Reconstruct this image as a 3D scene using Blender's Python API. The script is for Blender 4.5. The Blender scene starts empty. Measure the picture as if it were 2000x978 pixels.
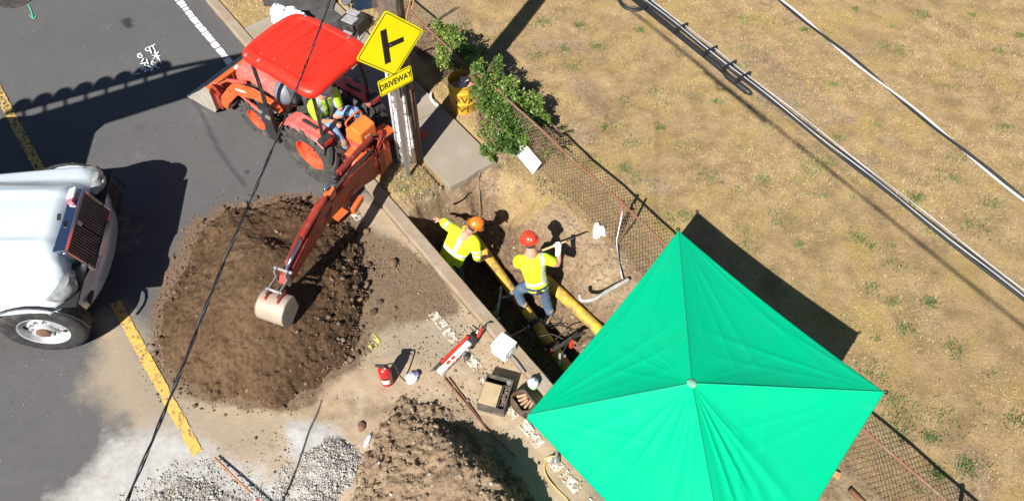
import bpy, math, random
import numpy as np
from mathutils import Vector, Matrix
random.seed(7)
S = bpy.context.scene
COL = S.collection
R = math.radians
# ---------------------------------------------------------------- camera
CAM_H = 9.0; FPX = 1450.0; TH = R(55.067)            # height, focal length in pixels of a 2000 px wide frame, pitch below the horizon
cam = bpy.data.cameras.new('camera'); cam_o = bpy.data.objects.new('camera', cam); COL.objects.link(cam_o)
cam.sensor_width = 36.0; cam.lens = FPX / 2000.0 * 36.0; cam.clip_start = 0.1; cam.clip_end = 2000
cam_o.location = (0, 0, CAM_H); cam_o.rotation_euler = (math.pi / 2 - TH, 0, 0)
S.camera = cam_o
# ---------------------------------------------------------------- sky and sun
SUN = Vector((0.48, 0.95, -1.0)).normalized()          # direction the light travels
w = bpy.data.worlds.new('World'); S.world = w; w.use_nodes = True
nt = w.node_tree; nt.nodes.clear()
sky = nt.nodes.new('ShaderNodeTexSky'); sky.sky_type = 'NISHITA'; sky.sun_disc = False
sky.sun_elevation = math.asin(-SUN.z); sky.sun_rotation = math.atan2(-SUN.x, -SUN.y)
sky.air_density = 0.7; sky.dust_density = 0.2
bg = nt.nodes.new('ShaderNodeBackground'); bg.inputs[1].default_value = 0.05
ow = nt.nodes.new('ShaderNodeOutputWorld')
nt.links.new(sky.outputs[0], bg.inputs[0]); nt.links.new(bg.outputs[0], ow.inputs[0])
sl = bpy.data.lights.new('sun', 'SUN'); sl.energy = 5.0; sl.angle = R(0.5); sl.color = (1.0, 0.955, 0.89)
so = bpy.data.objects.new('sun', sl); COL.objects.link(so)
so.rotation_euler = SUN.to_track_quat('-Z', 'Y').to_euler(); so.location = (-6, -10, 14)
S.view_settings.view_transform = 'Standard'; S.view_settings.look = 'None'
S.view_settings.exposure = 0.85; S.view_settings.gamma = 1.0
# ---------------------------------------------------------------- calibration helpers: a point of the place from where it was surveyed in the photograph
def G(u, v, z=0.0):
    a = (u - 1000) / FPX; b = (v - 489) / FPX
    rx, ry, rz = a, math.cos(TH) - b * math.sin(TH), -(math.sin(TH) + b * math.cos(TH))
    k = (CAM_H - z) / -rz
    return Vector((rx * k, ry * k, z))
RO = Vector((-2.0605, 7.1403)); RD = Vector((0.611067, -0.791579)); RN = Vector((0.791579, 0.611067))
def W(s, t, z=0.0):                                    # road frame: s along the kerb, t away from the road
    p = RO + RD * s + RN * t
    return Vector((p.x, p.y, z))
def ST(p):
    q = Vector((p[0], p[1])) - RO
    return q.dot(RD), q.dot(RN)
# ---------------------------------------------------------------- noise
def vnoise(x, y, seed=0):
    xi = np.floor(x).astype(np.int64); yi = np.floor(y).astype(np.int64)
    xf = x - xi; yf = y - yi
    def h(a, b):
        n = (a * 374761393 + b * 668265263 + seed * 974634777) & 0x7fffffff
        n = ((n ^ (n >> 13)) * 1274126177) & 0x7fffffff
        return ((n ^ (n >> 16)) & 0xffff) / 65535.0
    u = xf * xf * (3 - 2 * xf); v = yf * yf * (3 - 2 * yf)
    return (h(xi, yi) * (1 - u) + h(xi + 1, yi) * u) * (1 - v) + (h(xi, yi + 1) * (1 - u) + h(xi + 1, yi + 1) * u) * v
def fbm(x, y, sc, seed=0, octv=4, gain=0.5):
    x = np.asarray(x, float) * sc + 13.7; y = np.asarray(y, float) * sc + 7.1
    o = 0; a = 1.0; tot = 0
    for i in range(octv):
        o = o + a * vnoise(x, y, seed + i * 17); tot += a; a *= gain; x = x * 2.03; y = y * 2.03
    return o / tot - 0.5
def sst(a, b, x):
    t = np.clip((x - a) / (b - a), 0, 1); return t * t * (3 - 2 * t)
def poly_sdf(px, py, poly):                            # signed distance, positive inside
    d = np.full(px.shape, 1e9); ins = np.zeros(px.shape, bool); n = len(poly)
    for i in range(n):
        x0, y0 = poly[i][:2]; x1, y1 = poly[(i + 1) % n][:2]
        ex, ey = x1 - x0, y1 - y0; wx, wy = px - x0, py - y0
        t = np.clip((wx * ex + wy * ey) / (ex * ex + ey * ey), 0, 1)
        d = np.minimum(d, np.hypot(wx - ex * t, wy - ey * t))
        c = ((y0 > py) != (y1 > py)) & (px < (x1 - x0) * (py - y0) / ((y1 - y0) if abs(y1 - y0) > 1e-9 else 1e-9) + x0)
        ins ^= c
    return np.where(ins, d, -d)
# ---------------------------------------------------------------- materials
class Nt:
    def __init__(s, name):
        s.m = bpy.data.materials.new(name); s.m.use_nodes = True; s.t = s.m.node_tree; s.t.nodes.clear()
        s.out = s.n('ShaderNodeOutputMaterial'); s.b = s.n('ShaderNodeBsdfPrincipled')
        s.l(s.b.outputs[0], s.out.inputs[0])
        s.tc = s.n('ShaderNodeTexCoord')
    def n(s, k, **kw):
        x = s.t.nodes.new(k)
        for a, b in kw.items(): setattr(x, a, b)
        return x
    def l(s, a, b): s.t.links.new(a, b)
    def noise(s, scale, detail=4, rough=0.55, vec=None, dist=0):
        x = s.n('ShaderNodeTexNoise'); x.inputs['Scale'].default_value = scale; x.inputs['Detail'].default_value = detail
        x.inputs['Roughness'].default_value = rough; x.inputs['Distortion'].default_value = dist
        s.l(vec or s.tc.outputs['Object'], x.inputs['Vector']); return x.outputs[0]
    def ramp(s, fac, stops):
        r = s.n('ShaderNodeValToRGB'); s.l(fac, r.inputs[0]); e = r.color_ramp.elements
        while len(e) < len(stops): e.new(0.5)
        for i, (p, c) in enumerate(stops):
            e[i].position = p; e[i].color = (c, c, c, 1) if isinstance(c, (int, float)) else (*c, 1)
        return r.outputs[0]
    def mix(s, f, a, b, mode='MIX'):
        x = s.n('ShaderNodeMix', data_type='RGBA', blend_type=mode)
        for v, i in ((f, 0), (a, 6), (b, 7)):
            if isinstance(v, (int, float)): x.inputs[i].default_value = v
            elif isinstance(v, (tuple, list)): x.inputs[i].default_value = (*v, 1)
            else: s.l(v, x.inputs[i])
        return x.outputs[2]
    def math(s, op, a, b=0.0, clamp=False):
        x = s.n('ShaderNodeMath', operation=op, use_clamp=clamp)
        for v, i in ((a, 0), (b, 1)):
            if isinstance(v, (int, float)): x.inputs[i].default_value = v
            else: s.l(v, x.inputs[i])
        return x.outputs[0]
    def attr(s, name):
        x = s.n('ShaderNodeAttribute'); x.attribute_name = name; return x.outputs['Fac']
    def set(s, col=None, rough=None, metal=None):
        for v, k in ((col, 'Base Color'), (rough, 'Roughness'), (metal, 'Metallic')):
            if v is None: continue
            if isinstance(v, (int, float)): s.b.inputs[k].default_value = v
            elif isinstance(v, (tuple, list)): s.b.inputs[k].default_value = (*v, 1)
            else: s.l(v, s.b.inputs[k])
    def bump(s, h, strength=0.3, dist=0.01):
        x = s.n('ShaderNodeBump'); x.inputs['Strength'].default_value = strength; x.inputs['Distance'].default_value = dist
        s.l(h, x.inputs['Height']); s.l(x.outputs[0], s.b.inputs['Normal'])
def mat(name, col, col2=None, scale=6.0, rough=0.6, metal=0.0, bump=0.0, bscale=40, dust=0.0, dustcol=(0.30, 0.22, 0.14), dscale=9.0, coat=0.0):
    k = Nt(name)
    c = col
    if col2 is not None:
        c = k.mix(k.ramp(k.noise(scale, 5), [(0.35, 0.0), (0.65, 1.0)]), col, col2)
    if dust > 0:
        m = k.ramp(k.noise(dscale, 6, 0.65), [(0.62 - dust * 0.45, 0.0), (0.8 - dust * 0.25, min(1.0, 0.35 + dust))])
        c = k.mix(m, c, dustcol)
        rr = k.math('ADD', k.math('MULTIPLY', m, 0.9 - rough), rough)
        k.set(rough=rr)
    else: k.set(rough=rough)
    k.set(col=c, metal=metal)
    if bump > 0: k.bump(k.noise(bscale, 4), 1.0, bump)
    if coat: k.b.inputs['Coat Weight'].default_value = coat; k.b.inputs['Coat Roughness'].default_value = 0.08
    return k.m
# ---------------------------------------------------------------- mesh builder
FR = {}
def frame(o): return FR.get(o.name, Matrix.Identity(4))
def tag(o, label=None, cat=None, group=None, kind=None):
    if label: o['label'] = label
    if cat: o['category'] = cat
    if group: o['group'] = group
    if kind: o['kind'] = kind
    return o
def thing(name, label, cat, loc=(0, 0, 0), rz=0.0, group=None):
    o = bpy.data.objects.new(name, None); COL.objects.link(o); o.empty_display_size = 0.2
    o.location = loc; o.rotation_euler = (0, 0, rz)
    FR[o.name] = Matrix.Translation(Vector(loc)) @ Matrix.Rotation(rz, 4, 'Z')
    return tag(o, label, cat, group)
def structure(name, loc=(0, 0, 0)):
    o = thing(name, None, None, loc); o['kind'] = 'structure'; return o
def np_mesh(name, v, f, tri=False):
    me = bpy.data.meshes.new(name); v = np.asarray(v, np.float32); f = np.asarray(f, np.int32); n = f.shape[1]
    me.vertices.add(len(v)); me.vertices.foreach_set('co', v.ravel())
    me.loops.add(f.size); me.loops.foreach_set('vertex_index', f.ravel())
    me.polygons.add(len(f)); me.polygons.foreach_set('loop_start', np.arange(len(f), dtype=np.int32) * n)
    me.update(calc_edges=True); return me
def put(name, me, m, parent=None, loc=None, smooth=False, world=True):
    if m is not None and not me.materials: me.materials.append(m)
    if smooth: me.polygons.foreach_set('use_smooth', [True] * len(me.polygons))
    o = bpy.data.objects.new(name, me); COL.objects.link(o)
    if parent is not None:
        fr = frame(parent); o.parent = parent; FR[o.name] = fr
        if world: me.transform(fr.inverted())
    elif loc is not None:
        me.transform(Matrix.Translation(-Vector(loc))); o.location = loc; FR[o.name] = Matrix.Translation(Vector(loc))
    return o
def bevel(o, wd, seg=2, ang=35):
    b = o.modifiers.new('bevel', 'BEVEL'); b.width = wd; b.segments = seg; b.limit_method = 'ANGLE'; b.angle_limit = R(ang); b.harden_normals = False
    return o
def basis(o, x, y=None):                               # matrix with x axis along x, z near y cross
    x = Vector(x).normalized(); up = Vector(y) if y is not None else Vector((0, 0, 1))
    yy = up.cross(x)
    if yy.length < 1e-5: yy = Vector((0, 1, 0)).cross(x)
    yy.normalize(); z = x.cross(yy)
    m = Matrix((x, yy, z)).transposed().to_4x4(); m.translation = Vector(o); return m
class MB:
    def __init__(s): s.v = []; s.f = []; s.mi = []; s.cm = 0
    def add(s, vs, fs, M=None):
        o = len(s.v)
        s.v += [tuple(M @ Vector(q)) if M is not None else tuple(q) for q in vs]
        s.f += [tuple(i + o for i in q) for q in fs]; s.mi += [s.cm] * len(fs); return s
    def box(s, c, d, M=None, taper=1.0):
        x, y, z = d[0] / 2, d[1] / 2, d[2] / 2; k = taper
        vs = [(c[0] + a * x * (k if e > 0 else 1), c[1] + b * y * (k if e > 0 else 1), c[2] + e * z) for e in (-1, 1) for a, b in ((-1, -1), (1, -1), (1, 1), (-1, 1))]
        return s.add(vs, [(3, 2, 1, 0), (4, 5, 6, 7), (0, 1, 5, 4), (1, 2, 6, 5), (2, 3, 7, 6), (3, 0, 4, 7)], M)
    def prism(s, poly, z0, z1, M=None):                # polygon in local xy (counter-clockwise), extruded along local z
        n = len(poly); vs = [(p[0], p[1], z0) for p in poly] + [(p[0], p[1], z1) for p in poly]
        return s.add(vs, [tuple(range(n - 1, -1, -1)), tuple(range(n, 2 * n))] + [(i, (i + 1) % n, n + (i + 1) % n, n + i) for i in range(n)], M)
    def tube(s, pts, r, n=8, cap=True, M=None):
        pts = [Vector(p) for p in pts]; rs = r if isinstance(r, (list, tuple)) else [r] * len(pts)
        t0 = (pts[1] - pts[0]).normalized(); ref = Vector((0, 0, 1)) if abs(t0.z) < 0.9 else Vector((1, 0, 0))
        u = t0.cross(ref).normalized(); vs = []; fs = []
        for i, p in enumerate(pts):
            t = (pts[min(i + 1, len(pts) - 1)] - pts[max(i - 1, 0)]).normalized()
            u = (u - t * u.dot(t)).normalized(); w_ = t.cross(u)
            for k in range(n):
                a = 2 * math.pi * k / n; vs.append(tuple(p + (u * math.cos(a) + w_ * math.sin(a)) * rs[i]))
        for i in range(len(pts) - 1):
            for k in range(n):
                fs.append((i * n + k, i * n + (k + 1) % n, (i + 1) * n + (k + 1) % n, (i + 1) * n + k))
        if cap: fs.append(tuple(range(n - 1, -1, -1))); fs.append(tuple((len(pts) - 1) * n + k for k in range(n)))
        return s.add(vs, fs, M)
    def cyl(s, a, b, r0, r1=None, n=16, M=None): return s.tube([a, b], [r0, r0 if r1 is None else r1], n, True, M)
    def lathe(s, prof, n=24, M=None, sq=(1, 1)):       # profile of (r, z), about local z
        vs = []; fs = []; L = len(prof)
        for k in range(n):
            a = 2 * math.pi * k / n
            for r_, z in prof: vs.append((r_ * math.cos(a) * sq[0], r_ * math.sin(a) * sq[1], z))
        for k in range(n):
            for i in range(L - 1):
                fs.append((k * L + i, ((k + 1) % n) * L + i, ((k + 1) % n) * L + i + 1, k * L + i + 1))
        return s.add(vs, fs, M)
    def loft(s, rings, cap=True, M=None):              # rings: lists of points with the same count
        n = len(rings[0]); vs = [p for r_ in rings for p in r_]; fs = []
        for i in range(len(rings) - 1):
            for k in range(n): fs.append((i * n + k, i * n + (k + 1) % n, (i + 1) * n + (k + 1) % n, (i + 1) * n + k))
        if cap: fs.append(tuple(range(n - 1, -1, -1))); fs.append(tuple((len(rings) - 1) * n + k for k in range(n)))
        return s.add(vs, fs, M)
    def ell(s, c, r, M=None, n=12):
        prof = [(math.sin(math.pi * i / n), -math.cos(math.pi * i / n)) for i in range(n + 1)]
        prof[0] = (0.001, -1); prof[-1] = (0.001, 1)
        m = Matrix.Translation(Vector(c)) @ (M if M is not None else Matrix.Identity(4)) @ Matrix.Diagonal((r[0], r[1], r[2], 1))
        return s.lathe(prof, n * 2, m)
    def mesh(s, name, mats=None):
        me = bpy.data.meshes.new(name); me.from_pydata(s.v, [], s.f); me.update()
        if mats:
            for m_ in mats: me.materials.append(m_)
            me.polygons.foreach_set('material_index', s.mi)
        return me
    def obj(s, name, m, parent=None, loc=None, smooth=False, bv=0, world=True, auto=None):
        me = s.mesh(name, m if isinstance(m, (list, tuple)) else None)
        o = put(name, me, m if not isinstance(m, (list, tuple)) else None, parent, loc, smooth or auto is not None, world)
        if auto is not None:                           # smooth shading with sharp creases kept
            me2 = o.data
            sh = [False] * len(me2.edges)
            import bmesh
            bm = bmesh.new(); bm.from_mesh(me2); bm.edges.ensure_lookup_table()
            for e in bm.edges:
                if len(e.link_faces) != 2 or e.calc_face_angle(0) > R(auto): e.smooth = False
            bm.to_mesh(me2); bm.free()
        if bv: bevel(o, bv)
        return o
def curve(pts, n=8):                                   # Catmull-Rom through points
    P = [Vector(p) for p in pts]; out = []
    for i in range(len(P) - 1):
        a = P[max(i - 1, 0)]; b = P[i]; c = P[i + 1]; d = P[min(i + 2, len(P) - 1)]
        for k in range(n):
            t = k / n
            out.append(0.5 * ((2 * b) + (c - a) * t + (2 * a - 5 * b + 4 * c - d) * t * t + (3 * b - a - 3 * c + d) * t ** 3))
    return out + [P[-1]]
def ribbon(pts, width, z, name, m, parent=None, kind=None, jitter=0.0):
    pts = [Vector((p[0], p[1])) for p in pts]; vs = []; fs = []
    for i, p in enumerate(pts):
        t = (pts[min(i + 1, len(pts) - 1)] - pts[max(i - 1, 0)]).normalized(); nn = Vector((-t.y, t.x))
        ww = width * (1 + random.uniform(-jitter, jitter)) / 2
        vs += [(*(p + nn * ww), z), (*(p - nn * ww), z)]
    for i in range(len(pts) - 1): fs.append((2 * i, 2 * i + 1, 2 * i + 3, 2 * i + 2))
    return vs, fs
def text_mb(txt, size, M, mb, depth=0.002, bold=0.0):
    cu = bpy.data.curves.new('lettering', 'FONT'); cu.body = txt; cu.size = size; cu.align_x = 'CENTER'; cu.align_y = 'CENTER'
    cu.extrude = depth; cu.offset = bold; cu.resolution_u = 3
    o = bpy.data.objects.new('lettering', cu); COL.objects.link(o)
    dg = bpy.context.evaluated_depsgraph_get(); me = bpy.data.meshes.new_from_object(o.evaluated_get(dg))
    mb.add([tuple(v_.co) for v_ in me.vertices], [tuple(p.vertices) for p in me.polygons], M)
    bpy.data.objects.remove(o); bpy.data.curves.remove(cu); bpy.data.meshes.remove(me)
def remesh(mb, voxel, smooth=4, name='body', disp=0.0, dsize=0.1):
    me = mb.mesh(name); o = bpy.data.objects.new(name, me); COL.objects.link(o)
    r_ = o.modifiers.new('r', 'REMESH'); r_.mode = 'VOXEL'; r_.voxel_size = voxel
    sm = o.modifiers.new('s', 'SMOOTH'); sm.factor = 0.5; sm.iterations = smooth
    if disp:
        tx = bpy.data.textures.new('creases', 'CLOUDS'); tx.noise_scale = dsize; tx.noise_depth = 2
        d = o.modifiers.new('d', 'DISPLACE'); d.texture = tx; d.strength = disp; d.mid_level = 0.5
    dg = bpy.context.evaluated_depsgraph_get(); out = bpy.data.meshes.new_from_object(o.evaluated_get(dg))
    bpy.data.objects.remove(o); bpy.data.meshes.remove(me); out.name = name
    return out
# base icosahedron for stones
_p = (1 + 5 ** 0.5) / 2
ICO_V = np.array([(-1, _p, 0), (1, _p, 0), (-1, -_p, 0), (1, -_p, 0), (0, -1, _p), (0, 1, _p), (0, -1, -_p), (0, 1, -_p), (_p, 0, -1), (_p, 0, 1), (-_p, 0, -1), (-_p, 0, 1)]) / math.hypot(1, _p)
ICO_F = np.array([(0, 11, 5), (0, 5, 1), (0, 1, 7), (0, 7, 10), (0, 10, 11), (1, 5, 9), (5, 11, 4), (11, 10, 2), (10, 7, 6), (7, 1, 8), (3, 9, 4), (3, 4, 2), (3, 2, 6), (3, 6, 8), (3, 8, 9), (4, 9, 5), (2, 4, 11), (6, 2, 10), (8, 6, 7), (9, 8, 1)])
def stones_mesh(name, P, sizes, rng, flat=0.7):
    n = len(P); J = 1 + rng.uniform(-0.28, 0.28, (n, 12, 1)); a = rng.uniform(0, 6.28, n)
    sc = rng.uniform(0.7, 1.2, (n, 1, 3)) * np.array([1, 1, flat])
    v = ICO_V[None] * J * sc * sizes[:, None, None]
    c, s_ = np.cos(a)[:, None], np.sin(a)[:, None]
    x = v[..., 0] * c - v[..., 1] * s_; y = v[..., 0] * s_ + v[..., 1] * c
    v = np.stack([x, y, v[..., 2]], -1) + P[:, None, :]
    f = ICO_F[None] + (np.arange(n) * 12)[:, None, None]
    me = np_mesh(name, v.reshape(-1, 3), f.reshape(-1, 3))
    at = me.attributes.new('rnd', 'FLOAT', 'POINT'); at.data.foreach_set('value', np.repeat(rng.random(n), 12).astype(np.float32))
    return me
# ================================================================ GROUND
DUST = (0.36, 0.265, 0.165)
def ground_mat_road():
    k = Nt('asphalt'); g = k.tc.outputs['Object']
    big = k.noise(0.5, 5, 0.6); fine = k.noise(90, 3, 0.8); mid = k.noise(6, 6, 0.7)
    base = k.mix(k.ramp(big, [(0.3, 0.0), (0.7, 1.0)]), (0.060, 0.060, 0.062), (0.090, 0.088, 0.086))
    base = k.mix(k.ramp(mid, [(0.35, 0.0), (0.7, 0.55)]), base, (0.046, 0.046, 0.048))
    base = k.mix(k.ramp(fine, [(0.40, 0.0), (0.72, 0.8)]), base, (0.155, 0.15, 0.145))
    vo = k.n('ShaderNodeTexVoronoi'); vo.inputs['Scale'].default_value = 14; k.l(g, vo.inputs['Vector'])
    spk = k.math('MULTIPLY', k.math('LESS_THAN', vo.outputs['Distance'], 0.085), k.math('GREATER_THAN', k.noise(3, 3), 0.56))
    base = k.mix(spk, base, (0.40, 0.38, 0.34))
    d = k.attr('dust'); nn = k.noise(5, 8, 0.72)
    m = k.ramp(k.math('ADD', k.math('MULTIPLY', d, 1.25), k.math('SUBTRACT', nn, 0.75)), [(0.0, 0.0), (0.55, 1.0)])
    base = k.mix(m, base, k.mix(k.ramp(k.noise(2.2, 6, 0.7), [(0.3, 0.0), (0.7, 1.0)]), (0.36, 0.26, 0.16), (0.42, 0.335, 0.235)))
    gm = k.attr('greydust'); m3 = k.ramp(k.math('ADD', k.math('MULTIPLY', gm, 1.25), k.math('SUBTRACT', k.noise(4, 8, 0.7), 0.75)), [(0.0, 0.0), (0.6, 0.9)])
    base = k.mix(m3, base, (0.30, 0.245, 0.175))
    bm = k.attr('brown'); m4 = k.ramp(k.math('ADD', k.math('MULTIPLY', bm, 1.25), k.math('SUBTRACT', k.noise(6, 9, 0.75), 0.75)), [(0.0, 0.0), (0.45, 0.92)])
    base = k.mix(m4, base, k.mix(k.ramp(k.noise(20, 5, 0.8), [(0.4, 0.0), (0.6, 1.0)]), (0.10, 0.062, 0.036), (0.19, 0.125, 0.075)))
    wh = k.attr('white'); m2 = k.ramp(k.math('ADD', k.math('MULTIPLY', wh, 1.35), k.math('SUBTRACT', k.noise(3.5, 9, 0.75), 0.78)), [(0.0, 0.0), (0.6, 1.0)])
    base = k.mix(m2, base, k.mix(k.ramp(k.noise(5, 7, 0.75), [(0.35, 0.0), (0.65, 1.0)]), (0.46, 0.455, 0.44), (0.33, 0.31, 0.28)))
    wet = k.attr('wet'); base = k.mix(k.math('MULTIPLY', wet, 0.75), base, (0.016, 0.018, 0.022))
    k.set(col=base, rough=k.math('SUBTRACT', 0.9, k.math('MULTIPLY', wet, 0.35)))
    k.bump(k.math('ADD', k.noise(120, 3, 0.8), k.math('MULTIPLY', k.math('MULTIPLY', k.noise(9, 9, 0.8), d), 4.0)), 0.8, 0.006)
    return k.m
def dirt_mat(name, dry=(0.43, 0.325, 0.205), brown=(0.28, 0.19, 0.115), dark=(0.085, 0.05, 0.030), grass=True, stone=(0.5, 0.45, 0.37), sp=0.05):
    k = Nt(name); g = k.tc.outputs['Object']
    n1 = k.noise(1.6, 7, 0.65); n2 = k.noise(16, 6, 0.75)
    base = k.mix(k.ramp(n1, [(0.36, 0.0), (0.64, 1.0)]), dry, brown)
    base = k.mix(k.ramp(n2, [(0.36, 0.6), (0.56, 0.0)]), base, dark)
    moist_shade = k.attr('moist_shade'); base = k.mix(k.math('MULTIPLY', moist_shade, k.ramp(k.noise(7, 7, 0.7), [(0.28, 0.55), (0.6, 1.0)])), base, k.mix(k.ramp(n2, [(0.35, 0.0), (0.7, 1.0)]), dark, brown))  # damp soil on the heaps; in the trench also painted shade
    if grass:
        ga = k.attr('grass'); gm = k.ramp(k.math('ADD', ga, k.math('SUBTRACT', k.noise(9, 8, 0.8), 0.9)), [(0.0, 0.0), (0.25, 1.0)])
        gc = k.mix(k.ramp(k.noise(2.6, 7, 0.7), [(0.36, 0.0), (0.62, 1.0)]), (0.48, 0.34, 0.175), (0.29, 0.20, 0.10))
        gc = k.mix(k.ramp(k.noise(1.1, 6, 0.75), [(0.50, 0.0), (0.62, 0.8)]), gc, (0.42, 0.30, 0.11))
        gc = k.mix(k.ramp(k.noise(50, 5, 0.85), [(0.36, 0.75), (0.5, 0.0)]), gc, (0.14, 0.10, 0.055))
        base = k.mix(gm, base, gc)
    vo = k.n('ShaderNodeTexVoronoi'); vo.inputs['Scale'].default_value = 22; k.l(g, vo.inputs['Vector'])
    spk = k.math('LESS_THAN', k.math('ADD', vo.outputs['Distance'], k.math('MULTIPLY', k.noise(4, 3), 0.25)), 0.13 + sp)
    base = k.mix(k.math('MULTIPLY', spk, 0.75), base, stone)
    k.set(col=base, rough=0.95); k.b.inputs['Specular IOR Level'].default_value = 0.15
    k.bump(k.math('ADD', k.noise(28, 8, 0.8), k.math('MULTIPLY', k.noise(110, 4, 0.8), 0.4)), 1.0, 0.028)
    return k.m
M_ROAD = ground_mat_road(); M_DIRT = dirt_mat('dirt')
M_PILE = dirt_mat('dark_soil', dry=(0.215, 0.14, 0.08), brown=(0.13, 0.077, 0.043), dark=(0.050, 0.027, 0.014), grass=False, stone=(0.42, 0.34, 0.25), sp=0.0)
M_PILE2 = dirt_mat('dry_soil', dry=(0.43, 0.315, 0.205), brown=(0.30, 0.205, 0.13), dark=(0.10, 0.066, 0.043), grass=False, sp=0.03)
def seg(a, b, st): return list(np.arange(a, b - 1e-9, st))
def grid_sheet(name, sl, tl, zf, attrs, m, kind='structure', label=None, cat=None):
    s_, t_ = np.meshgrid(np.array(sl), np.array(tl), indexing='ij')
    x = RO.x + RD.x * s_ + RN.x * t_; y = RO.y + RD.y * s_ + RN.y * t_
    z = zf(s_, t_, x, y); ns, ntt = s_.shape
    idx = np.arange(ns * ntt).reshape(ns, ntt)
    f = np.stack([idx[:-1, :-1], idx[1:, :-1], idx[1:, 1:], idx[:-1, 1:]], -1).reshape(-1, 4)
    me = np_mesh(name, np.stack([x, y, z], -1).reshape(-1, 3), f)
    for kk, fn in attrs.items():
        at = me.attributes.new(kk, 'FLOAT', 'POINT'); at.data.foreach_set('value', np.clip(fn(s_, t_, x, y), 0, 1).astype(np.float32).ravel())
    o = put(name, me, m, smooth=True)
    o['kind'] = kind
    return o
def pxpoly(L, z=0.0): return [tuple(G(u, v, z)[:2]) for u, v in L]
# ---- road
dust_polys = [(pxpoly([(430, 440), (560, 415), (700, 405), (760, 420), (1020, 740), (1170, 978), (1250, 1100), (250, 1100), (390, 880), (330, 720), (330, 600)]), 0.95, 0.35),
              (pxpoly([(700, 610), (800, 590), (900, 640), (920, 700), (760, 690), (690, 690)]), -0.50, 0.25),
              (pxpoly([(195, 620), (235, 600), (270, 700), (320, 850), (260, 840), (200, 700)]), 0.72, 0.25),
              (pxpoly([(200, 420), (260, 400), (285, 470), (230, 520)]), 0.35, 0.3)]
grey_poly = pxpoly([(240, 600), (330, 700), (420, 800), (560, 830), (560, 900), (360, 900), (160, 760)])
grey_poly2 = pxpoly([(600, 400), (700, 400), (900, 620), (920, 720), (700, 700), (640, 560)])
white_poly = pxpoly([(40, 1150), (150, 960), (220, 870), (330, 850), (440, 900), (560, 960), (640, 1150)])
white_poly2 = pxpoly([(560, 820), (640, 820), (700, 880), (690, 960), (640, 960), (560, 880)])
def f_dust(s, t, x, y):
    o = np.zeros(x.shape)
    for p, a, sf in dust_polys: o = o + a * sst(-sf, sf, poly_sdf(x, y, p))
    return o + 0.25 * sst(-0.5, 0.0, t) * sst(-2.5, 0.5, s) + 0.9 * fbm(x, y, 1.1, 5, 6, 0.65) * (o > 0.02)
f_white = lambda s, t, x, y: 0.7 * fbm(x, y, 2.2, 6, 6, 0.65) + 0.95 * sst(-0.5, 0.45, poly_sdf(x, y, white_poly)) + 0.9 * sst(-0.2, 0.25, poly_sdf(x, y, white_poly2))
f_grey = lambda s, t, x, y: 0.75 * sst(-0.5, 0.4, poly_sdf(x, y, grey_poly)) + 0.75 * sst(-0.45, 0.35, poly_sdf(x, y, grey_poly2))
brown_polys = [(pxpoly([(745, 500), (790, 500), (850, 545), (885, 600), (800, 610), (735, 590)]), 1.15, 0.22), (pxpoly([(690, 440), (770, 470), (850, 540), (880, 610), (740, 640), (690, 560)]), 0.85, 0.3), (pxpoly([(720, 800), (900, 740), (980, 830), (1080, 960), (900, 900)]), 0.35, 0.3), (pxpoly([(300, 560), (330, 480), (400, 420), (380, 500), (340, 620), (330, 740), (300, 700)]), 0.45, 0.25), (pxpoly([(560, 790), (700, 740), (760, 800), (700, 870), (600, 840)]), 0.28, 0.35)]
soil_edge = pxpoly([(308, 700), (310, 600), (335, 540), (365, 490), (385, 440), (440, 405), (520, 392), (590, 380), (665, 395), (700, 440), (722, 500), (735, 560), (730, 620), (715, 670), (690, 710), (645, 745), (600, 780), (545, 803), (480, 792), (390, 778), (328, 745)])
def f_brown(s, t, x, y):
    o = 0.80 * sst(-0.22, 0.12, poly_sdf(x, y, soil_edge) + 0.25 * fbm(x, y, 4, 33))
    for p, a, sf in brown_polys: o = o + a * sst(-sf, sf, poly_sdf(x, y, p))
    return o
tar = [ (p.x, p.y) for p in curve([G(*q) for q in ((330, 200), (365, 190), (385, 208), (400, 235), (412, 262), (430, 295), (450, 325), (478, 362))], 8)]
def f_wet(s, t, x, y):
    d = np.full(x.shape, 9.0)
    for i in range(len(tar) - 1):
        (x0, y0), (x1, y1) = tar[i], tar[i + 1]; ex, ey = x1 - x0, y1 - y0
        q = np.clip(((x - x0) * ex + (y - y0) * ey) / (ex * ex + ey * ey + 1e-9), 0, 1); d = np.minimum(d, np.hypot(x - x0 - ex * q, y - y0 - ey * q))
    o = 0.62 * sst(0.055, 0.02, d + 0.04 * fbm(x, y, 9, 3))
    for (u, v, r_, a) in ((247, 43, 0.11, 1.3), (252, 50, 0.07, 1.2), (482, 335, 0.04, 0.8), (270, 250, 0.10, 0.25)):
        c = G(u, v); o = o + a * sst(r_ * 1.2, r_ * 0.6, np.hypot(x - c.x, y - c.y) + 0.09 * fbm(x, y, 11, 9))
    return o
sl = [-300, -120, -60, -25, -14] + seg(-10, -5, 0.08) + seg(-5, 8, 0.04) + [8, 10, 14, 30, 90, 300]
tl = [-300, -100, -40, -18, -11] + seg(-8, 0, 0.04) + [0.0]
road = grid_sheet('road', sl, tl, lambda s, t, x, y: 0.012 * fbm(x, y, 1.5, 2) * sst(-10, -8, t) + np.clip(f_dust(s, t, x, y), 0, 1) * (0.012 * (fbm(x, y, 5, 8) + .5) * sst(-3.6, -3.2, t) + sst(0.3, 1.8, s) * sst(-3.4, -2.6, t) * sst(0.0, -0.4, t) * (0.09 * np.clip(fbm(x, y, 2.6, 9, 5) + .12, 0, 1))),
                  {'dust': f_dust, 'white': f_white, 'greydust': f_grey, 'brown': f_brown, 'wet': f_wet}, M_ROAD)
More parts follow.
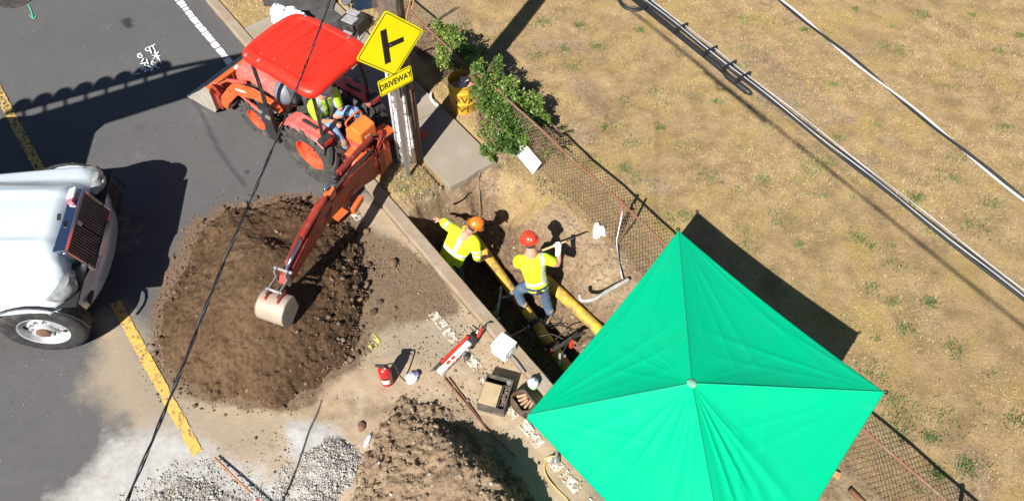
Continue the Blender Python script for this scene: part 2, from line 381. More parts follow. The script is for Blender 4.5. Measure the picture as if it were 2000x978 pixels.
# ---- verge with the trench, and the lawn
VZ = 0.09
TX = [0.20, 0.235, 0.27, 1.10, 1.17, 1.50, 1.78, 2.02, 2.22]; TZ = [0.0, -0.6, -1.55, -1.50, -0.88, -0.80, -0.42, -0.10, 0.0]
def f_depth(s, t):
    wob = 0.10 * fbm(s, t, 2.2, 31) * sst(0.5, 1.2, t); tt = t + wob * 2
    d = np.interp(tt, TX, TZ)
    s0 = np.interp(t, [0.2, 0.6, 1.0, 1.35, 1.8, 2.2], [0.46, 0.42, 0.36, 0.30, 0.48, 0.9]) + 0.25 * fbm(s, t, 2.5, 40)
    run = np.interp(t, [0.2, 0.8, 1.1, 1.5, 2.2], [0.16, 0.3, 0.75, 0.85, 0.7])
    return d * sst(0, 1, (s - s0) / run) * sst(5.6, 5.3, s)
def f_vz(s, t, x, y):
    dep = f_depth(s, t); w_ = sst(-0.02, -0.25, dep)
    near = sst(0.2, 0.3, t) * sst(2.6, 2.2, t)
    rough = 0.05 * fbm(x, y, 3, 11, 5) + 0.03 * (np.abs(fbm(x, y, 9, 12, 4))) 
    spoil = 0.10 * sst(-0.5, 0.6, s) * sst(1.2, 0.3, t) * sst(0.16, 0.4, t) * (1 - w_) * (fbm(x, y, 4, 21) + 0.75)
    slump = (0.17 * fbm(x, y, 4.5, 51, 6, 0.6) + 0.09 * (0.5 - np.abs(fbm(x, y, 8, 52, 4))) - 0.03) * w_ * sst(0.34, 0.6, t)
    z = VZ + dep + rough * near * (0.6 + 0.6 * w_) + spoil + slump
    z = np.where((t < 0.23), VZ + dep, z)
    sw = sst(0.90, 0.97, t) * sst(2.03, 1.96, t) * sst(0.62, 0.50, s)
    return z - 0.06 * sw * (1 - w_) - 0.02 * (1 - near)
def f_moist_shade(s, t, x, y):  # deeper soil coloured darker: damp earth plus the trench's shade painted in
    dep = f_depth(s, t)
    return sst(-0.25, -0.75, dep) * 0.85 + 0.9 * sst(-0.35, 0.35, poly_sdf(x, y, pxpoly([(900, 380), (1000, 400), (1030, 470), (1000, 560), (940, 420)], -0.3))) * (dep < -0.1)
def f_vgrass(s, t, x, y):
    g = sst(0.45, 0.1, s) * 1.0
    g = np.maximum(g, 1.1 * sst(2.0, 2.3, t + 0.5 * fbm(x, y, 1.4, 61)) * sst(-0.06, -0.01, f_depth(s, t)))
    g = np.maximum(g, 0.95 * sst(0.35, 0.0, np.hypot(s - 1.1, t - 2.1) - 0.35))
    return g * (1 - 0.75 * sst(2.2, 3.0, s) * sst(2.7, 2.3, t))
sl2 = [-300, -120, -40, -18, -12] + seg(-9, -0.2, 0.07) + seg(-0.2, 5.8, 0.022) + seg(5.8, 10, 0.07) + [10, 14, 30, 90, 300]
tl2 = [0.2] + seg(0.22, 0.32, 0.012) + seg(0.32, 2.42, 0.024) + [2.42]
verge = grid_sheet('dirt_verge', sl2, tl2, f_vz, {'moist_shade': f_moist_shade, 'grass': f_vgrass}, M_DIRT)
def f_lz(s, t, x, y):
    v0 = f_vz(s, np.full(t.shape, 2.42), RO.x + RD.x * s + RN.x * 2.42, RO.y + RD.y * s + RN.y * 2.42)
    b = 0.06 + 0.06 * fbm(x, y, 0.8, 70) * sst(40, 20, np.abs(t)) + 0.03 * fbm(x, y, 6, 71)
    k = sst(2.42, 2.8, t); return v0 * (1 - k) + b * k
tl3 = [2.42] + seg(2.47, 13, 0.07) + [13, 16, 22, 40, 100, 300]
lawn = grid_sheet('lawn', sl2, tl3, f_lz, {'moist_shade': lambda s, t, x, y: 0 * x, 'grass': lambda s, t, x, y: 1 - 0.55 * sst(0.08, 0.28, fbm(x, y, 0.9, 81, 6, 0.6) + 0.6 * fbm(s * 0.2, t * 1.4, 1.0, 82))}, M_DIRT)
# ---- kerb stones
M_CURB = mat('curb_concrete', (0.36, 0.32, 0.26), (0.27, 0.22, 0.165), 4, 0.92, bump=0.010, bscale=30, dust=0.85, dustcol=(0.28, 0.205, 0.135), dscale=2.2)
curb = structure('curb')
_s = -24.0
while _s < 24:
    b = MB(); L_ = 1.494; n = 6
    for i in range(n):
        a0 = _s + L_ * i / n; a1 = _s + L_ * (i + 1) / n
        prof = [(0.0, -0.25), (0.012, 0.092), (0.03, 0.105), (0.185, 0.105), (0.2, 0.09), (0.2, -0.9 if 0 < _s < 6 else -0.25)]
        jit = lambda q, e: 0.006 * math.sin(q * 7.3 + e * 3.1)
        r0 = [tuple(W(a0, t_ + jit(a0, e) * (e < 3), z_ + jit(a0, e + 4) * 0.5)) for e, (t_, z_) in enumerate(prof)]
        r1 = [tuple(W(a1, t_ + jit(a1, e) * (e < 3), z_ + jit(a1, e + 4) * 0.5)) for e, (t_, z_) in enumerate(prof)]
        o_ = len(b.v); b.v += r0 + r1; k = 6
        b.f += [(o_ + q, o_ + q + 1, o_ + k + q + 1, o_ + k + q) for q in range(5)]; b.mi += [0] * 5
        if i == 0: b.f.append(tuple(o_ + q for q in range(6))); b.mi.append(0)
        if i == n - 1: b.f.append(tuple(o_ + k + 5 - q for q in range(6))); b.mi.append(0)
    b.obj('curb_stone', M_CURB, curb); _s += 1.5
# ---- pavement slabs
M_SLAB = mat('pavement_concrete', (0.30, 0.262, 0.205), (0.235, 0.20, 0.155), 2.5, 0.9, bump=0.003, bscale=80, dust=0.3, dustcol=(0.33, 0.26, 0.18), dscale=2.5)
side = structure('sidewalk')
a = 0.47
for i in range(14):
    L_ = 1.52; z1 = 0.118 + random.uniform(-0.004, 0.004)
    pts = [W(a, 1.03), W(a, 1.93), W(a - L_ + 0.012, 1.93), W(a - L_ + 0.012, 1.03)]
    if i == 0: pts = [W(a - 0.01, 1.03), W(a + 0.01, 1.35), W(a - 0.015, 1.6), W(a + 0.0, 1.93), W(a - L_ + 0.012, 1.93), W(a - L_ + 0.012, 1.03)]
    b = MB(); b.prism([(p.x, p.y) for p in pts], 0.0, z1)
    b.obj('paving_slab', M_SLAB, side, bv=0.006); a -= L_
# apron of the driveway, a pale slab between kerb and pavement
b = MB(); b.prism([tuple(W(*q)[:2]) for q in ((-0.62, 0.215), (-0.62, 1.015), (-5.0, 1.015), (-5.0, 0.215))], 0.0, 0.112); b.obj('driveway_apron', M_SLAB, side, bv=0.006)
# ---- painted lines
def paint_mat(name, col, keep=0.5, scale=14, dust=0.3):
    k = Nt(name); n = k.noise(scale, 8, 0.75); a_ = k.ramp(n, [(keep - 0.04, 0.0), (keep + 0.04, 1.0)])
    c = k.mix(k.ramp(k.noise(7, 7, 0.7), [(0.45, 0.0), (0.75, dust * 2)]), col, (0.33, 0.26, 0.17)); k.set(col=c, rough=0.75)
    tr = k.n('ShaderNodeBsdfTransparent'); mx = k.n('ShaderNodeMixShader'); k.l(a_, mx.inputs[0]); k.l(tr.outputs[0], mx.inputs[1]); k.l(k.b.outputs[0], mx.inputs[2]); k.l(mx.outputs[0], k.out.inputs[0])
    return k.m
M_YEL = paint_mat('yellow_road_paint', (0.66, 0.385, 0.07), 0.44, 11, 0.35); M_YELW = paint_mat('worn_yellow_paint', (0.56, 0.36, 0.09), 0.47, 18)
M_WHT = paint_mat('white_road_paint', (0.74, 0.73, 0.70), 0.36, 20, 0.1); M_WHD = paint_mat('dusty_white_paint', (0.62, 0.58, 0.50), 0.50, 16, 0.4)
def strip(name, pieces, m, z=0.016):
    b = MB()
    for s0, s1, t0, t1 in pieces:
        n = max(2, int((s1 - s0) / 0.06)); L1 = []; L2 = []
        for i in range(n + 1):
            s_ = s0 + (s1 - s0) * i / n
            L1.append(tuple(W(s_, t0 + random.uniform(-0.008, 0.008), z))); L2.append(tuple(W(s_, t1 + random.uniform(-0.007, 0.007), z)))
        o_ = len(b.v); b.v += L1 + L2
        for i in range(n): b.f.append((o_ + i, o_ + i + 1, o_ + n + 2 + i, o_ + n + 1 + i)); b.mi.append(0)
    o = b.obj(name, m); o['kind'] = 'structure'; return o
strip('yellow_centre_line', [(-0.78, 0.12, -3.93, -3.79), (0.13, 0.7, -3.93, -3.79), (0.71, 1.98, -3.92, -3.79)], M_YEL, 0.012)
strip('worn_centre_line', [(-9, -2.95, -3.98, -3.83)], M_YELW)
strip('yellow_paint_patch', [(-3.02, -2.55, -4.02, -3.70)], M_YEL)
pcs = []; s_ = -9.0
while s_ < -4.15:
    l_ = random.uniform(0.07, 0.22); gp = random.uniform(0.012, 0.035); pcs.append((s_, s_ + l_, -0.46 + random.uniform(0, 0.012), -0.33 - random.uniform(0, 0.012))); s_ += l_ + gp
strip('white_edge_line', pcs, M_WHT)
pcs = [(-4.12, -4.04, -0.44, -0.36), (-3.95, -3.9, -0.42, -0.37), (-0.75, -0.6, -0.46, -0.38), (-0.55, -0.36, -0.46, -0.35), (-0.32, -0.12, -0.45, -0.33), (-0.08, 0.1, -0.45, -0.34)]
s_ = 2.1
while s_ < 6.5:
    l_ = random.uniform(0.15, 0.4); pcs.append((s_, s_ + l_, -0.50, -0.36)); s_ += l_ + random.uniform(0.05, 0.2)
strip('dusty_white_line', pcs, M_WHD, 0.034)
# ---- spray-painted survey marks on the asphalt
def strokes(name, lines, width, m, z, label, cat='paint mark'):
    b = MB(); n = 0
    for L_ in lines:
        P = [G(u, v, 0) for u, v in L_]; P = curve(P, 5) if len(P) > 2 else P
        vs, fs = ribbon(P, width, z + 0.002 * n, '', None, jitter=0.25); b.add(vs, fs); n += 1
    o = b.obj(name, m); return tag(o, label, cat)
M_SPW = paint_mat('white_spray_paint', (0.78, 0.78, 0.78), 0.33, 25, 0.0); M_SPG = paint_mat('green_spray_paint', (0.10, 0.42, 0.24), 0.36, 25, 0.0); M_SPY = paint_mat('yellow_spray_paint', (0.60, 0.62, 0.12), 0.48, 12, 0.4)
strokes('survey_mark', [[(298, 90), (306, 106), (313, 120), (316, 126)], [(292, 94), (304, 88)], [(297, 110), (314, 111)], [(302, 103), (309, 118)], [(311, 103), (300, 118)],
    [(288, 95), (285, 99), (290, 102), (294, 98), (290, 94)], [(294, 98), (297, 107)], [(278, 107), (271, 108), (271, 114), (277, 115), (279, 111), (273, 110)],
    [(282, 116), (278, 124)], [(287, 118), (291, 128)], [(300, 121), (297, 127), (302, 130), (305, 126), (300, 125)], [(309, 124), (305, 133)], [(275, 128), (290, 126)], [(283, 126), (286, 133)],
    [(274, 139), (282, 133), (279, 141), (287, 136), (284, 145), (292, 138)], [(266, 149), (276, 147)], [(289, 132), (300, 138), (295, 143)], [(303, 133), (313, 138)]], 0.019, M_SPW, 0.014, 'white spray-painted arrow, star and numbers on the asphalt')
strokes('survey_mark', [[(55, 10), (60, 20), (65, 37)], [(58, 31), (66, 38), (71, 33)]], 0.022, M_SPG, 0.014, 'small green spray-painted arrow beside the manhole cover')
strokes('survey_mark', [[(727, 655), (735, 664), (743, 672)], [(722, 676), (728, 680), (735, 678), (727, 674), (731, 682)]], 0.05, M_SPY, 0.034, 'faint yellow spray mark on the dusty road by the extinguisher')
# ---- manhole cover
c = G(32, -6); t = thing('manhole_cover', 'round dark iron manhole cover at the road corner of the picture', 'manhole cover', (c.x, c.y, 0.0))
M_IRON = mat('cast_iron', (0.055, 0.05, 0.05), (0.10, 0.085, 0.075), 9, 0.7, 0.3, bump=0.004)
b = MB(); b.lathe([(0.36, 0.0), (0.36, 0.016), (0.32, 0.018), (0.32, 0.0)], 40, Matrix.Translation(c)); b.obj('rim', M_IRON, t)
b = MB(); b.lathe([(0.001, 0.014), (0.312, 0.014), (0.312, 0.0)], 40, Matrix.Translation(c))
for i in range(-6, 7):
    for j in range(-6, 7):
        if math.hypot(i, j) < 6.1: b.box((c.x + i * 0.045, c.y + j * 0.045, 0.0175), (0.026, 0.026, 0.007))
b.obj('lid', M_IRON, t)
# ================================================================ SOIL AND GRAVEL
def pile(name, label, cat, polypx, hf, m, moist_shade, step=0.02, kind=None):
    P = pxpoly(polypx); xs = [p[0] for p in P]; ys = [p[1] for p in P]; c = (sum(xs) / len(xs), sum(ys) / len(ys), 0)
    X, Y = np.meshgrid(np.arange(min(xs) - 0.3, max(xs) + 0.3, step), np.arange(min(ys) - 0.3, max(ys) + 0.3, step), indexing='ij')
    sd = poly_sdf(X, Y, P) + 0.26 * fbm(X, Y, 2.5, 90) + 0.20 * fbm(X, Y, 9, 91, 5, 0.65)
    Z = np.where(sd > 0, hf(X, Y, sd), -0.06 + 0.0 * X); keep = sd > -0.03
    idx = np.arange(X.size).reshape(X.shape); kf = keep[:-1, :-1] & keep[1:, :-1] & keep[1:, 1:] & keep[:-1, 1:]
    f = np.stack([idx[:-1, :-1], idx[1:, :-1], idx[1:, 1:], idx[:-1, 1:]], -1)[kf]
    used = np.unique(f); remap = np.full(X.size, -1); remap[used] = np.arange(len(used))
    V = np.stack([X, Y, Z], -1).reshape(-1, 3)[used]; me = np_mesh(name, V, remap[f])
    at = me.attributes.new('moist_shade', 'FLOAT', 'POINT'); at.data.foreach_set('value', np.clip(moist_shade(V[:, 0], V[:, 1]), 0, 1).astype(np.float32))
    root = thing(name, label, cat, c); o = put('heap', me, m, root, smooth=True)
    def height(x, y):
        i = np.clip(((x - X[0, 0]) / step).astype(int), 0, X.shape[0] - 1); j = np.clip(((y - Y[0, 0]) / step).astype(int), 0, X.shape[1] - 1)
        return np.where(sd[i, j] > 0, Z[i, j], 0.0)
    return root, height
def stone_mat(name, stops, rough=0.95):
    k = Nt(name); a_ = k.attr('rnd'); c_ = k.ramp(a_, stops); c_ = k.mix(k.ramp(k.noise(30, 5, 0.8), [(0.3, 0.5), (0.6, 0.0)]), c_, tuple(x * 0.5 for x in stops[0][1]))
    k.set(col=c_, rough=rough); k.bump(k.noise(60, 5, 0.8), 1.0, 0.01); return k.m
M_CLOD = stone_mat('soil_clods', [(0.0, (0.085, 0.05, 0.03)), (0.6, (0.20, 0.13, 0.08)), (0.96, (0.25, 0.17, 0.11)), (1.0, (0.42, 0.36, 0.28))])
M_CLOD2 = stone_mat('dry_clods', [(0.0, (0.18, 0.125, 0.08)), (0.7, (0.33, 0.245, 0.165)), (0.94, (0.36, 0.28, 0.2)), (1.0, (0.52, 0.47, 0.40))])
M_GRAV = stone_mat('grey_gravel', [(0.0, (0.34, 0.33, 0.31)), (0.5, (0.47, 0.44, 0.40)), (0.9, (0.55, 0.525, 0.48)), (1.0, (0.62, 0.60, 0.56))])
rng = np.random.default_rng(3)
soil_px = [(312, 690), (318, 610), (345, 545), (372, 500), (395, 450), (440, 415), (520, 400), (590, 390), (650, 405), (690, 450), (712, 500), (722, 560), (716, 610), (700, 660), (680, 700), (640, 735), (600, 770), (545, 795), (485, 785), (400, 770), (335, 735)]
cs = G(560, 640, 0.3); cd = G(560, 470, 0.3)
def hsoil(X, Y, sd):
    h = 0.54 * (1 - np.exp(-sd / 0.50)) + 0.24 * sst(0.3, 1.5, sd)
    h *= 1 + 0.35 * fbm(X, Y, 1.3, 101)
    h -= 0.22 * np.exp(-(((X - cd.x) / 0.45) ** 2 + ((Y - cd.y) / 0.30) ** 2))
    k = sst(0, 0.25, sd); rough_edge = sst(0.9, 0.2, sd) * 0.7 + 0.45 + 0.7 * sst(-2.9, -2.4, X)
    return h + k * rough_edge * (0.08 * fbm(X, Y, 6, 102, 5) + 0.035 * (0.5 - np.abs(fbm(X, Y, 12, 103, 4)) * 2)) - 0.02
def moist1(x, y): return 0.25 + 0.75 * sst(-3.4, -2.5, x + 0.8 * fbm(x, y, 1.5, 110)) + 0.4 * sst(-0.1, 0.2, fbm(x, y, 1.2, 111))
soil, hs = pile('soil_heap', 'large dark brown heap of dug soil on the road under the backhoe bucket', 'soil heap', soil_px, hsoil, M_PILE, moist1, 0.017)
P = pxpoly(soil_px); xs = np.array([p[0] for p in P]); ys = np.array([p[1] for p in P])
def scatter_in(poly, n, bias, grow=0.12):
    xs = np.array([p[0] for p in poly]); ys = np.array([p[1] for p in poly]); out = []
    while len(out) < n:
        x = rng.uniform(xs.min() - grow, xs.max() + grow, 4000); y = rng.uniform(ys.min() - grow, ys.max() + grow, 4000)
        sd = poly_sdf(x, y, poly); k = rng.random(4000) < bias(x, y, sd); out += list(zip(x[k], y[k]))
    return np.array(out[:n])
Q = scatter_in(P, 6000, lambda x, y, sd: (sd > -0.35) * (0.03 + 0.45 * sst(-3.6, -2.6, x + 0.3 * y - 1.9) * np.exp(-np.abs(sd - 0.05) / 0.16) + 0.40 * np.exp(-np.abs(sd + 0.06) / 0.12) + 0.10 * sst(-2.9, -2.3, x)))
sz = rng.gamma(0.9, 0.0050, len(Q)) + 0.0025; sz = np.minimum(sz, 0.038)
o = put('small_clods', stones_mesh('small_clods', np.c_[Q, hs(Q[:, 0], Q[:, 1]) + sz * 0.3 - 0.0], sz, rng), M_CLOD, soil); o['kind'] = 'stuff'
# single clods and stones big enough to tell apart
big = [stones_mesh('clod', np.zeros((1, 3)), np.array([1.0]), rng, 0.75) for i in range(8)]
def rough_up(me):
    import bmesh
    bm = bmesh.new(); bm.from_mesh(me); bmesh.ops.subdivide_edges(bm, edges=bm.edges[:], cuts=1, use_grid_fill=True, smooth=0.6)
    for v_ in bm.verts: v_.co *= 1 + random.uniform(-0.10, 0.10)
    bm.to_mesh(me); bm.free()
for me in big: rough_up(me); me.materials.append(M_CLOD)
clod_spots = [(310, 662, .045), (302, 690, .03), (597, 392, .05), (500, 385, .04), (716, 558, .05), (741, 590, .04), (718, 518, .055), (727, 528, .035), (768, 515, .075), (715, 452, .05), (745, 540, .03), (698, 690, .04), (686, 702, .04), (682, 706, .035),
              (555, 795, .03), (530, 792, .025), (655, 408, .04), (478, 396, .04), (396, 430, .03), (345, 600, .03), (706, 640, .03), (730, 610, .05), (722, 572, .03), (440, 412, .035), (350, 760, .02), (770, 602, .03), (700, 545, .04), (690, 520, .04), (706, 590, .035), (672, 610, .03), (700, 575, .04), (693, 600, .03), (678, 570, .035), (650, 640, .03)]
for i, (u, v, r_) in enumerate(clod_spots):
    p = G(u, v, 0.02); h = float(hs(np.array([p.x]), np.array([p.y]))[0]) + (0.02 if v > 400 else 0)
    o = bpy.data.objects.new('soil_clod', big[i % 8]); COL.objects.link(o); o.location = (p.x, p.y, h + r_ * 0.35); o.scale = (r_, r_ * random.uniform(0.75, 1.1), r_ * 0.9); o.rotation_euler = (0, 0, random.uniform(0, 6))
    side_ = ('lying at the far rim of the dark soil heap' if v < 440 else 'lying at the near rim of the dark soil heap' if v > 740 else 'lying left of the dark soil heap on the asphalt' if u < 420 else 'lying on the dusty road between the dark soil heap and the kerb' if u > 725 else 'lying at the kerb-side rim of the dark soil heap')
    size_ = 'big' if r_ >= .05 else 'fist-sized' if r_ >= .035 else 'small'
    tag(o, size_ + ' brown clod ' + side_, 'clod', 'clods of earth round the dark soil heap')
# dry heap in the foreground
d_px = [(655, 1150), (665, 978), (690, 915), (712, 860), (742, 815), (790, 776), (838, 772), (880, 800), (930, 835), (985, 890), (1030, 940), (1060, 1000), (1100, 1150)]
r0 = G(835, 800, 0); r1 = G(1010, 1010, 0)
def hdry(X, Y, sd):
    ex, ey = r1.x - r0.x, r1.y - r0.y; L_ = math.hypot(ex, ey); ex /= L_; ey /= L_
    al = (X - r0.x) * ex + (Y - r0.y) * ey; pr = -(X - r0.x) * ey + (Y - r0.y) * ex      # positive on the far side of the ridge
    pr = pr + 0.10 + 0.18 * fbm(X, Y, 3, 121)
    hr = 0.56 * sst(-0.2, 1.7, al) + 0.13
    z = np.where(pr > 0, hr * np.exp(-(pr / 0.17) ** 2), hr * np.exp(-(pr / 0.85) ** 2))
    z = np.minimum(z + 0.05, 1.15) * (0.35 * sst(0.0, 0.12, sd) + 0.65 * sst(0.0, 0.55, sd))
    return z + sst(0, 0.15, sd) * (0.26 * fbm(X, Y, 3.6, 122, 6, 0.62) + 0.10 * (0.45 - np.abs(fbm(X, Y, 8, 123, 4)) * 2)) - 0.01
dry, hd = pile('dry_soil_heap', 'pale dry earth mound with a shadowed side at the bottom edge', 'soil heap', d_px, hdry, M_PILE2, lambda x, y: 0.15 + 0.5 * sst(0.0, 0.25, fbm(x, y, 1.4, 131)), 0.018)
Pd = pxpoly(d_px); Q = scatter_in(Pd, 4000, lambda x, y, sd: (sd > -0.15) * 0.6); sz = np.minimum(rng.gamma(1.0, 0.0065, len(Q)) + 0.004, 0.04)
o = put('small_clods', stones_mesh('small_clods', np.c_[Q, hd(Q[:, 0], Q[:, 1]) + sz * 0.2], sz, rng), M_CLOD2, dry); o['kind'] = 'stuff'
# gravel
g1 = [(250, 1150), (255, 985), (300, 955), (350, 925), (400, 925), (460, 960), (500, 985), (560, 1150)]
g2 = [(545, 1150), (560, 960), (590, 890), (625, 850), (660, 845), (700, 870), (712, 905), (700, 950), (665, 978), (650, 1150)]
for nm, lab, gp, H_, N_ in (('gravel_heap', 'low heap of grey crushed gravel at the bottom left edge', g1, 0.11, 12000), ('gravel_heap', 'spill of grey gravel and white powder left of the dry earth mound', g2, 0.20, 12000)):
    k_ = Nt('gravel_bed'); k_.set(col=k_.mix(k_.ramp(k_.noise(2.5, 6, 0.7), [(0.42, 0.0), (0.58, 1.0)]), (0.46, 0.435, 0.40), (0.38, 0.33, 0.265)), rough=0.95); k_.bump(k_.noise(50, 6, 0.8), 1.0, 0.02)
    rt, hh = pile(nm, lab, 'gravel heap', gp, lambda X, Y, sd, H_=H_: H_ * (1 - np.exp(-sd / 0.3)) + 0.05 * fbm(X, Y, 7, 141) * sst(0, 0.2, sd) - 0.02, k_.m, lambda x, y: 0 * x, 0.025)
    PP = pxpoly(gp); Q = scatter_in(PP, N_, lambda x, y, sd: (sd > -0.2) * np.clip(0.15 + sst(-0.2, 0.2, sd + 0.8 * fbm(x, y, 1.7, 142)), 0, 1), 0.2)
    sz = np.minimum(rng.gamma(1.1, 0.0034, len(Q)) + 0.0028, 0.024)
    o = put('gravel', stones_mesh('gravel', np.c_[Q, hh(Q[:, 0], Q[:, 1]) + sz * 0.12 + 0.008], sz, rng), M_GRAV, rt); o['kind'] = 'stuff'
# loose grit over the dusty part of the road and the dug verge
gp = pxpoly([(380, 470), (600, 380), (760, 430), (1030, 740), (1170, 978), (1250, 1100), (300, 1100), (420, 880), (560, 800)])
Q = scatter_in(gp, 6000, lambda x, y, sd: (sd > 0) * np.clip(0.30 + 1.6 * fbm(x, y, 1.3, 150), 0, 1)); sz = np.minimum(rng.gamma(0.9, 0.0035, len(Q)) + 0.003, 0.022)
_st = np.array([ST(q) for q in Q]); k = _st[:, 1] < -0.03; Q = Q[k]; sz = sz[k]
o = put('road_grit', stones_mesh('road_grit', np.c_[Q, 0.018 + sz * 0.3], sz, rng), M_CLOD2); o['kind'] = 'stuff'; tag(o, 'loose grit and pebbles scattered over the dusty road', 'grit')
s_ = rng.uniform(-0.6, 5.2, 6000); t_ = rng.uniform(0.28, 2.35, 6000)
x_ = RO.x + RD.x * s_ + RN.x * t_; y_ = RO.y + RD.y * s_ + RN.y * t_; z_ = f_vz(s_, t_, x_, y_)
sz = np.minimum(rng.gamma(1.3, 0.005, 6000) + 0.004, 0.035)
_k = ~((s_ < 0.6) & (t_ > 0.95)); 
o = put('trench_rubble', stones_mesh('trench_rubble', np.c_[x_, y_, z_ + sz * 0.2][_k], sz[_k], rng), M_CLOD2); tag(o, 'pebbles and crumbs of earth in and around the trench', 'rubble', kind='stuff')
# ================================================================ GRASS AND PLANTS
def blades(name, X, Y, Z, hgt, wid, lean, m, col):
    n = len(X); a = rng.uniform(0, 6.283, n); ln = rng.uniform(0.3, 1, n) * lean * hgt; w_ = wid * rng.uniform(0.6, 1.3, n)
    b = rng.uniform(0, 6.283, n); dx, dy = np.cos(a), np.sin(a)
    v = np.empty((n, 3, 3)); v[:, 0] = np.c_[X - np.sin(b) * w_ / 2, Y + np.cos(b) * w_ / 2, Z]; v[:, 1] = np.c_[X + np.sin(b) * w_ / 2, Y - np.cos(b) * w_ / 2, Z]
    v[:, 2] = np.c_[X + dx * ln, Y + dy * ln, Z + hgt]
    me = np_mesh(name, v.reshape(-1, 3), np.arange(3 * n).reshape(-1, 3))
    at = me.attributes.new('rnd', 'FLOAT', 'POINT'); at.data.foreach_set('value', np.repeat(col, 3).astype(np.float32)); return me
def leafmat(name, stops, rough=0.7, trans=0.0):
    k = Nt(name); k.set(col=k.ramp(k.attr('rnd'), stops), rough=rough)
    if trans:
        tl_ = k.n('ShaderNodeBsdfTranslucent'); k.l(k.ramp(k.attr('rnd'), stops), tl_.inputs[0]); mx = k.n('ShaderNodeMixShader'); mx.inputs[0].default_value = trans
        k.l(k.b.outputs[0], mx.inputs[1]); k.l(tl_.outputs[0], mx.inputs[2]); k.l(mx.outputs[0], k.out.inputs[0])
    return k.m
M_DRYG = leafmat('dry_grass', [(0.0, (0.20, 0.13, 0.065)), (0.30, (0.48, 0.33, 0.165)), (0.72, (0.76, 0.57, 0.33)), (0.88, (0.60, 0.48, 0.17)), (1.0, (0.20, 0.24, 0.07))])
M_GRN = leafmat('green_weed', [(0.0, (0.06, 0.11, 0.035)), (0.6, (0.13, 0.20, 0.055)), (1.0, (0.26, 0.30, 0.11))], trans=0.2)
n = 330000
s_ = rng.uniform(-9, 11.5, n); t_ = rng.uniform(2.35, 12.5, n); x_ = RO.x + RD.x * s_ + RN.x * t_; y_ = RO.y + RD.y * s_ + RN.y * t_
b_ = CAM_H * math.sin(TH); dep = y_ * math.cos(TH) + b_; u_ = 1000 + FPX * x_ / dep; v__ = 489 + FPX * (CAM_H * math.cos(TH) - y_ * math.sin(TH)) / dep
k = (u_ > -150) & (u_ < 2150) & (v__ > -150) & (v__ < 1130) & (rng.random(n) < 0.12 + 2.4 * np.clip(fbm(x_, y_, 1.0, 160, 6, 0.65) + 0.16, 0, 1))
x_, y_, s_, t_ = x_[k], y_[k], s_[k], t_[k]
z_ = f_lz(s_, t_, x_, y_) - 0.004
yel = sst(0.02, 0.22, fbm(x_, y_, 0.45, 161)); cc = np.clip(0.44 + 1.3 * fbm(x_, y_, 1.4, 162, 6, 0.6) + 0.9 * fbm(s_ * 0.22, t_ * 1.5, 1.0, 163) + 0.9 * fbm(x_, y_, 0.4, 164, 3) + rng.normal(0, 0.20, len(x_)) + 0.34 * yel * (rng.random(len(x_)) < 0.5), 0, 1)
o = put('dry_grass', blades('dry_grass', x_, y_, z_, rng.uniform(0.012, 0.040, len(x_)), 0.0065, 1.5, M_DRYG, cc), M_DRYG); tag(o, 'short straw-coloured dry grass covering the lawn', 'grass', kind='stuff')
print('blades', len(x_))
# grass of the verge at the pole and beyond
n = 60000; s_ = rng.uniform(-9, 1.6, n); t_ = rng.uniform(0.22, 2.4, n)
k = (~((t_ > 0.93) & (t_ < 2.0) & (s_ < 0.55))) & ~((s_ < -0.6) & (s_ > -5) & (t_ < 1.03)) & (f_depth(s_, t_) > -0.03)
s_, t_ = s_[k], t_[k]; x_ = RO.x + RD.x * s_ + RN.x * t_; y_ = RO.y + RD.y * s_ + RN.y * t_
k = rng.random(len(x_)) < sst(-0.2, 0.25, fbm(x_, y_, 1.5, 165) + 0.1) * sst(1.6, 0.5, s_) + 0.15 * (s_ < 0.5); x_, y_, s_, t_ = x_[k], y_[k], s_[k], t_[k]
cc = np.clip(0.55 + 1.3 * fbm(x_, y_, 1.3, 166) + rng.normal(0, 0.2, len(x_)), 0, 1)
o = put('verge_grass', blades('verge_grass', x_, y_, f_vz(s_, t_, x_, y_) - 0.003, rng.uniform(0.02, 0.05, len(x_)), 0.007, 1.4, M_DRYG, cc), M_DRYG); tag(o, 'thin half-dry grass on the verge round the pole', 'grass', kind='stuff')
# green weeds
WP = [(1640, 270), (1620, 320), (1560, 350), (1460, 480), (1490, 350), (1380, 350), (1290, 250), (1235, 280), (1220, 330), (1275, 175), (1350, 190), (1330, 290), (1440, 130), (1455, 40), (1400, 200), (1585, 330), (1600, 385), (1455, 100), (1250, 60), (1130, 50), (1165, 90), (1100, 95), (1120, 130), (1725, 90), (1760, 100), (1840, 170), (1950, 100), (1990, 70), (1960, 250), (1865, 310), (1790, 385), (1870, 350), (1820, 450), (1700, 480),
      (1780, 390), (1665, 460), (1430, 620), (1680, 465), (1740, 590), (1820, 590), (1860, 680), (1890, 916), (1830, 925), (1760, 850), (1745, 780), (1820, 855), (1890, 900), (1755, 815), (1980, 820), (1300, 435), (1060, 45), (1050, 110), (900, 50), (1100, 250), (1500, 560), (1940, 400), (1900, 440), (1560, 480), (1225, 200), (1240, 350), (1340, 420), (1570, 60), (1800, 30), (1900, 30), (1180, 250), (1210, 250), (1500, 250), (1520, 430), (1765, 640), (1700, 730), (1700, 560)]
X = []; Y = []
for (u, v) in WP:
    p = G(u, v, 0.06); m_ = rng.integers(60, 150); r_ = rng.uniform(0.05, 0.13); X += list(rng.normal(p.x, r_, m_)); Y += list(rng.normal(p.y, r_ * 0.8, m_))
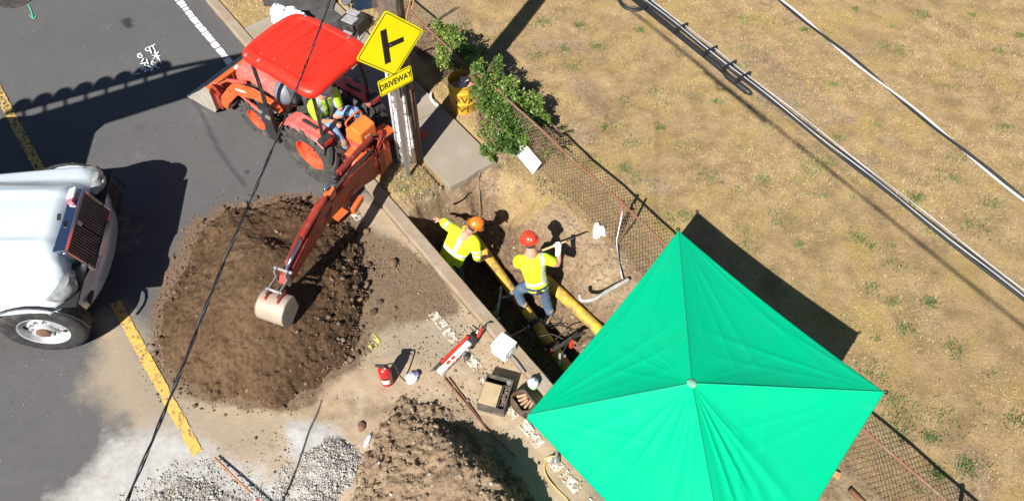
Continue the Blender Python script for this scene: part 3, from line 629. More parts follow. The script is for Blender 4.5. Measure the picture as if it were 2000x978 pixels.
for i in range(260):
    u, v = rng.uniform(900, 2050), rng.uniform(-60, 1000); p = G(u, v, 0.06)
    if ST(p)[1] < 2.6: continue
    m_ = int(rng.gamma(1.0, 22)) + 3; sp_ = rng.uniform(0.03, 0.22); X += list(rng.normal(p.x, sp_, m_)); Y += list(rng.normal(p.y, sp_ * 0.8, m_))
X = np.array(X); Y = np.array(Y); q = np.array([ST(p) for p in zip(X, Y)]); k = q[:, 1] > 2.5; X, Y, q = X[k], Y[k], q[k]
o = put('lawn_weeds', blades('lawn_weeds', X, Y, f_lz(q[:, 0], q[:, 1], X, Y), rng.uniform(0.02, 0.06, len(X)), 0.014, 1.2, M_GRN, rng.random(len(X))), M_GRN); tag(o, 'small green weed tufts dotted over the dry lawn', 'weeds', kind='stuff')
X = []; Y = []
for (u, v) in [(800, 345), (830, 350), (765, 385), (780, 370), (750, 435), (1075, 340), (1050, 360), (1020, 310), (840, 380), (820, 385), (1650, 880), (1625, 900), (1700, 900), (1730, 930), (1160, 370), (1100, 380), (985, 330)]:
    p = G(u, v, 0.09); m_ = rng.integers(50, 120); X += list(rng.normal(p.x, 0.12, m_)); Y += list(rng.normal(p.y, 0.10, m_))
X = np.array(X); Y = np.array(Y); q = np.array([ST(p) for p in zip(X, Y)]); k = (q[:, 1] > 0.3) & (q[:, 1] < 2.4) & (f_depth(q[:, 0], q[:, 1]) > -0.05); X, Y, q = X[k], Y[k], q[k]
o = put('verge_weeds', blades('verge_weeds', X, Y, f_vz(q[:, 0], q[:, 1], X, Y), rng.uniform(0.02, 0.06, len(X)), 0.012, 1.0, M_GRN, rng.random(len(X)) * 0.9), M_GRN); tag(o, 'sparse green weeds on the verge beside the trench and fence', 'weeds', kind='stuff')
# ---- shrubs along the fence: trunk, twigs and thousands of leaves
M_LEAF = leafmat('shrub_leaf', [(0.0, (0.030, 0.070, 0.014)), (0.45, (0.095, 0.175, 0.026)), (0.8, (0.19, 0.29, 0.045)), (1.0, (0.36, 0.36, 0.09))], rough=0.45, trans=0.25)
M_BARK = mat('shrub_bark', (0.16, 0.10, 0.06), (0.26, 0.18, 0.12), 20, 0.9, bump=0.004)
def leaves(name, clumps, parent, per=1.0, size=0.045):
    V = []; C_ = []
    for (c, r_, dens) in clumps:
        n = int(1500 * dens * per * (r_ / 0.25) ** 2); d = rng.normal(size=(n, 3)); d /= np.linalg.norm(d, axis=1)[:, None]
        rad = r_ * rng.uniform(0.2, 1.12, n) ** 0.7 * (1 + 0.5 * (fbm(d[:, 0] * 2 + c[0], d[:, 1] * 2 + d[:, 2], 2.0, 170)))
        p = np.array(c) + d * rad[:, None] * np.array([1, 1, 0.8])
        hole = fbm(p[:, 0] + p[:, 2], p[:, 1] - p[:, 2], 6, 171) > -0.02; p = p[hole]; d = d[hole]; n = len(p)
        ax = rng.normal(size=(n, 3)) * 0.8 + d * 0.7 + np.array([0, 0, -0.25]); ax /= np.linalg.norm(ax, axis=1)[:, None]
        up = np.array([0, 0, 1]) + rng.normal(size=(n, 3)) * 0.45; sd = np.cross(ax, up); sd /= np.linalg.norm(sd, axis=1)[:, None] + 1e-9
        L_ = (size * rng.uniform(0.6, 1.35, n))[:, None]; nr = np.cross(sd, ax)
        V.append(np.stack([p, p + ax * L_ * 0.5 + sd * L_ * 0.30 + nr * L_ * 0.10, p + ax * L_, p + ax * L_ * 0.5 - sd * L_ * 0.30 + nr * L_ * 0.10], 1))
        C_.append(np.clip(rng.normal(0.5, 0.16, n) + 1.1 * fbm(p[:, 0] + p[:, 2], p[:, 1], 3.0, 175), 0, 1))
    V = np.concatenate(V); C_ = np.concatenate(C_); n = len(V)
    f = (np.array([[0, 1, 2], [0, 2, 3]])[None] + (np.arange(n) * 4)[:, None, None]).reshape(-1, 3)
    me = np_mesh(name, V.reshape(-1, 3), f); at = me.attributes.new('rnd', 'FLOAT', 'POINT'); at.data.foreach_set('value', np.repeat(C_, 4).astype(np.float32))
    o = put(name, me, M_LEAF, parent); o['kind'] = 'stuff'; return o
def shrub(label, spots, base, dens=1.0, size=0.045, bare=0):
    t = thing('shrub', label, 'shrub', base); cl = []
    for (u, v, z, r_) in spots:
        p = G(u, v, z); cl.append((tuple(p), r_, dens))
        for _ in range(3):
            d_ = Vector((random.uniform(-1, 1), random.uniform(-1, 1), random.uniform(-.2, .6))).normalized() * r_ * random.uniform(.95, 1.35); cl.append((tuple(p + d_), r_ * random.uniform(.28, .45), dens * 1.2))
    leaves('foliage', cl, t, 1.0, size)
    b = MB(); B0 = Vector(base)
    for (c, r_, _) in cl:
        c = Vector(c); mid = (B0 + c) / 2 + Vector((random.uniform(-.1, .1), random.uniform(-.1, .1), 0.1))
        P_ = curve([B0 + Vector((random.uniform(-.06, .06), random.uniform(-.06, .06), 0)), mid, c], 4); b.tube(P_, [0.016 - 0.0012 * i for i in range(len(P_))], 5)
        for k in range(7 + bare):
            d = Vector((random.uniform(-1, 1), random.uniform(-1, 1), random.uniform(-0.3, 0.9))).normalized() * r_ * (1.0 + 0.3 * (bare > 0)); q = mid.lerp(c, random.random())
            b.tube([q, q + d * 0.55 + Vector((0, 0, 0.02)), q + d], [0.006, 0.004, 0.002], 4)
    b.obj('twigs', M_BARK, t); return t
g0 = W(-3.0, 2.35, 0.06)
shrub('loose leafy shrub growing through the fence behind the yellow road signs', [(845, 48, .8, .12), (862, 62, .8, .17), (885, 82, .75, .21), (905, 100, .6, .19), (872, 105, .8, .15), (900, 122, .6, .22), (862, 122, .5, .12), (920, 118, .5, .18), (880, 68, .5, .14), (935, 105, .4, .12)], tuple(W(-2.5, 2.42, 0.06)), 0.6, 0.052, 5)
shrub('dense bright green shrub beside the yellow rubbish drum', [(930, 126, .85, .15), (948, 150, .8, .21), (968, 175, .75, .28), (980, 205, .7, .30), (1010, 210, .6, .27), (958, 240, .45, .16), (1000, 250, .5, .27), (975, 272, .4, .22), (1042, 222, .5, .20), (955, 292, .2, .13), (1030, 245, .4, .22), (995, 180, .5, .2), (965, 130, .5, .15), (1000, 285, .3, .14), (945, 205, .6, .15), (1048, 205, .55, .10), (1035, 190, .5, .09), (1015, 165, .5, .10), (1060, 235, .4, .10), (945, 262, .3, .09), (940, 110, .7, .10)], tuple(W(-0.95, 2.55, 0.06)), 0.74, 0.050, 9)
shrub('sparse half-bare shrub between the leaning white placard and the fence', [(1055, 262, .35, .17), (1075, 280, .3, .16), (1060, 300, .2, .14), (1092, 258, .35, .12), (1045, 250, .3, .15), (1095, 290, .25, .11)], tuple(W(0.55, 2.55, 0.06)), 0.38, 0.035, bare=14)
# ================================================================ FENCE
M_RUST = mat('rusty_steel', (0.26, 0.115, 0.06), (0.16, 0.075, 0.045), 9, 0.85, 0.2, bump=0.003, dust=0.25, dustcol=(0.42, 0.36, 0.3))
M_WIRE = mat('rusty_mesh_wire', (0.20, 0.12, 0.07), (0.33, 0.24, 0.16), 6, 0.8, 0.3)
M_GALV = mat('galvanised_steel', (0.46, 0.46, 0.45), (0.36, 0.35, 0.34), 14, 0.45, 0.7, bump=0.001, dust=0.2)
FT = 2.42; FH = 0.80
fence = thing('chain_link_fence', 'low rusty chain-link fence running between the verge and the dry lawn', 'fence', tuple(W(2.0, FT, 0.06)))
def fz(s): return 0.07
def lean(s): return 0.05 * math.sin(s * 0.9) + 0.03 * math.sin(s * 2.3 + 1)
b = MB(); P_ = [W(-7 + 0.35 * i, FT + lean(-7 + .35 * i) * 0.5, fz(0) + FH + 0.012 * math.sin(i * 1.7)) for i in range(int(19 / 0.35) + 1)]
b.tube(P_, 0.019, 7); b.obj('top_rail', M_RUST, fence, smooth=True)
for sp_ in (-6.2, -3.45, -0.1, 2.72, 5.6, 8.4, 11.0):
    b = MB(); b.tube([W(sp_, FT + 0.03, -0.1), W(sp_, FT + 0.01 + lean(sp_) * 0.5, fz(0) + FH + 0.03)], 0.026, 10); b.ell(W(sp_, FT + 0.01, fz(0) + FH + 0.035), (0.035, 0.035, 0.025)); b.obj('post', M_RUST, fence, smooth=True)
V = []; step = 0.068
def fp(s, h):
    bulge = 0.10 * math.sin(s * 1.3) * max(0, 0.45 - h) + 0.07 * (0.35 - h) * (h < 0.35)
    return W(s, FT + lean(s) * 0.5 * h / FH + bulge - 0.10 * (1 - h / FH) ** 2, fz(0) + h * (0.985 + 0.012 * math.sin(s * 5)))
for d in (1, -1):
    s0 = -7.0
    while s0 < 11.8:
        pts = []; N_ = 7
        for i in range(N_ + 1):
            h = (FH - 0.01) * i / N_; s1 = s0 + d * h * 0.9
            pts.append(fp(s1, h))
        for i in range(N_):
            a_, c_ = pts[i], pts[i + 1]; u1 = Vector((RN.x, RN.y, 0)) * 0.0036; u2 = Vector((RD.x, RD.y, 0)) * 0.0036
            V += [a_ + u1, a_ - u1 * .5 + u2, a_ - u1 * .5 - u2, c_ + u1, c_ - u1 * .5 + u2, c_ - u1 * .5 - u2]
        s0 += step
V = np.array([tuple(q) for q in V]); n = len(V) // 6
f = (np.array([[0, 1, 4, 3], [1, 2, 5, 4], [2, 0, 3, 5]])[None] + (np.arange(n) * 6)[:, None, None]).reshape(-1, 4)
o = put('wire_mesh', np_mesh('wire_mesh', V, f), M_WIRE, fence); o['kind'] = 'stuff'
# loose galvanised post and tension bar leaning on the fence
t = thing('leaning_pipe', 'thin rust-spotted pipe leaning against the fence near the green tent', 'pipe', tuple(G(1205, 500, 0.1)))
b = MB(); b.tube([G(1240, 398, 0.75), G(1228, 440, 0.4), G(1206, 474, 0.16)], 0.018, 8); b.obj('brace', M_RUST, t, smooth=True)
b = MB(); b.tube([G(1216, 412, 0.72), G(1204, 470, 0.18), G(1208, 510, 0.12), G(1216, 545, 0.12)], 0.014, 8); b.obj('rod', M_GALV, t, smooth=True)
# ================================================================ UTILITY POLE, SIGN
M_POLE = mat('weathered_pole_wood', (0.20, 0.155, 0.115), (0.11, 0.08, 0.06), 5, 0.9, bump=0.012, bscale=18)
PB = Vector((-1.64, 8.06, 0.0))
pole = thing('utility_pole', 'tall weathered wooden utility pole with white paint marks behind the road signs', 'utility pole', tuple(PB))
PT = PB + Vector((0.26, 0.10, 10.5))
def polept(z, a, ex=0.0):
    r_ = 0.178 - 0.006 * z + ex; c = PB.lerp(PT, z / 10.5); return c + Vector((math.cos(a) * r_, math.sin(a) * r_, 0))
b = MB(); rr = []
for i in range(44):
    z = -0.2 + 10.7 * (i / 43.0) ** 1.15; rr.append([tuple(polept(z, 2 * math.pi * k / 40, 0.006 * math.sin(k * 2.1 + 0.6 * math.sin(z)) + 0.004 * math.sin(k * 5.3 + z))) for k in range(40)])
b.loft(rr); b.obj('trunk', M_POLE, pole, auto=60)
M_WPAINT = paint_mat('white_paint_on_wood', (0.72, 0.72, 0.70), 0.47, 9, 0.15)
def patch(z0, z1, a0, a1, name, m, ex=0.010):
    b = MB(); n1, n2 = 10, 8; vs = [tuple(polept(z0 + (z1 - z0) * i / n1, a0 + (a1 - a0) * j / n2, ex)) for i in range(n1 + 1) for j in range(n2 + 1)]
    b.add(vs, [(i * (n2 + 1) + j, i * (n2 + 1) + j + 1, (i + 1) * (n2 + 1) + j + 1, (i + 1) * (n2 + 1) + j) for i in range(n1) for j in range(n2)])
    return b.obj(name, m, pole, smooth=True)
patch(0.12, 1.5, R(200), R(255), 'paint_patch', M_WPAINT)
patch(0.45, 1.15, R(292), R(338), 'paint_patch', M_WPAINT)
patch(0.30, 1.9, R(278), R(288), 'paper_strip', M_WPAINT, 0.013)
M_BROWN = mat('brown_timber', (0.22, 0.11, 0.07), (0.12, 0.065, 0.045), 12, 0.9, bump=0.004, dust=0.15)
b = MB(); c = polept(0.9, R(300), 0.03); d_ = (PB - Vector((c.x, c.y, 0))); 
for (az, w_, z0, z1) in ((R(318), 0.055, 0.05, 1.75), (R(338), 0.05, 0.0, 1.55), (R(352), 0.04, 0.1, 1.3)):
    q0 = polept(z0, az, 0.014); q1 = polept(z1, az, 0.014); b.tube([q0, q1], [w_ * 0.62, w_ * 0.55], 6)
b.obj('timber_moulding', M_BROWN, pole)
b = MB(); b.tube([polept(0.1, R(215), 0.03), polept(2.6, R(215), 0.03)], 0.022, 8); b.obj('conduit', mat('grey_conduit', (0.55, 0.56, 0.58), None, rough=0.5, dust=0.2), pole, smooth=True)
# cross arm and brackets high on the pole (outside the frame, they carry the wires)
b = MB(); M_ = Matrix.Translation(PB + Vector((0, 0, 7.15))) @ Matrix.Rotation(math.atan2(RN.y, RN.x), 4, 'Z'); b.box((0.8, 0.24, 0), (3.6, 0.1, 0.12), M_); b.obj('cross_arm', M_POLE, pole, bv=0.008)
M_STEEL = mat('sign_post_steel', (0.48, 0.49, 0.50), (0.36, 0.37, 0.39), 20, 0.4, 0.75, dust=0.15)
SB = G(799, 347, 0.10); STP = G(762, 87, 2.62)
sign = thing('road_sign', 'yellow diamond side-road warning sign over a DRIVEWAY plate on a steel post', 'road sign', tuple(SB))
ez = (STP - SB).normalized(); TOPZ = SB + ez * ((2.95 - SB.z) / ez.z)
prof = [(-0.030, 0.0), (-0.036, 0.030), (-0.031, 0.034), (-0.019, 0.006), (0.019, 0.006), (0.031, 0.034), (0.036, 0.030), (0.030, 0.0)]
sx = Vector((RN.x, RN.y, 0)); sx = (sx - ez * sx.dot(ez)).normalized(); nrm = sx.cross(ez).normalized()        # nrm faces along the road towards the camera side
if nrm.y > 0: nrm = -nrm
def SM(o): m_ = Matrix((sx, ez, nrm)).transposed().to_4x4(); m_.translation = o; return m_
b = MB(); rings = []
for q in (SB - ez * 0.1, TOPZ): rings.append([tuple(q + sx * p[0] - nrm * p[1] - nrm * 0.004) for p in prof])
b.loft(rings); b.obj('post', M_STEEL, sign)
M_YS = mat('yellow_sign_sheeting', (0.93, 0.78, 0.004), (0.90, 0.74, 0.004), 5, 0.35); M_BK = mat('sign_black', (0.014, 0.010, 0.008), None, rough=0.45)
def rrect(w_, h_, r_, n=6):
    out = []
    for cx, cy, a0 in ((w_ / 2 - r_, h_ / 2 - r_, 0), (-w_ / 2 + r_, h_ / 2 - r_, 90), (-w_ / 2 + r_, -h_ / 2 + r_, 180), (w_ / 2 - r_, -h_ / 2 + r_, 270)):
        for i in range(n + 1): a_ = R(a0 + 90 * i / n); out.append((cx + r_ * math.cos(a_), cy + r_ * math.sin(a_)))
    return out
DC = STP.copy(); MD = SM(DC + nrm * 0.006) @ Matrix.Rotation(R(45), 4, 'Z'); MD0 = SM(DC + nrm * 0.006)
dia = 0.735
b = MB(); b.prism(rrect(dia, dia, 0.045), 0, 0.004, MD); pl = b.obj('diamond_plate', M_YS, sign)
def ring(w_, h_, r_, th, z0, z1, M_):
    o_ = rrect(w_, h_, r_); i_ = rrect(w_ - 2 * th, h_ - 2 * th, max(r_ - th, 0.005)); n = len(o_); b = MB()
    vs = [(p[0], p[1], z) for z in (z0, z1) for p in o_ + i_]; fs = []
    for k in range(n):
        k2 = (k + 1) % n
        fs += [(2 * n + k, 2 * n + k2, 3 * n + k2, 3 * n + k), (k, k2, 2 * n + k2, 2 * n + k), (n + k2, n + k, 3 * n + k, 3 * n + k2)]
    b.add(vs, fs, M_); return b
ring(dia - 0.04, dia - 0.04, 0.035, 0.010, 0.004, 0.0055, MD).obj('border', M_BK, sign)
b = MB(); b.box((-0.075, 0.0, 0.005), (0.09, 0.52, 0.003), MD0); b.box((0.085, 0.0, 0.005), (0.23, 0.075, 0.0032), MD0); b.obj('side_road_symbol', M_BK, sign)
b = MB()
for y_b in (0.0,): b.ell(MD0 @ Vector((0.0, y_b, 0.006)), (0.009, 0.009, 0.006))
b.obj('bolt', M_GALV, sign)
PC = SB + (STP - SB) * ((2.02 - SB.z) / (STP.z - SB.z)); MP = SM(PC + nrm * 0.006) @ Matrix.Rotation(R(3), 4, 'Z')
b = MB(); b.prism(rrect(0.53, 0.27, 0.03), 0, 0.004, MP); b.obj('name_plate', M_YS, sign)
ring(0.505, 0.245, 0.024, 0.009, 0.004, 0.0055, MP).obj('border', M_BK, sign)
b = MB(); text_mb('DRIVEWAY', 0.112, MP @ Matrix.Translation((0, 0, 0.0052)) @ Matrix.Diagonal((0.90, 1.22, 1, 1)), b, 0.001, 0.0022); b.obj('lettering', M_BK, sign)
# two timber stakes leaning at the pole
M_STK = mat('pale_stake_wood', (0.50, 0.26, 0.12), (0.38, 0.20, 0.10), 8, 0.8)
for k, (a_, c_) in enumerate((((806, -20, 1.3), (790, 52, .5)), ((813, -20, 1.3), (797, 50, .5)))):
    b = MB(); b.tube([G(*a_), G(*c_)], 0.013, 6); o = b.obj('timber_stake', M_STK, loc=tuple(G(*c_))); tag(o, ('left one', 'right one')[k] + ' of two thin orange-brown stakes right of the utility pole at the top edge', 'stake', 'thin stakes beside the utility pole')
# ================================================================ DRUM, PLACARD
M_DRUM = mat('yellow_drum_paint', (0.66, 0.40, 0.02), (0.52, 0.30, 0.02), 8, 0.6, dust=0.22, dustcol=(0.25, 0.15, 0.07)); M_DIN = mat('drum_inside', (0.40, 0.24, 0.03), None, rough=0.8)
db = G(906, 207, 0.08); drum = thing('rubbish_drum', 'open yellow steel drum full of litter beside the green shrub', 'rubbish drum', tuple(db))
b = MB(); r_ = 0.225; hh_ = 0.60
b.lathe([(0.001, 0.0), (r_, 0.0), (r_, 0.20), (r_ + 0.012, 0.22), (r_, 0.24), (r_, 0.43), (r_ + 0.012, 0.45), (r_, 0.47), (r_, hh_ - 0.012), (r_ + 0.01, hh_), (r_ - 0.012, hh_), (r_ - 0.014, 0.30)], 40, Matrix.Translation(db)); b.obj('shell', M_DRUM, drum, auto=40)
b = MB(); b.lathe([(0.001, 0.42), (r_ - 0.014, 0.42), (r_ - 0.014, 0.30)], 24, Matrix.Translation(db)); b.obj('bottom', M_DIN, drum)
b = MB(); 
for k, (an, z, s_l) in enumerate(((250, 0.30, 'V'), (275, 0.32, 'M'), (300, 0.3, 'N'), (262, 0.12, 'O'), (290, 0.12, 'X'))):
    a_ = R(an); o_ = db + Vector((math.cos(a_) * (r_ + 0.004), math.sin(a_) * (r_ + 0.004), z)); x_ax = Vector((-math.sin(a_), math.cos(a_), 0)); zz = Vector((math.cos(a_), math.sin(a_), 0))
    M_ = Matrix((x_ax, Vector((0, 0, 1)), zz)).transposed().to_4x4(); M_.translation = o_
    b.box((0, 0.03 * (k % 2), 0.001), (0.02, 0.14, 0.003), M_ @ Matrix.Rotation(R((-25, 20, -20, 35, 0)[k]), 4, 'Z')); b.box((0.03, 0.02, 0.001), (0.016, 0.12, 0.0034), M_ @ Matrix.Rotation(R((25, -22, 0, -35, 90)[k]), 4, 'Z'))
b.obj('painted_marks', mat('dark_brown_marks', (0.09, 0.045, 0.02), None, rough=0.8), drum)
def crumple(name, c, r_, m, parent, seed=0, sq=(1, 1, 0.5), n=10):
    rg = np.random.default_rng(seed); b = MB(); b.ell((0, 0, 0), (1, 1, 1), None, n)
    vs = []
    for v_ in b.v:
        q = np.array(v_); k = 1 + 0.45 * float(fbm([q[0] * 1.7 + seed], [q[1] * 1.7 + q[2] * 1.3], 1.6, seed)[0]) * 2 * 0.6 + rg.uniform(-0.05, 0.05)
        vs.append((c[0] + q[0] * k * r_ * sq[0], c[1] + q[1] * k * r_ * sq[1], c[2] + q[2] * k * r_ * sq[2]))
    b.v = vs; return b.obj(name, m, parent, loc=None if parent is not None else (c[0], c[1], c[2] - r_ * sq[2]), smooth=False)
M_PAPW = mat('white_paper', (0.78, 0.76, 0.74), (0.6, 0.55, 0.52), 20, 0.8); M_PAPR = mat('red_wrapper', (0.38, 0.07, 0.08), (0.6, 0.4, 0.38), 16, 0.6)
for i, (dx, dy, r2, m_, lb) in enumerate(((-.09, -.03, .09, M_PAPR, 'crumpled dark red wrapper inside the yellow drum'), (.02, -.06, .08, M_PAPW, 'crumpled white paper nearest the front rim of the yellow drum'), (.10, -.02, .07, M_PAPR, 'small red and white packet at the right inside the drum'), (.03, .08, .08, M_PAPW, 'white paper cup at the back inside the yellow drum'))):
    o = crumple('litter', (db.x + dx, db.y + dy, 0.08 + 0.50), r2, m_, None, i + 3); tag(o, lb, 'litter')
pc = G(1027, 303, 0.22); pcl = thing('placard', 'white placard with grey lettering leaning below the sparse shrub', 'placard', tuple(G(1030, 318, 0.08)))
e1 = (G(1049, 328, 0.13) - G(1003, 274, 0.20)).normalized(); e2 = Vector((0.45, 0.35, 0.75)); e2 = (e2 - e1 * e2.dot(e1)).normalized(); e3 = e1.cross(e2)
if e3.dot(Vector((0, -.6, .8))) < 0: e3 = -e3
M_ = Matrix((e1, e2, e3)).transposed().to_4x4(); M_.translation = pc
M_PW = mat('placard_white', (0.80, 0.80, 0.79), (0.68, 0.67, 0.64), 6, 0.5); M_PG = mat('placard_grey_print', (0.22, 0.24, 0.27), None, rough=0.6)
b = MB(); b.box((0, 0, 0), (0.62, 0.24, 0.008), M_); b.obj('panel', M_PW, pcl)
b = MB()
for j, y_ in enumerate((-0.075, -0.03, 0.015)): b.box((0.07 + 0.01 * j, y_, 0.005), (0.30 - 0.03 * j, 0.018, 0.003), M_)
for j in range(5): b.box((-0.27 + 0.036 * j, 0.06 - 0.03 * j, 0.005), (0.02, 0.06, 0.003), M_ @ Matrix.Rotation(R(20), 4, 'Z'))
b.obj('print', M_PG, pcl)['kind'] = 'stuff'
b = MB(); b.tube([M_ @ Vector((0, -0.10, -0.01)), M_ @ Vector((0, -0.20, -0.03))], 0.008, 6); b.obj('stake', M_STK, pcl)
# ================================================================ TENT
k_ = Nt('green_tent_cloth'); k_.set(col=k_.mix(k_.ramp(k_.noise(1.3, 6, 0.7), [(0.4, 0.0), (0.7, 0.5)]), (0.0, 0.60, 0.305), (0.01, 0.53, 0.28)), rough=0.62); _c = k_.mix(k_.ramp(k_.noise(1.7, 9, 0.82), [(0.60, 0.0), (0.74, 0.28)]), k_.mix(k_.ramp(k_.noise(1.3, 6, 0.7), [(0.4, 0.0), (0.7, 0.5)]), (0.0, 0.53, 0.26), (0.01, 0.47, 0.24)), (0.07, 0.38, 0.22)); k_.set(col=_c); k_.b.inputs['Specular IOR Level'].default_value = 0.08
dm = k_.ramp(k_.noise(2.2, 9, 0.8), [(0.66, 0.0), (0.74, 0.45)]); 
tl_ = k_.n('ShaderNodeBsdfTranslucent'); tl_.inputs[0].default_value = (0.0, 0.56, 0.27, 1); mx = k_.n('ShaderNodeMixShader'); mx.inputs[0].default_value = 0.22
k_.l(k_.b.outputs[0], mx.inputs[1]); k_.l(tl_.outputs[0], mx.inputs[2]); k_.l(mx.outputs[0], k_.out.inputs[0]); k_.bump(k_.noise(18, 6, 0.6), 0.5, 0.006)
M_TENT = k_.m
cT, cL, cR = G(1325, 450, 1.72), G(1030, 810, 1.50), G(1727, 765, 1.80); cB = cL + cR - cT; cB.z = 1.6
AP = G(1351, 748, 2.12)
tent = thing('canopy_tent', 'bright green four-sided work tent with a peaked cloth roof over the trench end', 'tent', (cT.x / 4 + cL.x / 4 + cR.x / 4 + cB.x / 4, cT.y / 4 + cL.y / 4 + cR.y / 4 + cB.y / 4, 0.08))
N1 = 90; b_v = []; b_f = []
crn = [cT, cR, cB, cL]; off = 0
for q in range(4):
    A_, B_ = crn[q], crn[(q + 1) % 4]; ed = (B_ - A_); L_ = ed.length; nn = ed.cross(AP - A_).normalized()
    if nn.z < 0: nn = -nn
    inn = ((A_ + B_) / 2 - AP); inn.z = 0; inn.normalize()
    for i in range(N1 + 1):
        a_ = i / N1                                   # 0 apex .. 1 eave
        for j in range(N1 + 1):
            c_ = j / N1
            e = A_.lerp(B_, c_); sag = 4 * c_ * (1 - c_)
            p = AP.lerp(e, a_)
            p = p - inn * 0.022 * sag * a_ * a_ - Vector((0, 0, 1)) * (0.045 * sag * math.sin(math.pi * a_) + 0.03 * sag * a_)
            # tension folds radiate from the corners and the peak
            da = math.hypot((e - A_).length * a_ + 1e-3, (1 - a_) * L_ * 0.72) / L_; db2 = math.hypot((e - B_).length * a_ + 1e-3, (1 - a_) * L_ * 0.72) / L_
            an1 = math.atan2((1 - a_), c_ * a_ + 1e-4); an2 = math.atan2((1 - a_), (1 - c_) * a_ + 1e-4)
            edge = min(1, 6 * c_ * a_, 6 * (1 - c_) * a_) if a_ > 0 else 0
            fold = 0.013 * math.exp(-da * 2.4) * (1 - abs(math.sin(an1 * 8 + q * 2.1 + 1.5 * math.sin(an1 * 5)))) ** 2 + 0.013 * math.exp(-db2 * 2.4) * (1 - abs(math.sin(an2 * 7 + q + 1.4 * math.sin(an2 * 4 + 1)))) ** 2
            fold += 0.012 * math.exp(-((a_ - 0.3) / 0.5) ** 2) * (1 - abs(math.sin(c_ * 12 + q * 1.7 + 2.2 * math.sin(c_ * 7 + q)))) ** 2.5 * (1.7 if q in (1, 2) else 0.3)
            if q == 1 or q == 2: fold += 0.008 * math.sin(c_ * 60 + 3 * math.sin(a_ * 3 + q)) * math.exp(-((c_ - (0.75 if q == 1 else 0.25)) / 0.2) ** 2) * (0.4 + 0.6 * math.sin(a_ * 3.1))
            fold += 0.014 * float(math.sin(a_ * 5 + q) * math.sin(c_ * 6 + q * 2)) * 0.5
            p = p + nn * fold * edge * (1 if a_ < 1 else 0.4)
            b_v.append(tuple(p))
    for i in range(N1):
        for j in range(N1):
            k = off + i * (N1 + 1) + j; b_f.append((k, k + 1, k + N1 + 2, k + N1 + 1))
    # short valance turned under the eave
    v0 = len(b_v)
    for j in range(N1 + 1):
        p = Vector(b_v[off + N1 * (N1 + 1) + j]); b_v.append(tuple(p + Vector((-inn.x * -0.012, -inn.y * -0.012, -0.05)))); b_v.append(tuple(p + Vector((-inn.x * 0.02, -inn.y * 0.02, -0.17))))
    for j in range(N1):
        e0 = off + N1 * (N1 + 1) + j; b_f.append((e0, e0 + 1, v0 + 2 * j + 2, v0 + 2 * j)); b_f.append((v0 + 2 * j, v0 + 2 * j + 2, v0 + 2 * j + 3, v0 + 2 * j + 1))
    off = len(b_v)
me = bpy.data.meshes.new('canopy'); me.from_pydata(b_v, [], b_f); me.update(); put('canopy', me, M_TENT, tent, smooth=True)
b = MB()
for q in crn: 
    P_ = [AP.lerp(q, i / 20) + Vector((0, 0, 0.006)) for i in range(21)]; b.tube(P_, 0.005, 5)
b.obj('ridge_seam', mat('dark_green_seam', (0.0, 0.30, 0.16), None, rough=0.7), tent)
b = MB(); b.lathe([(0.05, -0.004), (0.038, 0.008), (0.001, 0.012)], 14, Matrix.Translation(AP)); b.obj('peak_cap', mat('faded_peak_cloth', (0.04, 0.45, 0.26), (0.28, 0.42, 0.26), 30, 0.8, bump=0.004), tent, smooth=True)
M_ALU = mat('tent_frame_aluminium', (0.5, 0.5, 0.5), None, rough=0.4, metal=0.8)
for q in crn:
    c0 = Vector((tent.location.x, tent.location.y, 0)); foot = Vector((q.x, q.y, 0.05)) + (c0 - Vector((q.x, q.y, 0))) * 0.20; foot.z = 0.05
    b = MB(); b.tube([foot, q + (c0 - Vector((q.x, q.y, 0))) * 0.02 + Vector((0, 0, -0.04 - 0.0))], 0.016, 8) if False else b.tube([foot, Vector((foot.x, foot.y, q.z - 0.04))], 0.016, 8); b.box((foot.x, foot.y, foot.z + 0.01), (0.09, 0.09, 0.02)); b.obj('leg', M_ALU, tent)
    b = MB(); b.lathe([(0.014, -0.008), (0.024, -0.008), (0.024, 0.008), (0.014, 0.008), (0.014, -0.008)], 14, Matrix.Translation(q + (q - AP).normalized() * 0.02)); b.obj('corner_ring', M_BK, tent)
for i in range(4):
    _c0 = Vector((tent.location.x, tent.location.y, 1.6)); A_, B_ = crn[i].lerp(_c0, .10) - Vector((0, 0, 0.12)), crn[(i + 1) % 4].lerp(_c0, .10) - Vector((0, 0, 0.12)); c0 = (A_ + B_) / 2; b = MB()
    b.tube([A_, c0 + Vector((0, 0, -0.25)), B_], 0.010, 6); b.obj('truss_bar', M_ALU, tent)
# ================================================================ OVERHEAD WIRES
M_CAB = mat('black_cable', (0.018, 0.019, 0.021), None, rough=0.5); M_CABG = mat('bare_conductor', (0.62, 0.63, 0.65), (0.30, 0.31, 0.33), 3, 0.4, 0.3); M_CABW = mat('pale_sheathed_cable', (0.60, 0.58, 0.55), (0.4, 0.38, 0.36), 3, 0.6)
def ext(a_, c_, z, k0=0.6, k1=0.8):                    # straight run through two surveyed points, continued past the frame
    p, q = G(*a_, z), G(*c_, z); d = q - p; return p - d * k0, q + d * k1
ZB = 6.0
p0, p1 = ext((1262, 0), (2000, 578), ZB, 1.2, 1.5)
bun = thing('cable_bundle', 'overhead bundle of dark cables with a splice case crossing the lawn', 'cable bundle', tuple((p0 + p1) / 2))
dirb = (p1 - p0).normalized(); sid = Vector((dirb.y, -dirb.x, 0)).normalized()
M_CABL = mat('sky_lit_sheath', (0.13, 0.14, 0.16), None, rough=0.3)
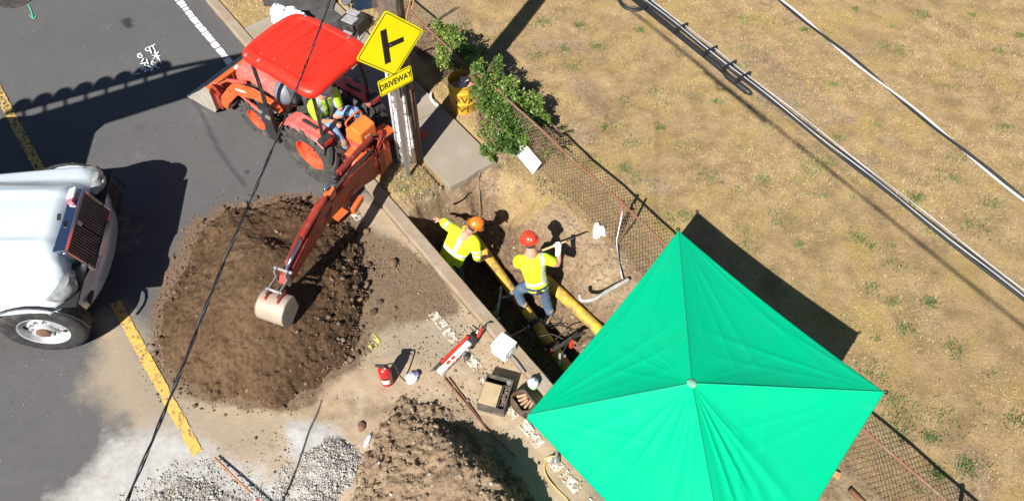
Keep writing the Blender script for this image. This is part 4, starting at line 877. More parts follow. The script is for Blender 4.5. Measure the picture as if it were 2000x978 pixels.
def wave(off, z, amp=0.006, ph=0, wl=0.8):
    L_ = (p1 - p0).length; n = 90; return [p0 + dirb * (L_ * i / n) + sid * (off + amp * math.sin(i * L_ / n / wl * 6.28 + ph)) + Vector((0, 0, z + amp * math.cos(i * L_ / n / wl * 6.28 + ph))) for i in range(n + 1)]
for i, (of, z, r_, m_) in enumerate(((0.002, 0.0, 0.009, M_CAB), (-0.024, 0.006, 0.0036, M_CABG), (0.026, 0.004, 0.0070, M_CAB), (0.013, 0.010, 0.0034, M_CABG), (-0.012, -0.006, 0.0065, M_CAB))):
    b = MB(); b.tube(wave(of, z, 0.003, i), r_, 7); b.obj('cable', m_, bun, smooth=True)
def onb(u, v): # distance along the bundle of a surveyed point
    return (G(u, v, ZB) - p0).dot(dirb)
a0, a1, a2, a3 = onb(1255, 0), onb(1330, 55), onb(1410, 118), onb(1478, 172)
b = MB(); b.tube([p0 + dirb * (a0 - 0.5) + sid * 0.022 + Vector((0, 0, -0.035)), p0 + dirb * a2 + sid * 0.026 + Vector((0, 0, -0.035)), p0 + dirb * (a3 - 0.03) + sid * 0.05 + Vector((0, 0, -0.04))], [0.016, 0.018, 0.010], 8); b.obj('lashed_cable', M_CAB, bun, smooth=True)
b = MB(); b.tube([p0 + dirb * (a2 + 0.02) + sid * 0.03 + Vector((0, 0, -0.03)), p0 + dirb * (a2 + 0.10) + sid * 0.042 + Vector((0, 0, -0.035)), p0 + dirb * (a3 - 0.03) + sid * 0.040 + Vector((0, 0, -0.035)), p0 + dirb * a3 + sid * 0.036 + Vector((0, 0, -0.035))], [0.010, 0.019, 0.019, 0.010], 10); b.obj('splice_case', M_CAB, bun, smooth=True)
for k in (a1, (a1 + a2) / 2 + 0.08, a2 + 0.06, a2 + 0.18):
    b = MB(); b.box((0, 0, 0), (0.014, 0.12, 0.03), basis(p0 + dirb * k + sid * 0.01, dirb)); b.obj('cable_clamp', M_CAB, bun)
for i, (of, d0) in enumerate(((0.02, 0.0), (0.035, 0.05))):
    c0 = p0 + dirb * (a0 - 0.02 + d0 * 0.4); P_ = [c0 + dirb * (-0.16 + 0.0) + sid * 0.03, c0 + dirb * (-0.10) + sid * (0.10 + of), c0 + dirb * 0.0 + sid * (0.13 + of), c0 + dirb * 0.07 + sid * (0.07 + of), c0 + dirb * 0.06 + sid * 0.02]
    b = MB(); b.tube(curve(P_, 8), 0.008, 7); b.obj('slack_loop', M_CAB, bun, smooth=True)
q0, q1 = ext((1330, 50), (2000, 588), ZB - 0.1, 1.0, 1.0); b = MB(); b.tube([q0, q1], 0.0035, 5); o = b.obj('thin_messenger_wire', M_CABG, loc=tuple((q0 + q1) / 2)); tag(o, 'thin bright wire running just below the dark cable bundle', 'wire')
q0, q1 = ext((1523, 0), (2000, 390), 7.2, 1.2, 1.0); tw = thing('twisted_service_wire', 'pale and black twisted overhead wire at the top right of the lawn', 'wire', tuple((q0 + q1) / 2))
dd = (q1 - q0).normalized(); s1 = Vector((dd.y, -dd.x, 0)).normalized(); L_ = (q1 - q0).length
for ph, m_, r_ in ((0, M_CABW, 0.0042), (math.pi, M_CAB, 0.0046)):
    b = MB(); n = 260; b.tube([q0 + dd * (L_ * i / n) + s1 * 0.004 * math.cos(i * L_ / n / 0.62 * 6.283 + ph) + Vector((0, 0, 0.005 * math.sin(i * L_ / n / 0.62 * 6.283 + ph))) for i in range(n + 1)], r_, 6); b.obj('strand', m_, tw, smooth=True)
ZF = 6.9
wp = [G(700, -170, ZF), G(645, 0, ZF), G(555, 235, ZF), G(430, 530, ZF), G(345, 745, ZF), G(248, 978, ZF), G(160, 1200, ZF)]
fw = thing('black_twisted_wire', 'black twisted wire hanging in front of the tractor and the soil heap', 'wire', tuple(wp[3]))
cv = curve(wp, 34)
for ph, m_ in ((0, M_CAB), (math.pi, M_CAB), (math.pi / 2, M_CABL)):
    b = MB(); acc = 0; P_ = []
    for i, p in enumerate(cv):
        if i: acc += (cv[i] - cv[i - 1]).length
        P_.append(p + Vector((0.0034 * math.cos(acc / 0.26 * 6.283 + ph), 0, 0.0034 * math.sin(acc / 0.26 * 6.283 + ph))))
    b.tube(P_, 0.0026 if m_ is M_CAB else 0.0012, 6); b.obj('strand', m_, fw, smooth=True)
# thin grade rod standing just outside the bottom of the view; its shadow crosses the gravel
b = MB(); q1 = G(630, 780, 0.02) - Vector((0.48, 0.95, -1)) * 2.0; q0 = Vector((-2.88, 2.05, 0.0)); b.tube([q0, q0.lerp(q1, 0.5) + Vector((0.02, 0, 0)), q1], [0.016, 0.014, 0.010], 8); o = b.obj('grade_rod', M_STK, loc=tuple(q0)); tag(o, 'tall thin wooden rod standing beside the gravel at the bottom edge', 'rod')
# ================================================================ TRENCH FITTINGS
M_PIPE = mat('yellow_pipe', (0.78, 0.52, 0.03), (0.70, 0.44, 0.03), 6, 0.5, dust=0.62, dustcol=(0.20, 0.125, 0.065), dscale=5); M_GREY = mat('dull_grey_metal', (0.42, 0.42, 0.41), (0.28, 0.28, 0.27), 30, 0.5, 0.5, dust=0.3)
PZ = -0.72
def pipe(label, A_, B_, r_, seg_=12):
    A_, B_ = Vector(A_), Vector(B_); t = thing('gas_pipe', label, 'pipe', tuple((A_ + B_) / 2)); b = MB(); b.tube([A_.lerp(B_, i / seg_) for i in range(seg_ + 1)], r_, 24); b.obj('run', M_PIPE, t, smooth=True); return t
pA, pB = G(925, 463, PZ), G(1082, 682, PZ); dA = (pB - pA).normalized()
gp1 = pipe('mud-spattered yellow gas pipe through the dark trench between the two workers', pA - dA * 0.55, pB + dA * 1.6, 0.082)
for (u, v, col) in ((1045, 632, M_BK), (1078, 677, M_BK)):
    c = G(u, v, PZ); b = MB(); b.tube([c - dA * 0.035, c + dA * 0.035], 0.100, 20); b.obj('coupling', col, gp1, smooth=False)
    b = MB(); sd = Vector((-dA.y, dA.x, 0))
    for s_ in (-1, 1): b.box((0, 0, 0), (0.05, 0.035, 0.06), basis(c + sd * s_ * 0.105, dA))
    b.obj('bolt_lug', M_GREY, gp1)
c = G(1000, 579, PZ) + Vector((0, 0, 0.03))
val = thing('tapping_fitting', 'grey metal tapping tee with valve clamped on the yellow pipe over the dark trench', 'pipe fitting', tuple(c))
b = MB(); b.tube([c + Vector((0.0, 0, 0)), G(974, 583, PZ + 0.10)], 0.018, 10); b.obj('branch', M_GREY, val, smooth=True)
b = MB(); b.tube([G(979, 563, PZ + .16), G(976, 583, PZ + .1), G(973, 600, PZ + .1), G(967, 625, PZ)], [0.014, 0.024, 0.026, 0.022], 10); b.obj('valve_body', M_GREY, val, smooth=True)
b = MB(); b.tube(curve([G(974, 566, PZ + .18), G(978, 560, PZ + .2), G(981, 568, PZ + .18)], 4), 0.006, 6); b.obj('handle', M_GREY, val, smooth=True)
b = MB(); b.lathe([(0.001, -0.02), (0.034, -0.02), (0.034, 0.02), (0.001, 0.02)], 8, Matrix.Translation(G(968, 612, PZ + .03))); b.lathe([(0.001, -0.015), (0.03, -0.015), (0.03, 0.015), (0.001, 0.015)], 6, Matrix.Translation(G(973, 622, PZ + .0))); b.obj('nut', M_GREY, val)
b = MB(); b.tube([c - dA * 0.03, c + dA * 0.03], 0.090, 16); b.obj('saddle', M_GREY, val)
pA2, pB2 = G(1087, 566, -0.56), G(1166, 640, -0.56); d2 = (pB2 - pA2).normalized()
pipe('clean bright yellow pipe running from the soil bank under the green tent', pA2 - d2 * 0.25, pB2 + d2 * 1.3, 0.088)
# stick across the trench
b = MB(); b.tube([G(1028, 640, PZ + .1), G(1000, 655, PZ + .12), G(975, 672, -0.4)], 0.012, 6); o = b.obj('wooden_stick', M_STK, loc=tuple(G(1000, 655, PZ))); tag(o, 'thin pale stick spanning from the white box to the yellow pipe', 'stick')
# black squeeze tool with red cylinders at the far trench end
sq_ = thing('pipe_clamp_tool', 'black pipe clamping tool with red cylinder beside the tent edge in the trench', 'clamp tool', tuple(G(1100, 690, PZ)))
M_TBK = mat('tool_black', (0.03, 0.03, 0.032), (0.07, 0.065, 0.06), 20, 0.5, 0.3, dust=0.15); M_TRD = mat('tool_red', (0.62, 0.035, 0.02), (0.5, 0.04, 0.02), 9, 0.45, dust=0.12)
b = MB(); b.box((0, 0, 0), (0.46, 0.05, 0.05), basis(G(1105, 668, -.45), G(1135, 645, -.45) - G(1070, 690, -.45))); b.box((0, 0, 0), (0.26, 0.035, 0.04), basis(G(1128, 655, -.42), G(1142, 640, -.42) - G(1105, 655, -.42))); b.obj('beam', M_TBK, sq_, bv=0.004)
for u, v, l_ in ((1116, 670, .10), (1076, 686, .06)):
    b = MB(); c = G(u, v, -.44); b.tube([c + Vector((0, 0, -l_)), c + Vector((0, 0, l_ * .5))], 0.032, 16); b.obj('cylinder', M_TRD, sq_, auto=40)
for P_ in ([(1085, 662), (1100, 650), (1130, 640)], [(1065, 700), (1078, 684), (1090, 670)], [(1098, 690), (1106, 675), (1118, 660)]):
    b = MB(); b.tube(curve([G(u, v, -.38) for u, v in P_], 4), 0.009, 6); b.obj('lever', M_TBK, sq_, smooth=True)
b = MB(); b.tube([G(1094, 690, -.4), G(1092, 712, -.45)], 0.022, 10); b.box(tuple(G(1103, 695, -.42)), (0.03, 0.03, 0.03)); b.obj('valve', M_GREY, sq_, smooth=False)
b = MB(); P_ = [G(1000, 610, -.5), G(1040, 655, -.42), G(1075, 652, -.4), G(1100, 662, -.42)]; b.tube(curve(P_, 6), 0.007, 6); o = b.obj('dark_hose', M_TBK, loc=tuple(P_[1]), smooth=True); tag(o, 'thin dark hose looping over the yellow pipe to the clamp tool', 'hose')
b = MB(); P_ = [G(1072, 628, -.8), G(1092, 612, -.78), G(1098, 622, -.78), G(1085, 638, -.78), G(1060, 640, -.78), G(1090, 632, -.76), G(1110, 640, -.76), G(1122, 652, -.6)]; b.tube(curve(P_, 6), 0.006, 6); o = b.obj('dark_hose', M_TBK, loc=tuple(P_[1]), smooth=True); tag(o, 'thin dark cable coiled on the ledge by the red-helmeted worker\'s boot', 'hose')
b = MB(); P_ = [G(1132, 574, .1), G(1136, 586, .04), G(1160, 584, .1), G(1190, 566, .12), G(1228, 545, .16)]; b.tube(curve(P_, 8), [0.03] * 33, 10); o = b.obj('grey_conduit', mat('flat_grey_duct', (0.38, 0.37, 0.35), (0.26, 0.25, 0.23), 9, 0.7, dust=0.4, dustcol=DUST), loc=tuple(P_[2]), smooth=True); tag(o, 'bent grey conduit lying on the soil bank at the tent edge', 'conduit')
# exposed roots on the trench end
for P_, lb in (([(871, 402, .0), (880, 398, .04), (895, 390, .05), (905, 380, .05), (912, 378, .03)], 'pale broken root sticking out above the trench end by the orange-helmeted worker'), ([(938, 335, .05), (934, 352, -.02), (936, 372, -.1), (937, 400, -.28), (936, 432, -.5)], 'dark crooked root hanging down the sunlit end wall of the trench')):
    b = MB(); C_ = curve([G(*q) for q in P_], 5); b.tube(C_, [0.018 - 0.012 * i / len(C_) for i in range(len(C_))], 6); o = b.obj('root', M_BARK, loc=tuple(C_[0])); tag(o, lb, 'root')
# ================================================================ SMALL GEAR ON THE ROAD
M_REDP = mat('red_enamel', (0.62, 0.02, 0.02), (0.5, 0.02, 0.02), 6, 0.3, dust=0.08); M_LBL = mat('white_label', (0.75, 0.74, 0.72), (0.6, 0.58, 0.56), 20, 0.5)
eb = G(757, 745, 0.03); fe = thing('fire_extinguisher', 'red fire extinguisher standing on the dusty ground', 'fire extinguisher', tuple(eb)); T_ = Matrix.Translation(eb)
b = MB(); b.lathe([(0.001, 0), (0.072, 0), (0.082, 0.012), (0.082, 0.33), (0.074, 0.365), (0.05, 0.395), (0.028, 0.405), (0.028, 0.43), (0.001, 0.43)], 28, T_); b.obj('cylinder', M_REDP, fe, auto=50)
b = MB(); n = 8; L1 = []
for i in range(n + 1):
    a_ = R(235 + 75 * i / n); L1 += [(eb.x + 0.0835 * math.cos(a_), eb.y + 0.0835 * math.sin(a_), eb.z + z) for z in (0.09, 0.20)]
b.add(L1, [(2 * i, 2 * i + 2, 2 * i + 3, 2 * i + 1) for i in range(n)]); b.obj('label', M_LBL, fe)
b = MB(); L1 = []
for i in range(n + 1):
    a_ = R(235 + 75 * i / n); L1 += [(eb.x + 0.0835 * math.cos(a_), eb.y + 0.0835 * math.sin(a_), eb.z + z) for z in (0.21, 0.25)]
b.add(L1, [(2 * i, 2 * i + 2, 2 * i + 3, 2 * i + 1) for i in range(n)]); b.obj('label_band', M_BK, fe)
b = MB(); b.box((-0.01, 0, 0.45), (0.07, 0.035, 0.05), T_); b.box((-0.03, 0.0, 0.485), (0.12, 0.03, 0.012), T_); b.box((-0.03, 0.0, 0.455), (0.10, 0.025, 0.012), T_); b.obj('valve_handle', M_TBK, fe, bv=0.003)
b = MB(); b.ell(eb + Vector((0.03, -0.03, 0.45)), (0.018, 0.018, 0.018)); b.obj('gauge', M_GREY, fe)
b = MB(); P_ = [eb + Vector((0.02, 0.02, 0.44)), eb + Vector((0.12, 0.06, 0.40)), eb + Vector((0.17, 0.02, 0.22)), eb + Vector((0.20, 0.02, 0.06)), eb + Vector((0.27, -0.02, 0.02))]; b.tube(curve(P_, 6), 0.010, 8); b.obj('hose', M_TBK, fe, smooth=True)
M_RAG = mat('white_rag', (0.72, 0.70, 0.72), (0.45, 0.45, 0.62), 25, 0.85, bump=0.004); M_RAGB = mat('navy_rag', (0.04, 0.04, 0.10), (0.3, 0.3, 0.4), 25, 0.85)
p = G(803, 738, 0.05); o = crumple('rag', tuple(p), 0.085, M_RAG, None, 11); tag(o, 'crumpled white rag on the ground right of the fire extinguisher', 'rag')
p = G(812, 730, 0.06); o = crumple('rag', tuple(p), 0.05, M_RAGB, None, 12); tag(o, 'small dark blue rag touching the crumpled white rag', 'rag')
# white bag draped near the fence
def sheet(name, pts, z, m, label, cat, thick=0.02, amp=0.03, seed=0):
    P_ = pts; cx = sum(p[0] for p in P_) / len(P_); cy = sum(p[1] for p in P_) / len(P_); b = MB(); N_ = 5; n = len(P_); rg = random.Random(seed); vs = []
    for i in range(N_ + 1):
        for (x, y) in P_:
            k = i / N_; jx = rg.uniform(-.01, .01) if 0 < i < N_ else 0
            vs.append((cx + (x - cx) * k + jx, cy + (y - cy) * k + jx, z + (rg.uniform(0.3, 1) * amp + thick if i < N_ else 0.0)))
    fs = []
    for i in range(N_):
        for k in range(n): fs.append((i * n + k, (i + 1) * n + k, (i + 1) * n + (k + 1) % n, i * n + (k + 1) % n))
    b.add(vs, fs); o = b.obj(name, m, loc=(cx, cy, z)); return tag(o, label, cat)
sheet('plastic_bag', [tuple(G(u, v, .1)[:2]) for u, v in [(1160, 437), (1166, 436), (1172, 440), (1180, 441), (1182, 447), (1187, 452), (1184, 460), (1175, 459), (1170, 464), (1162, 466), (1158, 460), (1157, 450)]], 0.085, M_PAPW, 'crumpled white plastic bag on the bank beside the rusty fence', 'bag', 0.03, 0.05, 4)
# hydraulic pump tool: red tube on a long white tank with control lever
hp = thing('hydraulic_pump', 'long red and white hydraulic hand pump lying across the dusty white line', 'hydraulic pump', tuple(G(890, 695, 0.05)))
h0, h1 = G(858, 728, .10), G(918, 668, .10); hd_ = (h1 - h0).normalized(); hs_ = Vector((hd_.y, -hd_.x, 0)).normalized(); hm = basis((h0 + h1) / 2, hd_)
L_ = (h1 - h0).length
b = MB(); b.box((0, 0, 0), (L_, 0.085, 0.075), hm); b.obj('tank', mat('tank_white', (0.78, 0.77, 0.75), (0.66, 0.64, 0.60), 12, 0.45, dust=0.1), hp, bv=0.012)
b = MB()
for s_ in (-.16, -.08, .0, .08): b.box((s_, -0.0435, 0.0), (0.05, 0.002, 0.03), hm)
for s_ in (-.12, -.03): b.box((s_, 0.0, 0.0385), (0.06, 0.04, 0.002), hm)
b.obj('print', M_TRD, hp)['kind'] = 'stuff'
up = -hs_ if (-hs_).y > 0 else hs_
b = MB(); b.tube([h0 - hd_ * 0.03 + up * 0.06 + Vector((0, 0, .07)), h0 + hd_ * 0.10 + up * 0.06 + Vector((0, 0, .07))], 0.022, 12); b.obj('handle_grip', M_TBK, hp, auto=40)
b = MB(); b.tube([h0 + hd_ * 0.10 + up * 0.06 + Vector((0, 0, .07)), h1 + hd_ * 0.02 + up * 0.05 + Vector((0, 0, .07))], 0.024, 12); b.obj('handle_tube', M_TRD, hp, auto=40)
b = MB(); b.box((0, 0, 0), (0.10, 0.12, 0.11), basis(h1 + hd_ * 0.03, hd_)); b.ell(h1 + hd_ * 0.03 + up * 0.06 + Vector((0, 0, 0.03)), (0.035, 0.035, 0.045)); b.obj('pump_head', M_TBK, hp, bv=0.01)
b = MB(); b.ell(G(911, 697, .06), (0.045, 0.045, 0.045)); b.tube([G(911, 697, .06), G(907, 707, .03)], [0.03, 0.004], 10); b.obj('bladder', M_TBK, hp, smooth=True)
b = MB(); b.ell(G(914, 682, .12), (0.03, 0.03, 0.03)); b.box(tuple(G(905, 690, .12)), (0.05, 0.03, 0.03)); b.obj('chrome_valve', M_GREY, hp, smooth=False)
b = MB(); b.tube(curve([h1 + hd_ * .05 + Vector((0, 0, .04)), G(930, 660, .1), G(938, 650, .12), G(941, 640, .13)], 5), 0.020, 8); b.obj('red_hose_end', M_TRD, hp, smooth=True)
for P_ in ([(938, 652, .12), (944, 638, .14), (950, 632, .14), (960, 629, .14), (968, 631, .02)], [(936, 655, .11), (946, 644, .12), (948, 634, .14), (957, 627, .12), (966, 626, .0)], [(934, 655, .1), (932, 646, .12), (936, 638, .12), (938, 632, .12)], [(930, 650, .1), (924, 645, .1), (917, 638, .08)]):
    b = MB(); b.tube(curve([G(*q) for q in P_], 5), 0.008, 6); b.obj('hose', M_TBK, hp, smooth=True)
b = MB(); b.tube([G(931, 651, .13), G(934, 644, .14)], 0.012, 8); b.obj('fitting', M_LBL, hp, smooth=True)
# white box on the kerb
wb = G(984, 694, .105); M_WBOX = mat('white_plastic', (0.80, 0.80, 0.80), (0.76, 0.76, 0.76), 4, 0.4)
o_box = thing('white_box', 'plain white plastic box standing on the kerb edge above the trench', 'box', tuple(wb)); mb_ = Matrix.Translation(wb + Vector((0, 0.06, 0))) @ Matrix.Rotation(R(52), 4, 'Z')
b = MB(); b.box((0, 0, 0.10), (0.235, 0.235, 0.20), mb_, 1.0); b.obj('body', M_WBOX, o_box, bv=0.010)
b = MB(); b.box((0, 0, 0.215), (0.255, 0.255, 0.03), mb_); b.obj('lid', M_WBOX, o_box, bv=0.010)
b = MB(); b.box((0, -0.120, 0.10), (0.07, 0.006, 0.04), mb_); b.obj('clasp', M_LBL, o_box)
b = MB(); P_ = [G(985, 705, .11), G(992, 700, .14), G(1000, 695, .13), G(1008, 705, .13), G(1025, 728, .13)]; b.tube(P_, [0.012, 0.02, 0.012, 0.018, 0.016], 8); o = b.obj('steel_wrench', M_GREY, loc=tuple(P_[2])); tag(o, 'grey steel tool lying on the kerb between the white box and green jug', 'tool')
# jug, glove
jb = G(1041, 752, .105); jug = thing('spray_jug', 'pale green plastic jug with a white cone top on the kerb', 'jug', tuple(jb)); T_ = Matrix.Translation(jb)
b = MB(); b.lathe([(0.001, 0), (0.064, 0), (0.07, 0.01), (0.07, 0.07), (0.068, 0.075)], 24, T_); b.obj('body', mat('pale_green_plastic', (0.36, 0.66, 0.36), None, rough=0.35), jug, auto=50)
b = MB(); b.lathe([(0.07, 0.075), (0.073, 0.08), (0.073, 0.10), (0.05, 0.125), (0.02, 0.15), (0.014, 0.18), (0.001, 0.18)], 24, T_); b.obj('cone_top', mat('bluish_white_plastic', (0.62, 0.76, 0.82), None, rough=0.3), jug, auto=50)
o = crumple('blue_glove', tuple(G(1064, 741, -.35)), 0.085, mat('blue_cloth', (0.03, 0.05, 0.14), None, rough=0.9), None, 21, (0.8, 1, .5)); tag(o, 'dark blue work glove in the shade of the trench beside the jug', 'glove')
# tool boxes
M_CRATE = mat('grimy_dark_plastic', (0.05, 0.047, 0.043), (0.10, 0.085, 0.07), 14, 0.75, dust=0.3, dustcol=(0.25, 0.19, 0.13)); M_PLY = mat('scuffed_plywood', (0.46, 0.35, 0.21), (0.38, 0.28, 0.16), 5, 0.8, bump=0.002, dust=0.2)
tb = G(962, 798, .03); tbx = thing('tool_crate', 'open black tool crate with a plywood board on top', 'tool crate', tuple(tb))
ca, cb_, cc_ = G(931, 788, .22), G(985, 803, .22), G(1003, 748, .22)
ex_ = (cb_ - ca); ex_.z = 0; Lx = 0.36; ex_.normalize(); ey_ = Vector((-ex_.y, ex_.x, 0)); Ly = 0.44
M_ = Matrix((ex_, ey_, Vector((0, 0, 1)))).transposed().to_4x4(); M_.translation = Vector((ca.x, ca.y, 0.03)) + ex_ * Lx / 2 + ey_ * Ly / 2
b = MB(); b.box((0, 0, 0.008), (Lx, Ly, 0.016), M_)
for s_ in (-1, 1): b.box((s_ * (Lx / 2 - 0.01), 0, 0.1), (0.02, Ly, 0.19), M_); b.box((0, s_ * (Ly / 2 - 0.01), 0.1), (Lx - 0.041, 0.02, 0.19), M_)
b.box((-0.0, Ly / 2 - 0.1, 0.1), (Lx - 0.042, 0.012, 0.17), M_); b.box((Lx / 2 - 0.10, -0.05, 0.1), (0.012, Ly - 0.12, 0.17), M_); b.obj('shell', M_CRATE, tbx, bv=0.004)
b = MB()
for k in range(9): b.box((Lx / 2 - 0.055 + random.uniform(-.02, .02), -0.18 + k * 0.036, 0.11 + random.uniform(-.03, .03)), (0.06, 0.03, 0.05), M_ @ Matrix.Rotation(random.uniform(-.1, .1), 4, 'Z'))
b.obj('tools', mat('rusty_tools', (0.16, 0.11, 0.08), (0.30, 0.24, 0.18), 30, 0.6, 0.4), tbx)
b = MB(); b.lathe([(0.001, 0), (0.03, 0), (0.03, 0.1), (0.001, 0.1)], 12, M_ @ Matrix.Translation((Lx / 2 - 0.05, Ly / 2 - 0.05, 0.1))); b.obj('can', M_GREY, tbx)
b = MB(); b.box((0, 0, 0), (0.235, 0.30, 0.018), M_ @ Matrix.Translation((-0.052, -0.055, 0.208))); o = b.obj('plywood_board', M_PLY, loc=tuple(tb + Vector((0, 0, .19))), bv=0.003); tag(o, 'pale plywood board lying on the open black tool crate', 'board')
gb = G(1022, 796, .04); bag = thing('tool_bag', 'dirty brown canvas tool bag half under the tent corner', 'tool bag', tuple(gb)); M_CAN = mat('dirty_canvas', (0.13, 0.085, 0.05), (0.07, 0.045, 0.03), 10, 0.95, bump=0.01, dust=0.2)
mg = Matrix.Translation(gb + Vector((0.0, 0.02, 0))) @ Matrix.Rotation(math.atan2(RD.y, RD.x), 4, 'Z'); b = MB(); rr = []
for z, k in ((0, .9), (0.04, 1.05), (0.12, 1.0), (0.19, 0.86), (0.20, 0.82), (0.18, 0.74), (0.06, 0.66), (0.05, 0.02)):
    rr.append([(0.19 * k * math.copysign(abs(math.cos(a_)) ** .7, math.cos(a_)) + 0.01 * math.sin(3 * a_ + z * 30), 0.125 * k * math.copysign(abs(math.sin(a_)) ** .7, math.sin(a_)) + .008 * math.sin(5 * a_ + z * 20), z) for a_ in [2 * math.pi * i / 28 for i in range(28)]])
b.loft(rr, True, mg); b.obj('bag_body', M_CAN, bag, smooth=True)
b = MB()
for k in range(5): b.box((-0.09 + 0.05 * k, 0.01 * (k % 2), 0.13), (0.03, 0.13, 0.05), mg @ Matrix.Rotation(R(12 * (k - 2)), 4, 'Z'))
b.obj('gloves_and_tools', mat('tan_gloves', (0.52, 0.36, 0.22), (0.36, 0.22, 0.13), 15, 0.9), bag, bv=0.01)
# rods, hoses and litter
b = MB(); P_ = [G(868, 738, .03), G(905, 782, .03), G(952, 840, .05), G(1006, 890, .03)]; b.tube(P_, 0.011, 7); o = b.obj('steel_rod', M_RUST, loc=tuple(P_[1])); tag(o, 'longer dark rusty rod on the ground between the pump and the dry mound', 'rod')
b = MB(); P_ = [G(876, 736, .03), G(915, 788, .03), G(962, 852, .05)]; b.tube(P_, 0.008, 7); o = b.obj('steel_rod', M_BROWN, loc=tuple(P_[1])); tag(o, 'shorter thin brown rod beside the longer rusty rod', 'rod')
b = MB(); P_ = [G(1088, 890, .13), G(1072, 892, .05), G(1063, 908, .03), G(1068, 930, .03), G(1088, 955, .03), G(1112, 980, .03), G(1150, 1040, .03)]; b.tube(curve(P_, 8), 0.010, 8); o = b.obj('yellow_hose', mat('yellow_hose_rubber', (0.62, 0.42, 0.12), (0.5, 0.34, 0.12), 9, 0.6, dust=0.2), loc=tuple(P_[3]), smooth=True); tag(o, 'thin yellow hose curving out from under the tent at the bottom', 'hose')
b = MB(); q0, q1 = G(420, 893, .05), G(505, 978, .10); dq = (q1 - q0); b.tube([q0, q0 + dq * 0.82], 0.011, 8); mk = thing('marker_rod', 'orange-brown rod with white and red bands at the bottom left', 'rod', tuple(q0)); b.obj('shaft', mat('orange_rod', (0.46, 0.16, 0.05), None, rough=0.6), mk, smooth=True)
for i, m_ in ((0, M_LBL), (1, M_TRD), (2, M_LBL)): b = MB(); b.tube([q0 + dq * (0.82 + 0.12 * i), q0 + dq * (0.94 + 0.12 * i)], 0.0112, 8); b.obj('band', m_, mk, smooth=True)
p = G(718, 860, .05); b = MB(); ax = (G(722, 852, .05) - G(714, 868, .05)).normalized(); b.tube([p - ax * 0.09, p - ax * 0.04, p + ax * 0.05, p + ax * 0.10], [0.01, 0.032, 0.030, 0.012], 12); o = b.obj('plastic_bottle', mat('pale_bottle', (0.62, 0.66, 0.72), None, rough=0.25), loc=tuple(p), smooth=True); tag(o, 'pale crushed plastic bottle beside the dry mound', 'bottle')
p = G(706, 832, .04); o = crumple('brown_wrapper', tuple(p), 0.06, M_BROWN, None, 33, (0.8, 1.2, 0.6)); tag(o, 'small brown wrapper above the pale bottle', 'litter')
# ---- gear beyond the tractor, at the top edge
M_MAT = mat('black_rubber_sheet', (0.045, 0.043, 0.042), (0.075, 0.07, 0.066), 4, 0.85, bump=0.006, bscale=14, dust=0.15, dustcol=(0.2, 0.17, 0.13))
mt_ = [tuple(G(u, v, .13)[:2]) for u, v in [(512, -30), (515, 12), (560, 14), (560, 60), (690, 90), (700, 60), (650, 20), (665, -30)]]
b = MB(); b.prism(mt_[::-1] if False else mt_, 0.13, 0.145); 
o = b.obj('rubber_sheet', M_MAT, loc=(mt_[2][0], mt_[2][1], 0.13)); tag(o, 'black rubber sheet spread on the verge beyond the tractor roof', 'ground sheet')
M_BAG = mat('white_sack', (0.80, 0.80, 0.82), (0.72, 0.73, 0.76), 5, 0.6)
wbk = thing('white_sacks', 'bulging white sack on the verge beyond the tractor roof, the left one', 'sack', tuple(G(548, 46, .1)))
def sack(parent, c, r_, sq, seed): return crumple('sack_body', c, r_, M_BAG, parent, seed, sq, 14)
sack(wbk, tuple(G(545, 30, .30)), 0.17, (0.95, 1.0, 1.25), 5)
b = MB(); c = G(546, 18, .42); b.tube([G(546, 30, .38), G(552, 17, .5)], [0.06, 0.025], 10); b.obj('tied_neck', M_BAG, wbk)
wb2 = thing('white_sack', 'bulging white sack partly behind the tractor roof, the right one', 'sack', tuple(G(575, 40, .1))); sack(wb2, tuple(G(572, 34, .30)), 0.17, (1.3, 0.9, 1.1), 8)
M_DKG = mat('dark_blue_plastic', (0.012, 0.03, 0.07), (0.02, 0.04, 0.08), 6, 0.5); M_GBX = mat('grey_plastic', (0.34, 0.34, 0.34), (0.26, 0.26, 0.26), 12, 0.5, dust=0.2)
c = G(690, 52, .12); M_ = Matrix.Translation(Vector((c.x, c.y, .12))) @ Matrix.Rotation(R(-30), 4, 'Z')
cs_ = thing('equipment_case', 'open grey equipment case beyond the tractor roof near the diamond sign', 'equipment case', tuple(c))
b = MB(); b.box((0, 0, .1), (0.36, 0.42, .2), M_); b.obj('base', M_TBK, cs_, bv=0.01)
b = MB(); b.box((0.02, -0.07, .21), (0.26, 0.2, .03), M_); b.box((-0.04, 0.12, .215), (0.24, 0.14, .03), M_); b.obj('tray', M_GBX, cs_, bv=0.01)
b = MB()
for k in range(4): b.box((0.20, -0.12 + 0.07 * k, .16), (0.10, 0.02, 0.12), M_)
b.box((0.27, -0.02, 0.12), (0.012, 0.34, 0.24), M_); b.obj('bracket', M_TBK, cs_)
b = MB(); b.box((0.10, -0.30, .05), (0.20, 0.12, .1), M_); b.obj('white_tray', M_GBX, cs_, bv=0.008)
c = G(676, 14, .14); M_ = Matrix.Translation(Vector((c.x, c.y, .14))) @ Matrix.Rotation(R(-42), 4, 'Z')
t = thing('steel_plate_stand', 'bluish steel plate bracket standing at the top edge beyond the grey case', 'bracket', tuple(c)); b = MB(); b.box((0, 0, .18), (0.30, 0.10, .014), M_); b.box((0.12, -0.06, .18), (0.12, 0.12, .0135), M_); b.obj('plate', M_GALV, t)
b = MB(); b.box((-0.1, 0, .087), (0.03, 0.03, .174), M_); b.box((0.1, 0, .087), (0.03, 0.03, .174), M_); b.obj('leg', M_GREY, t)
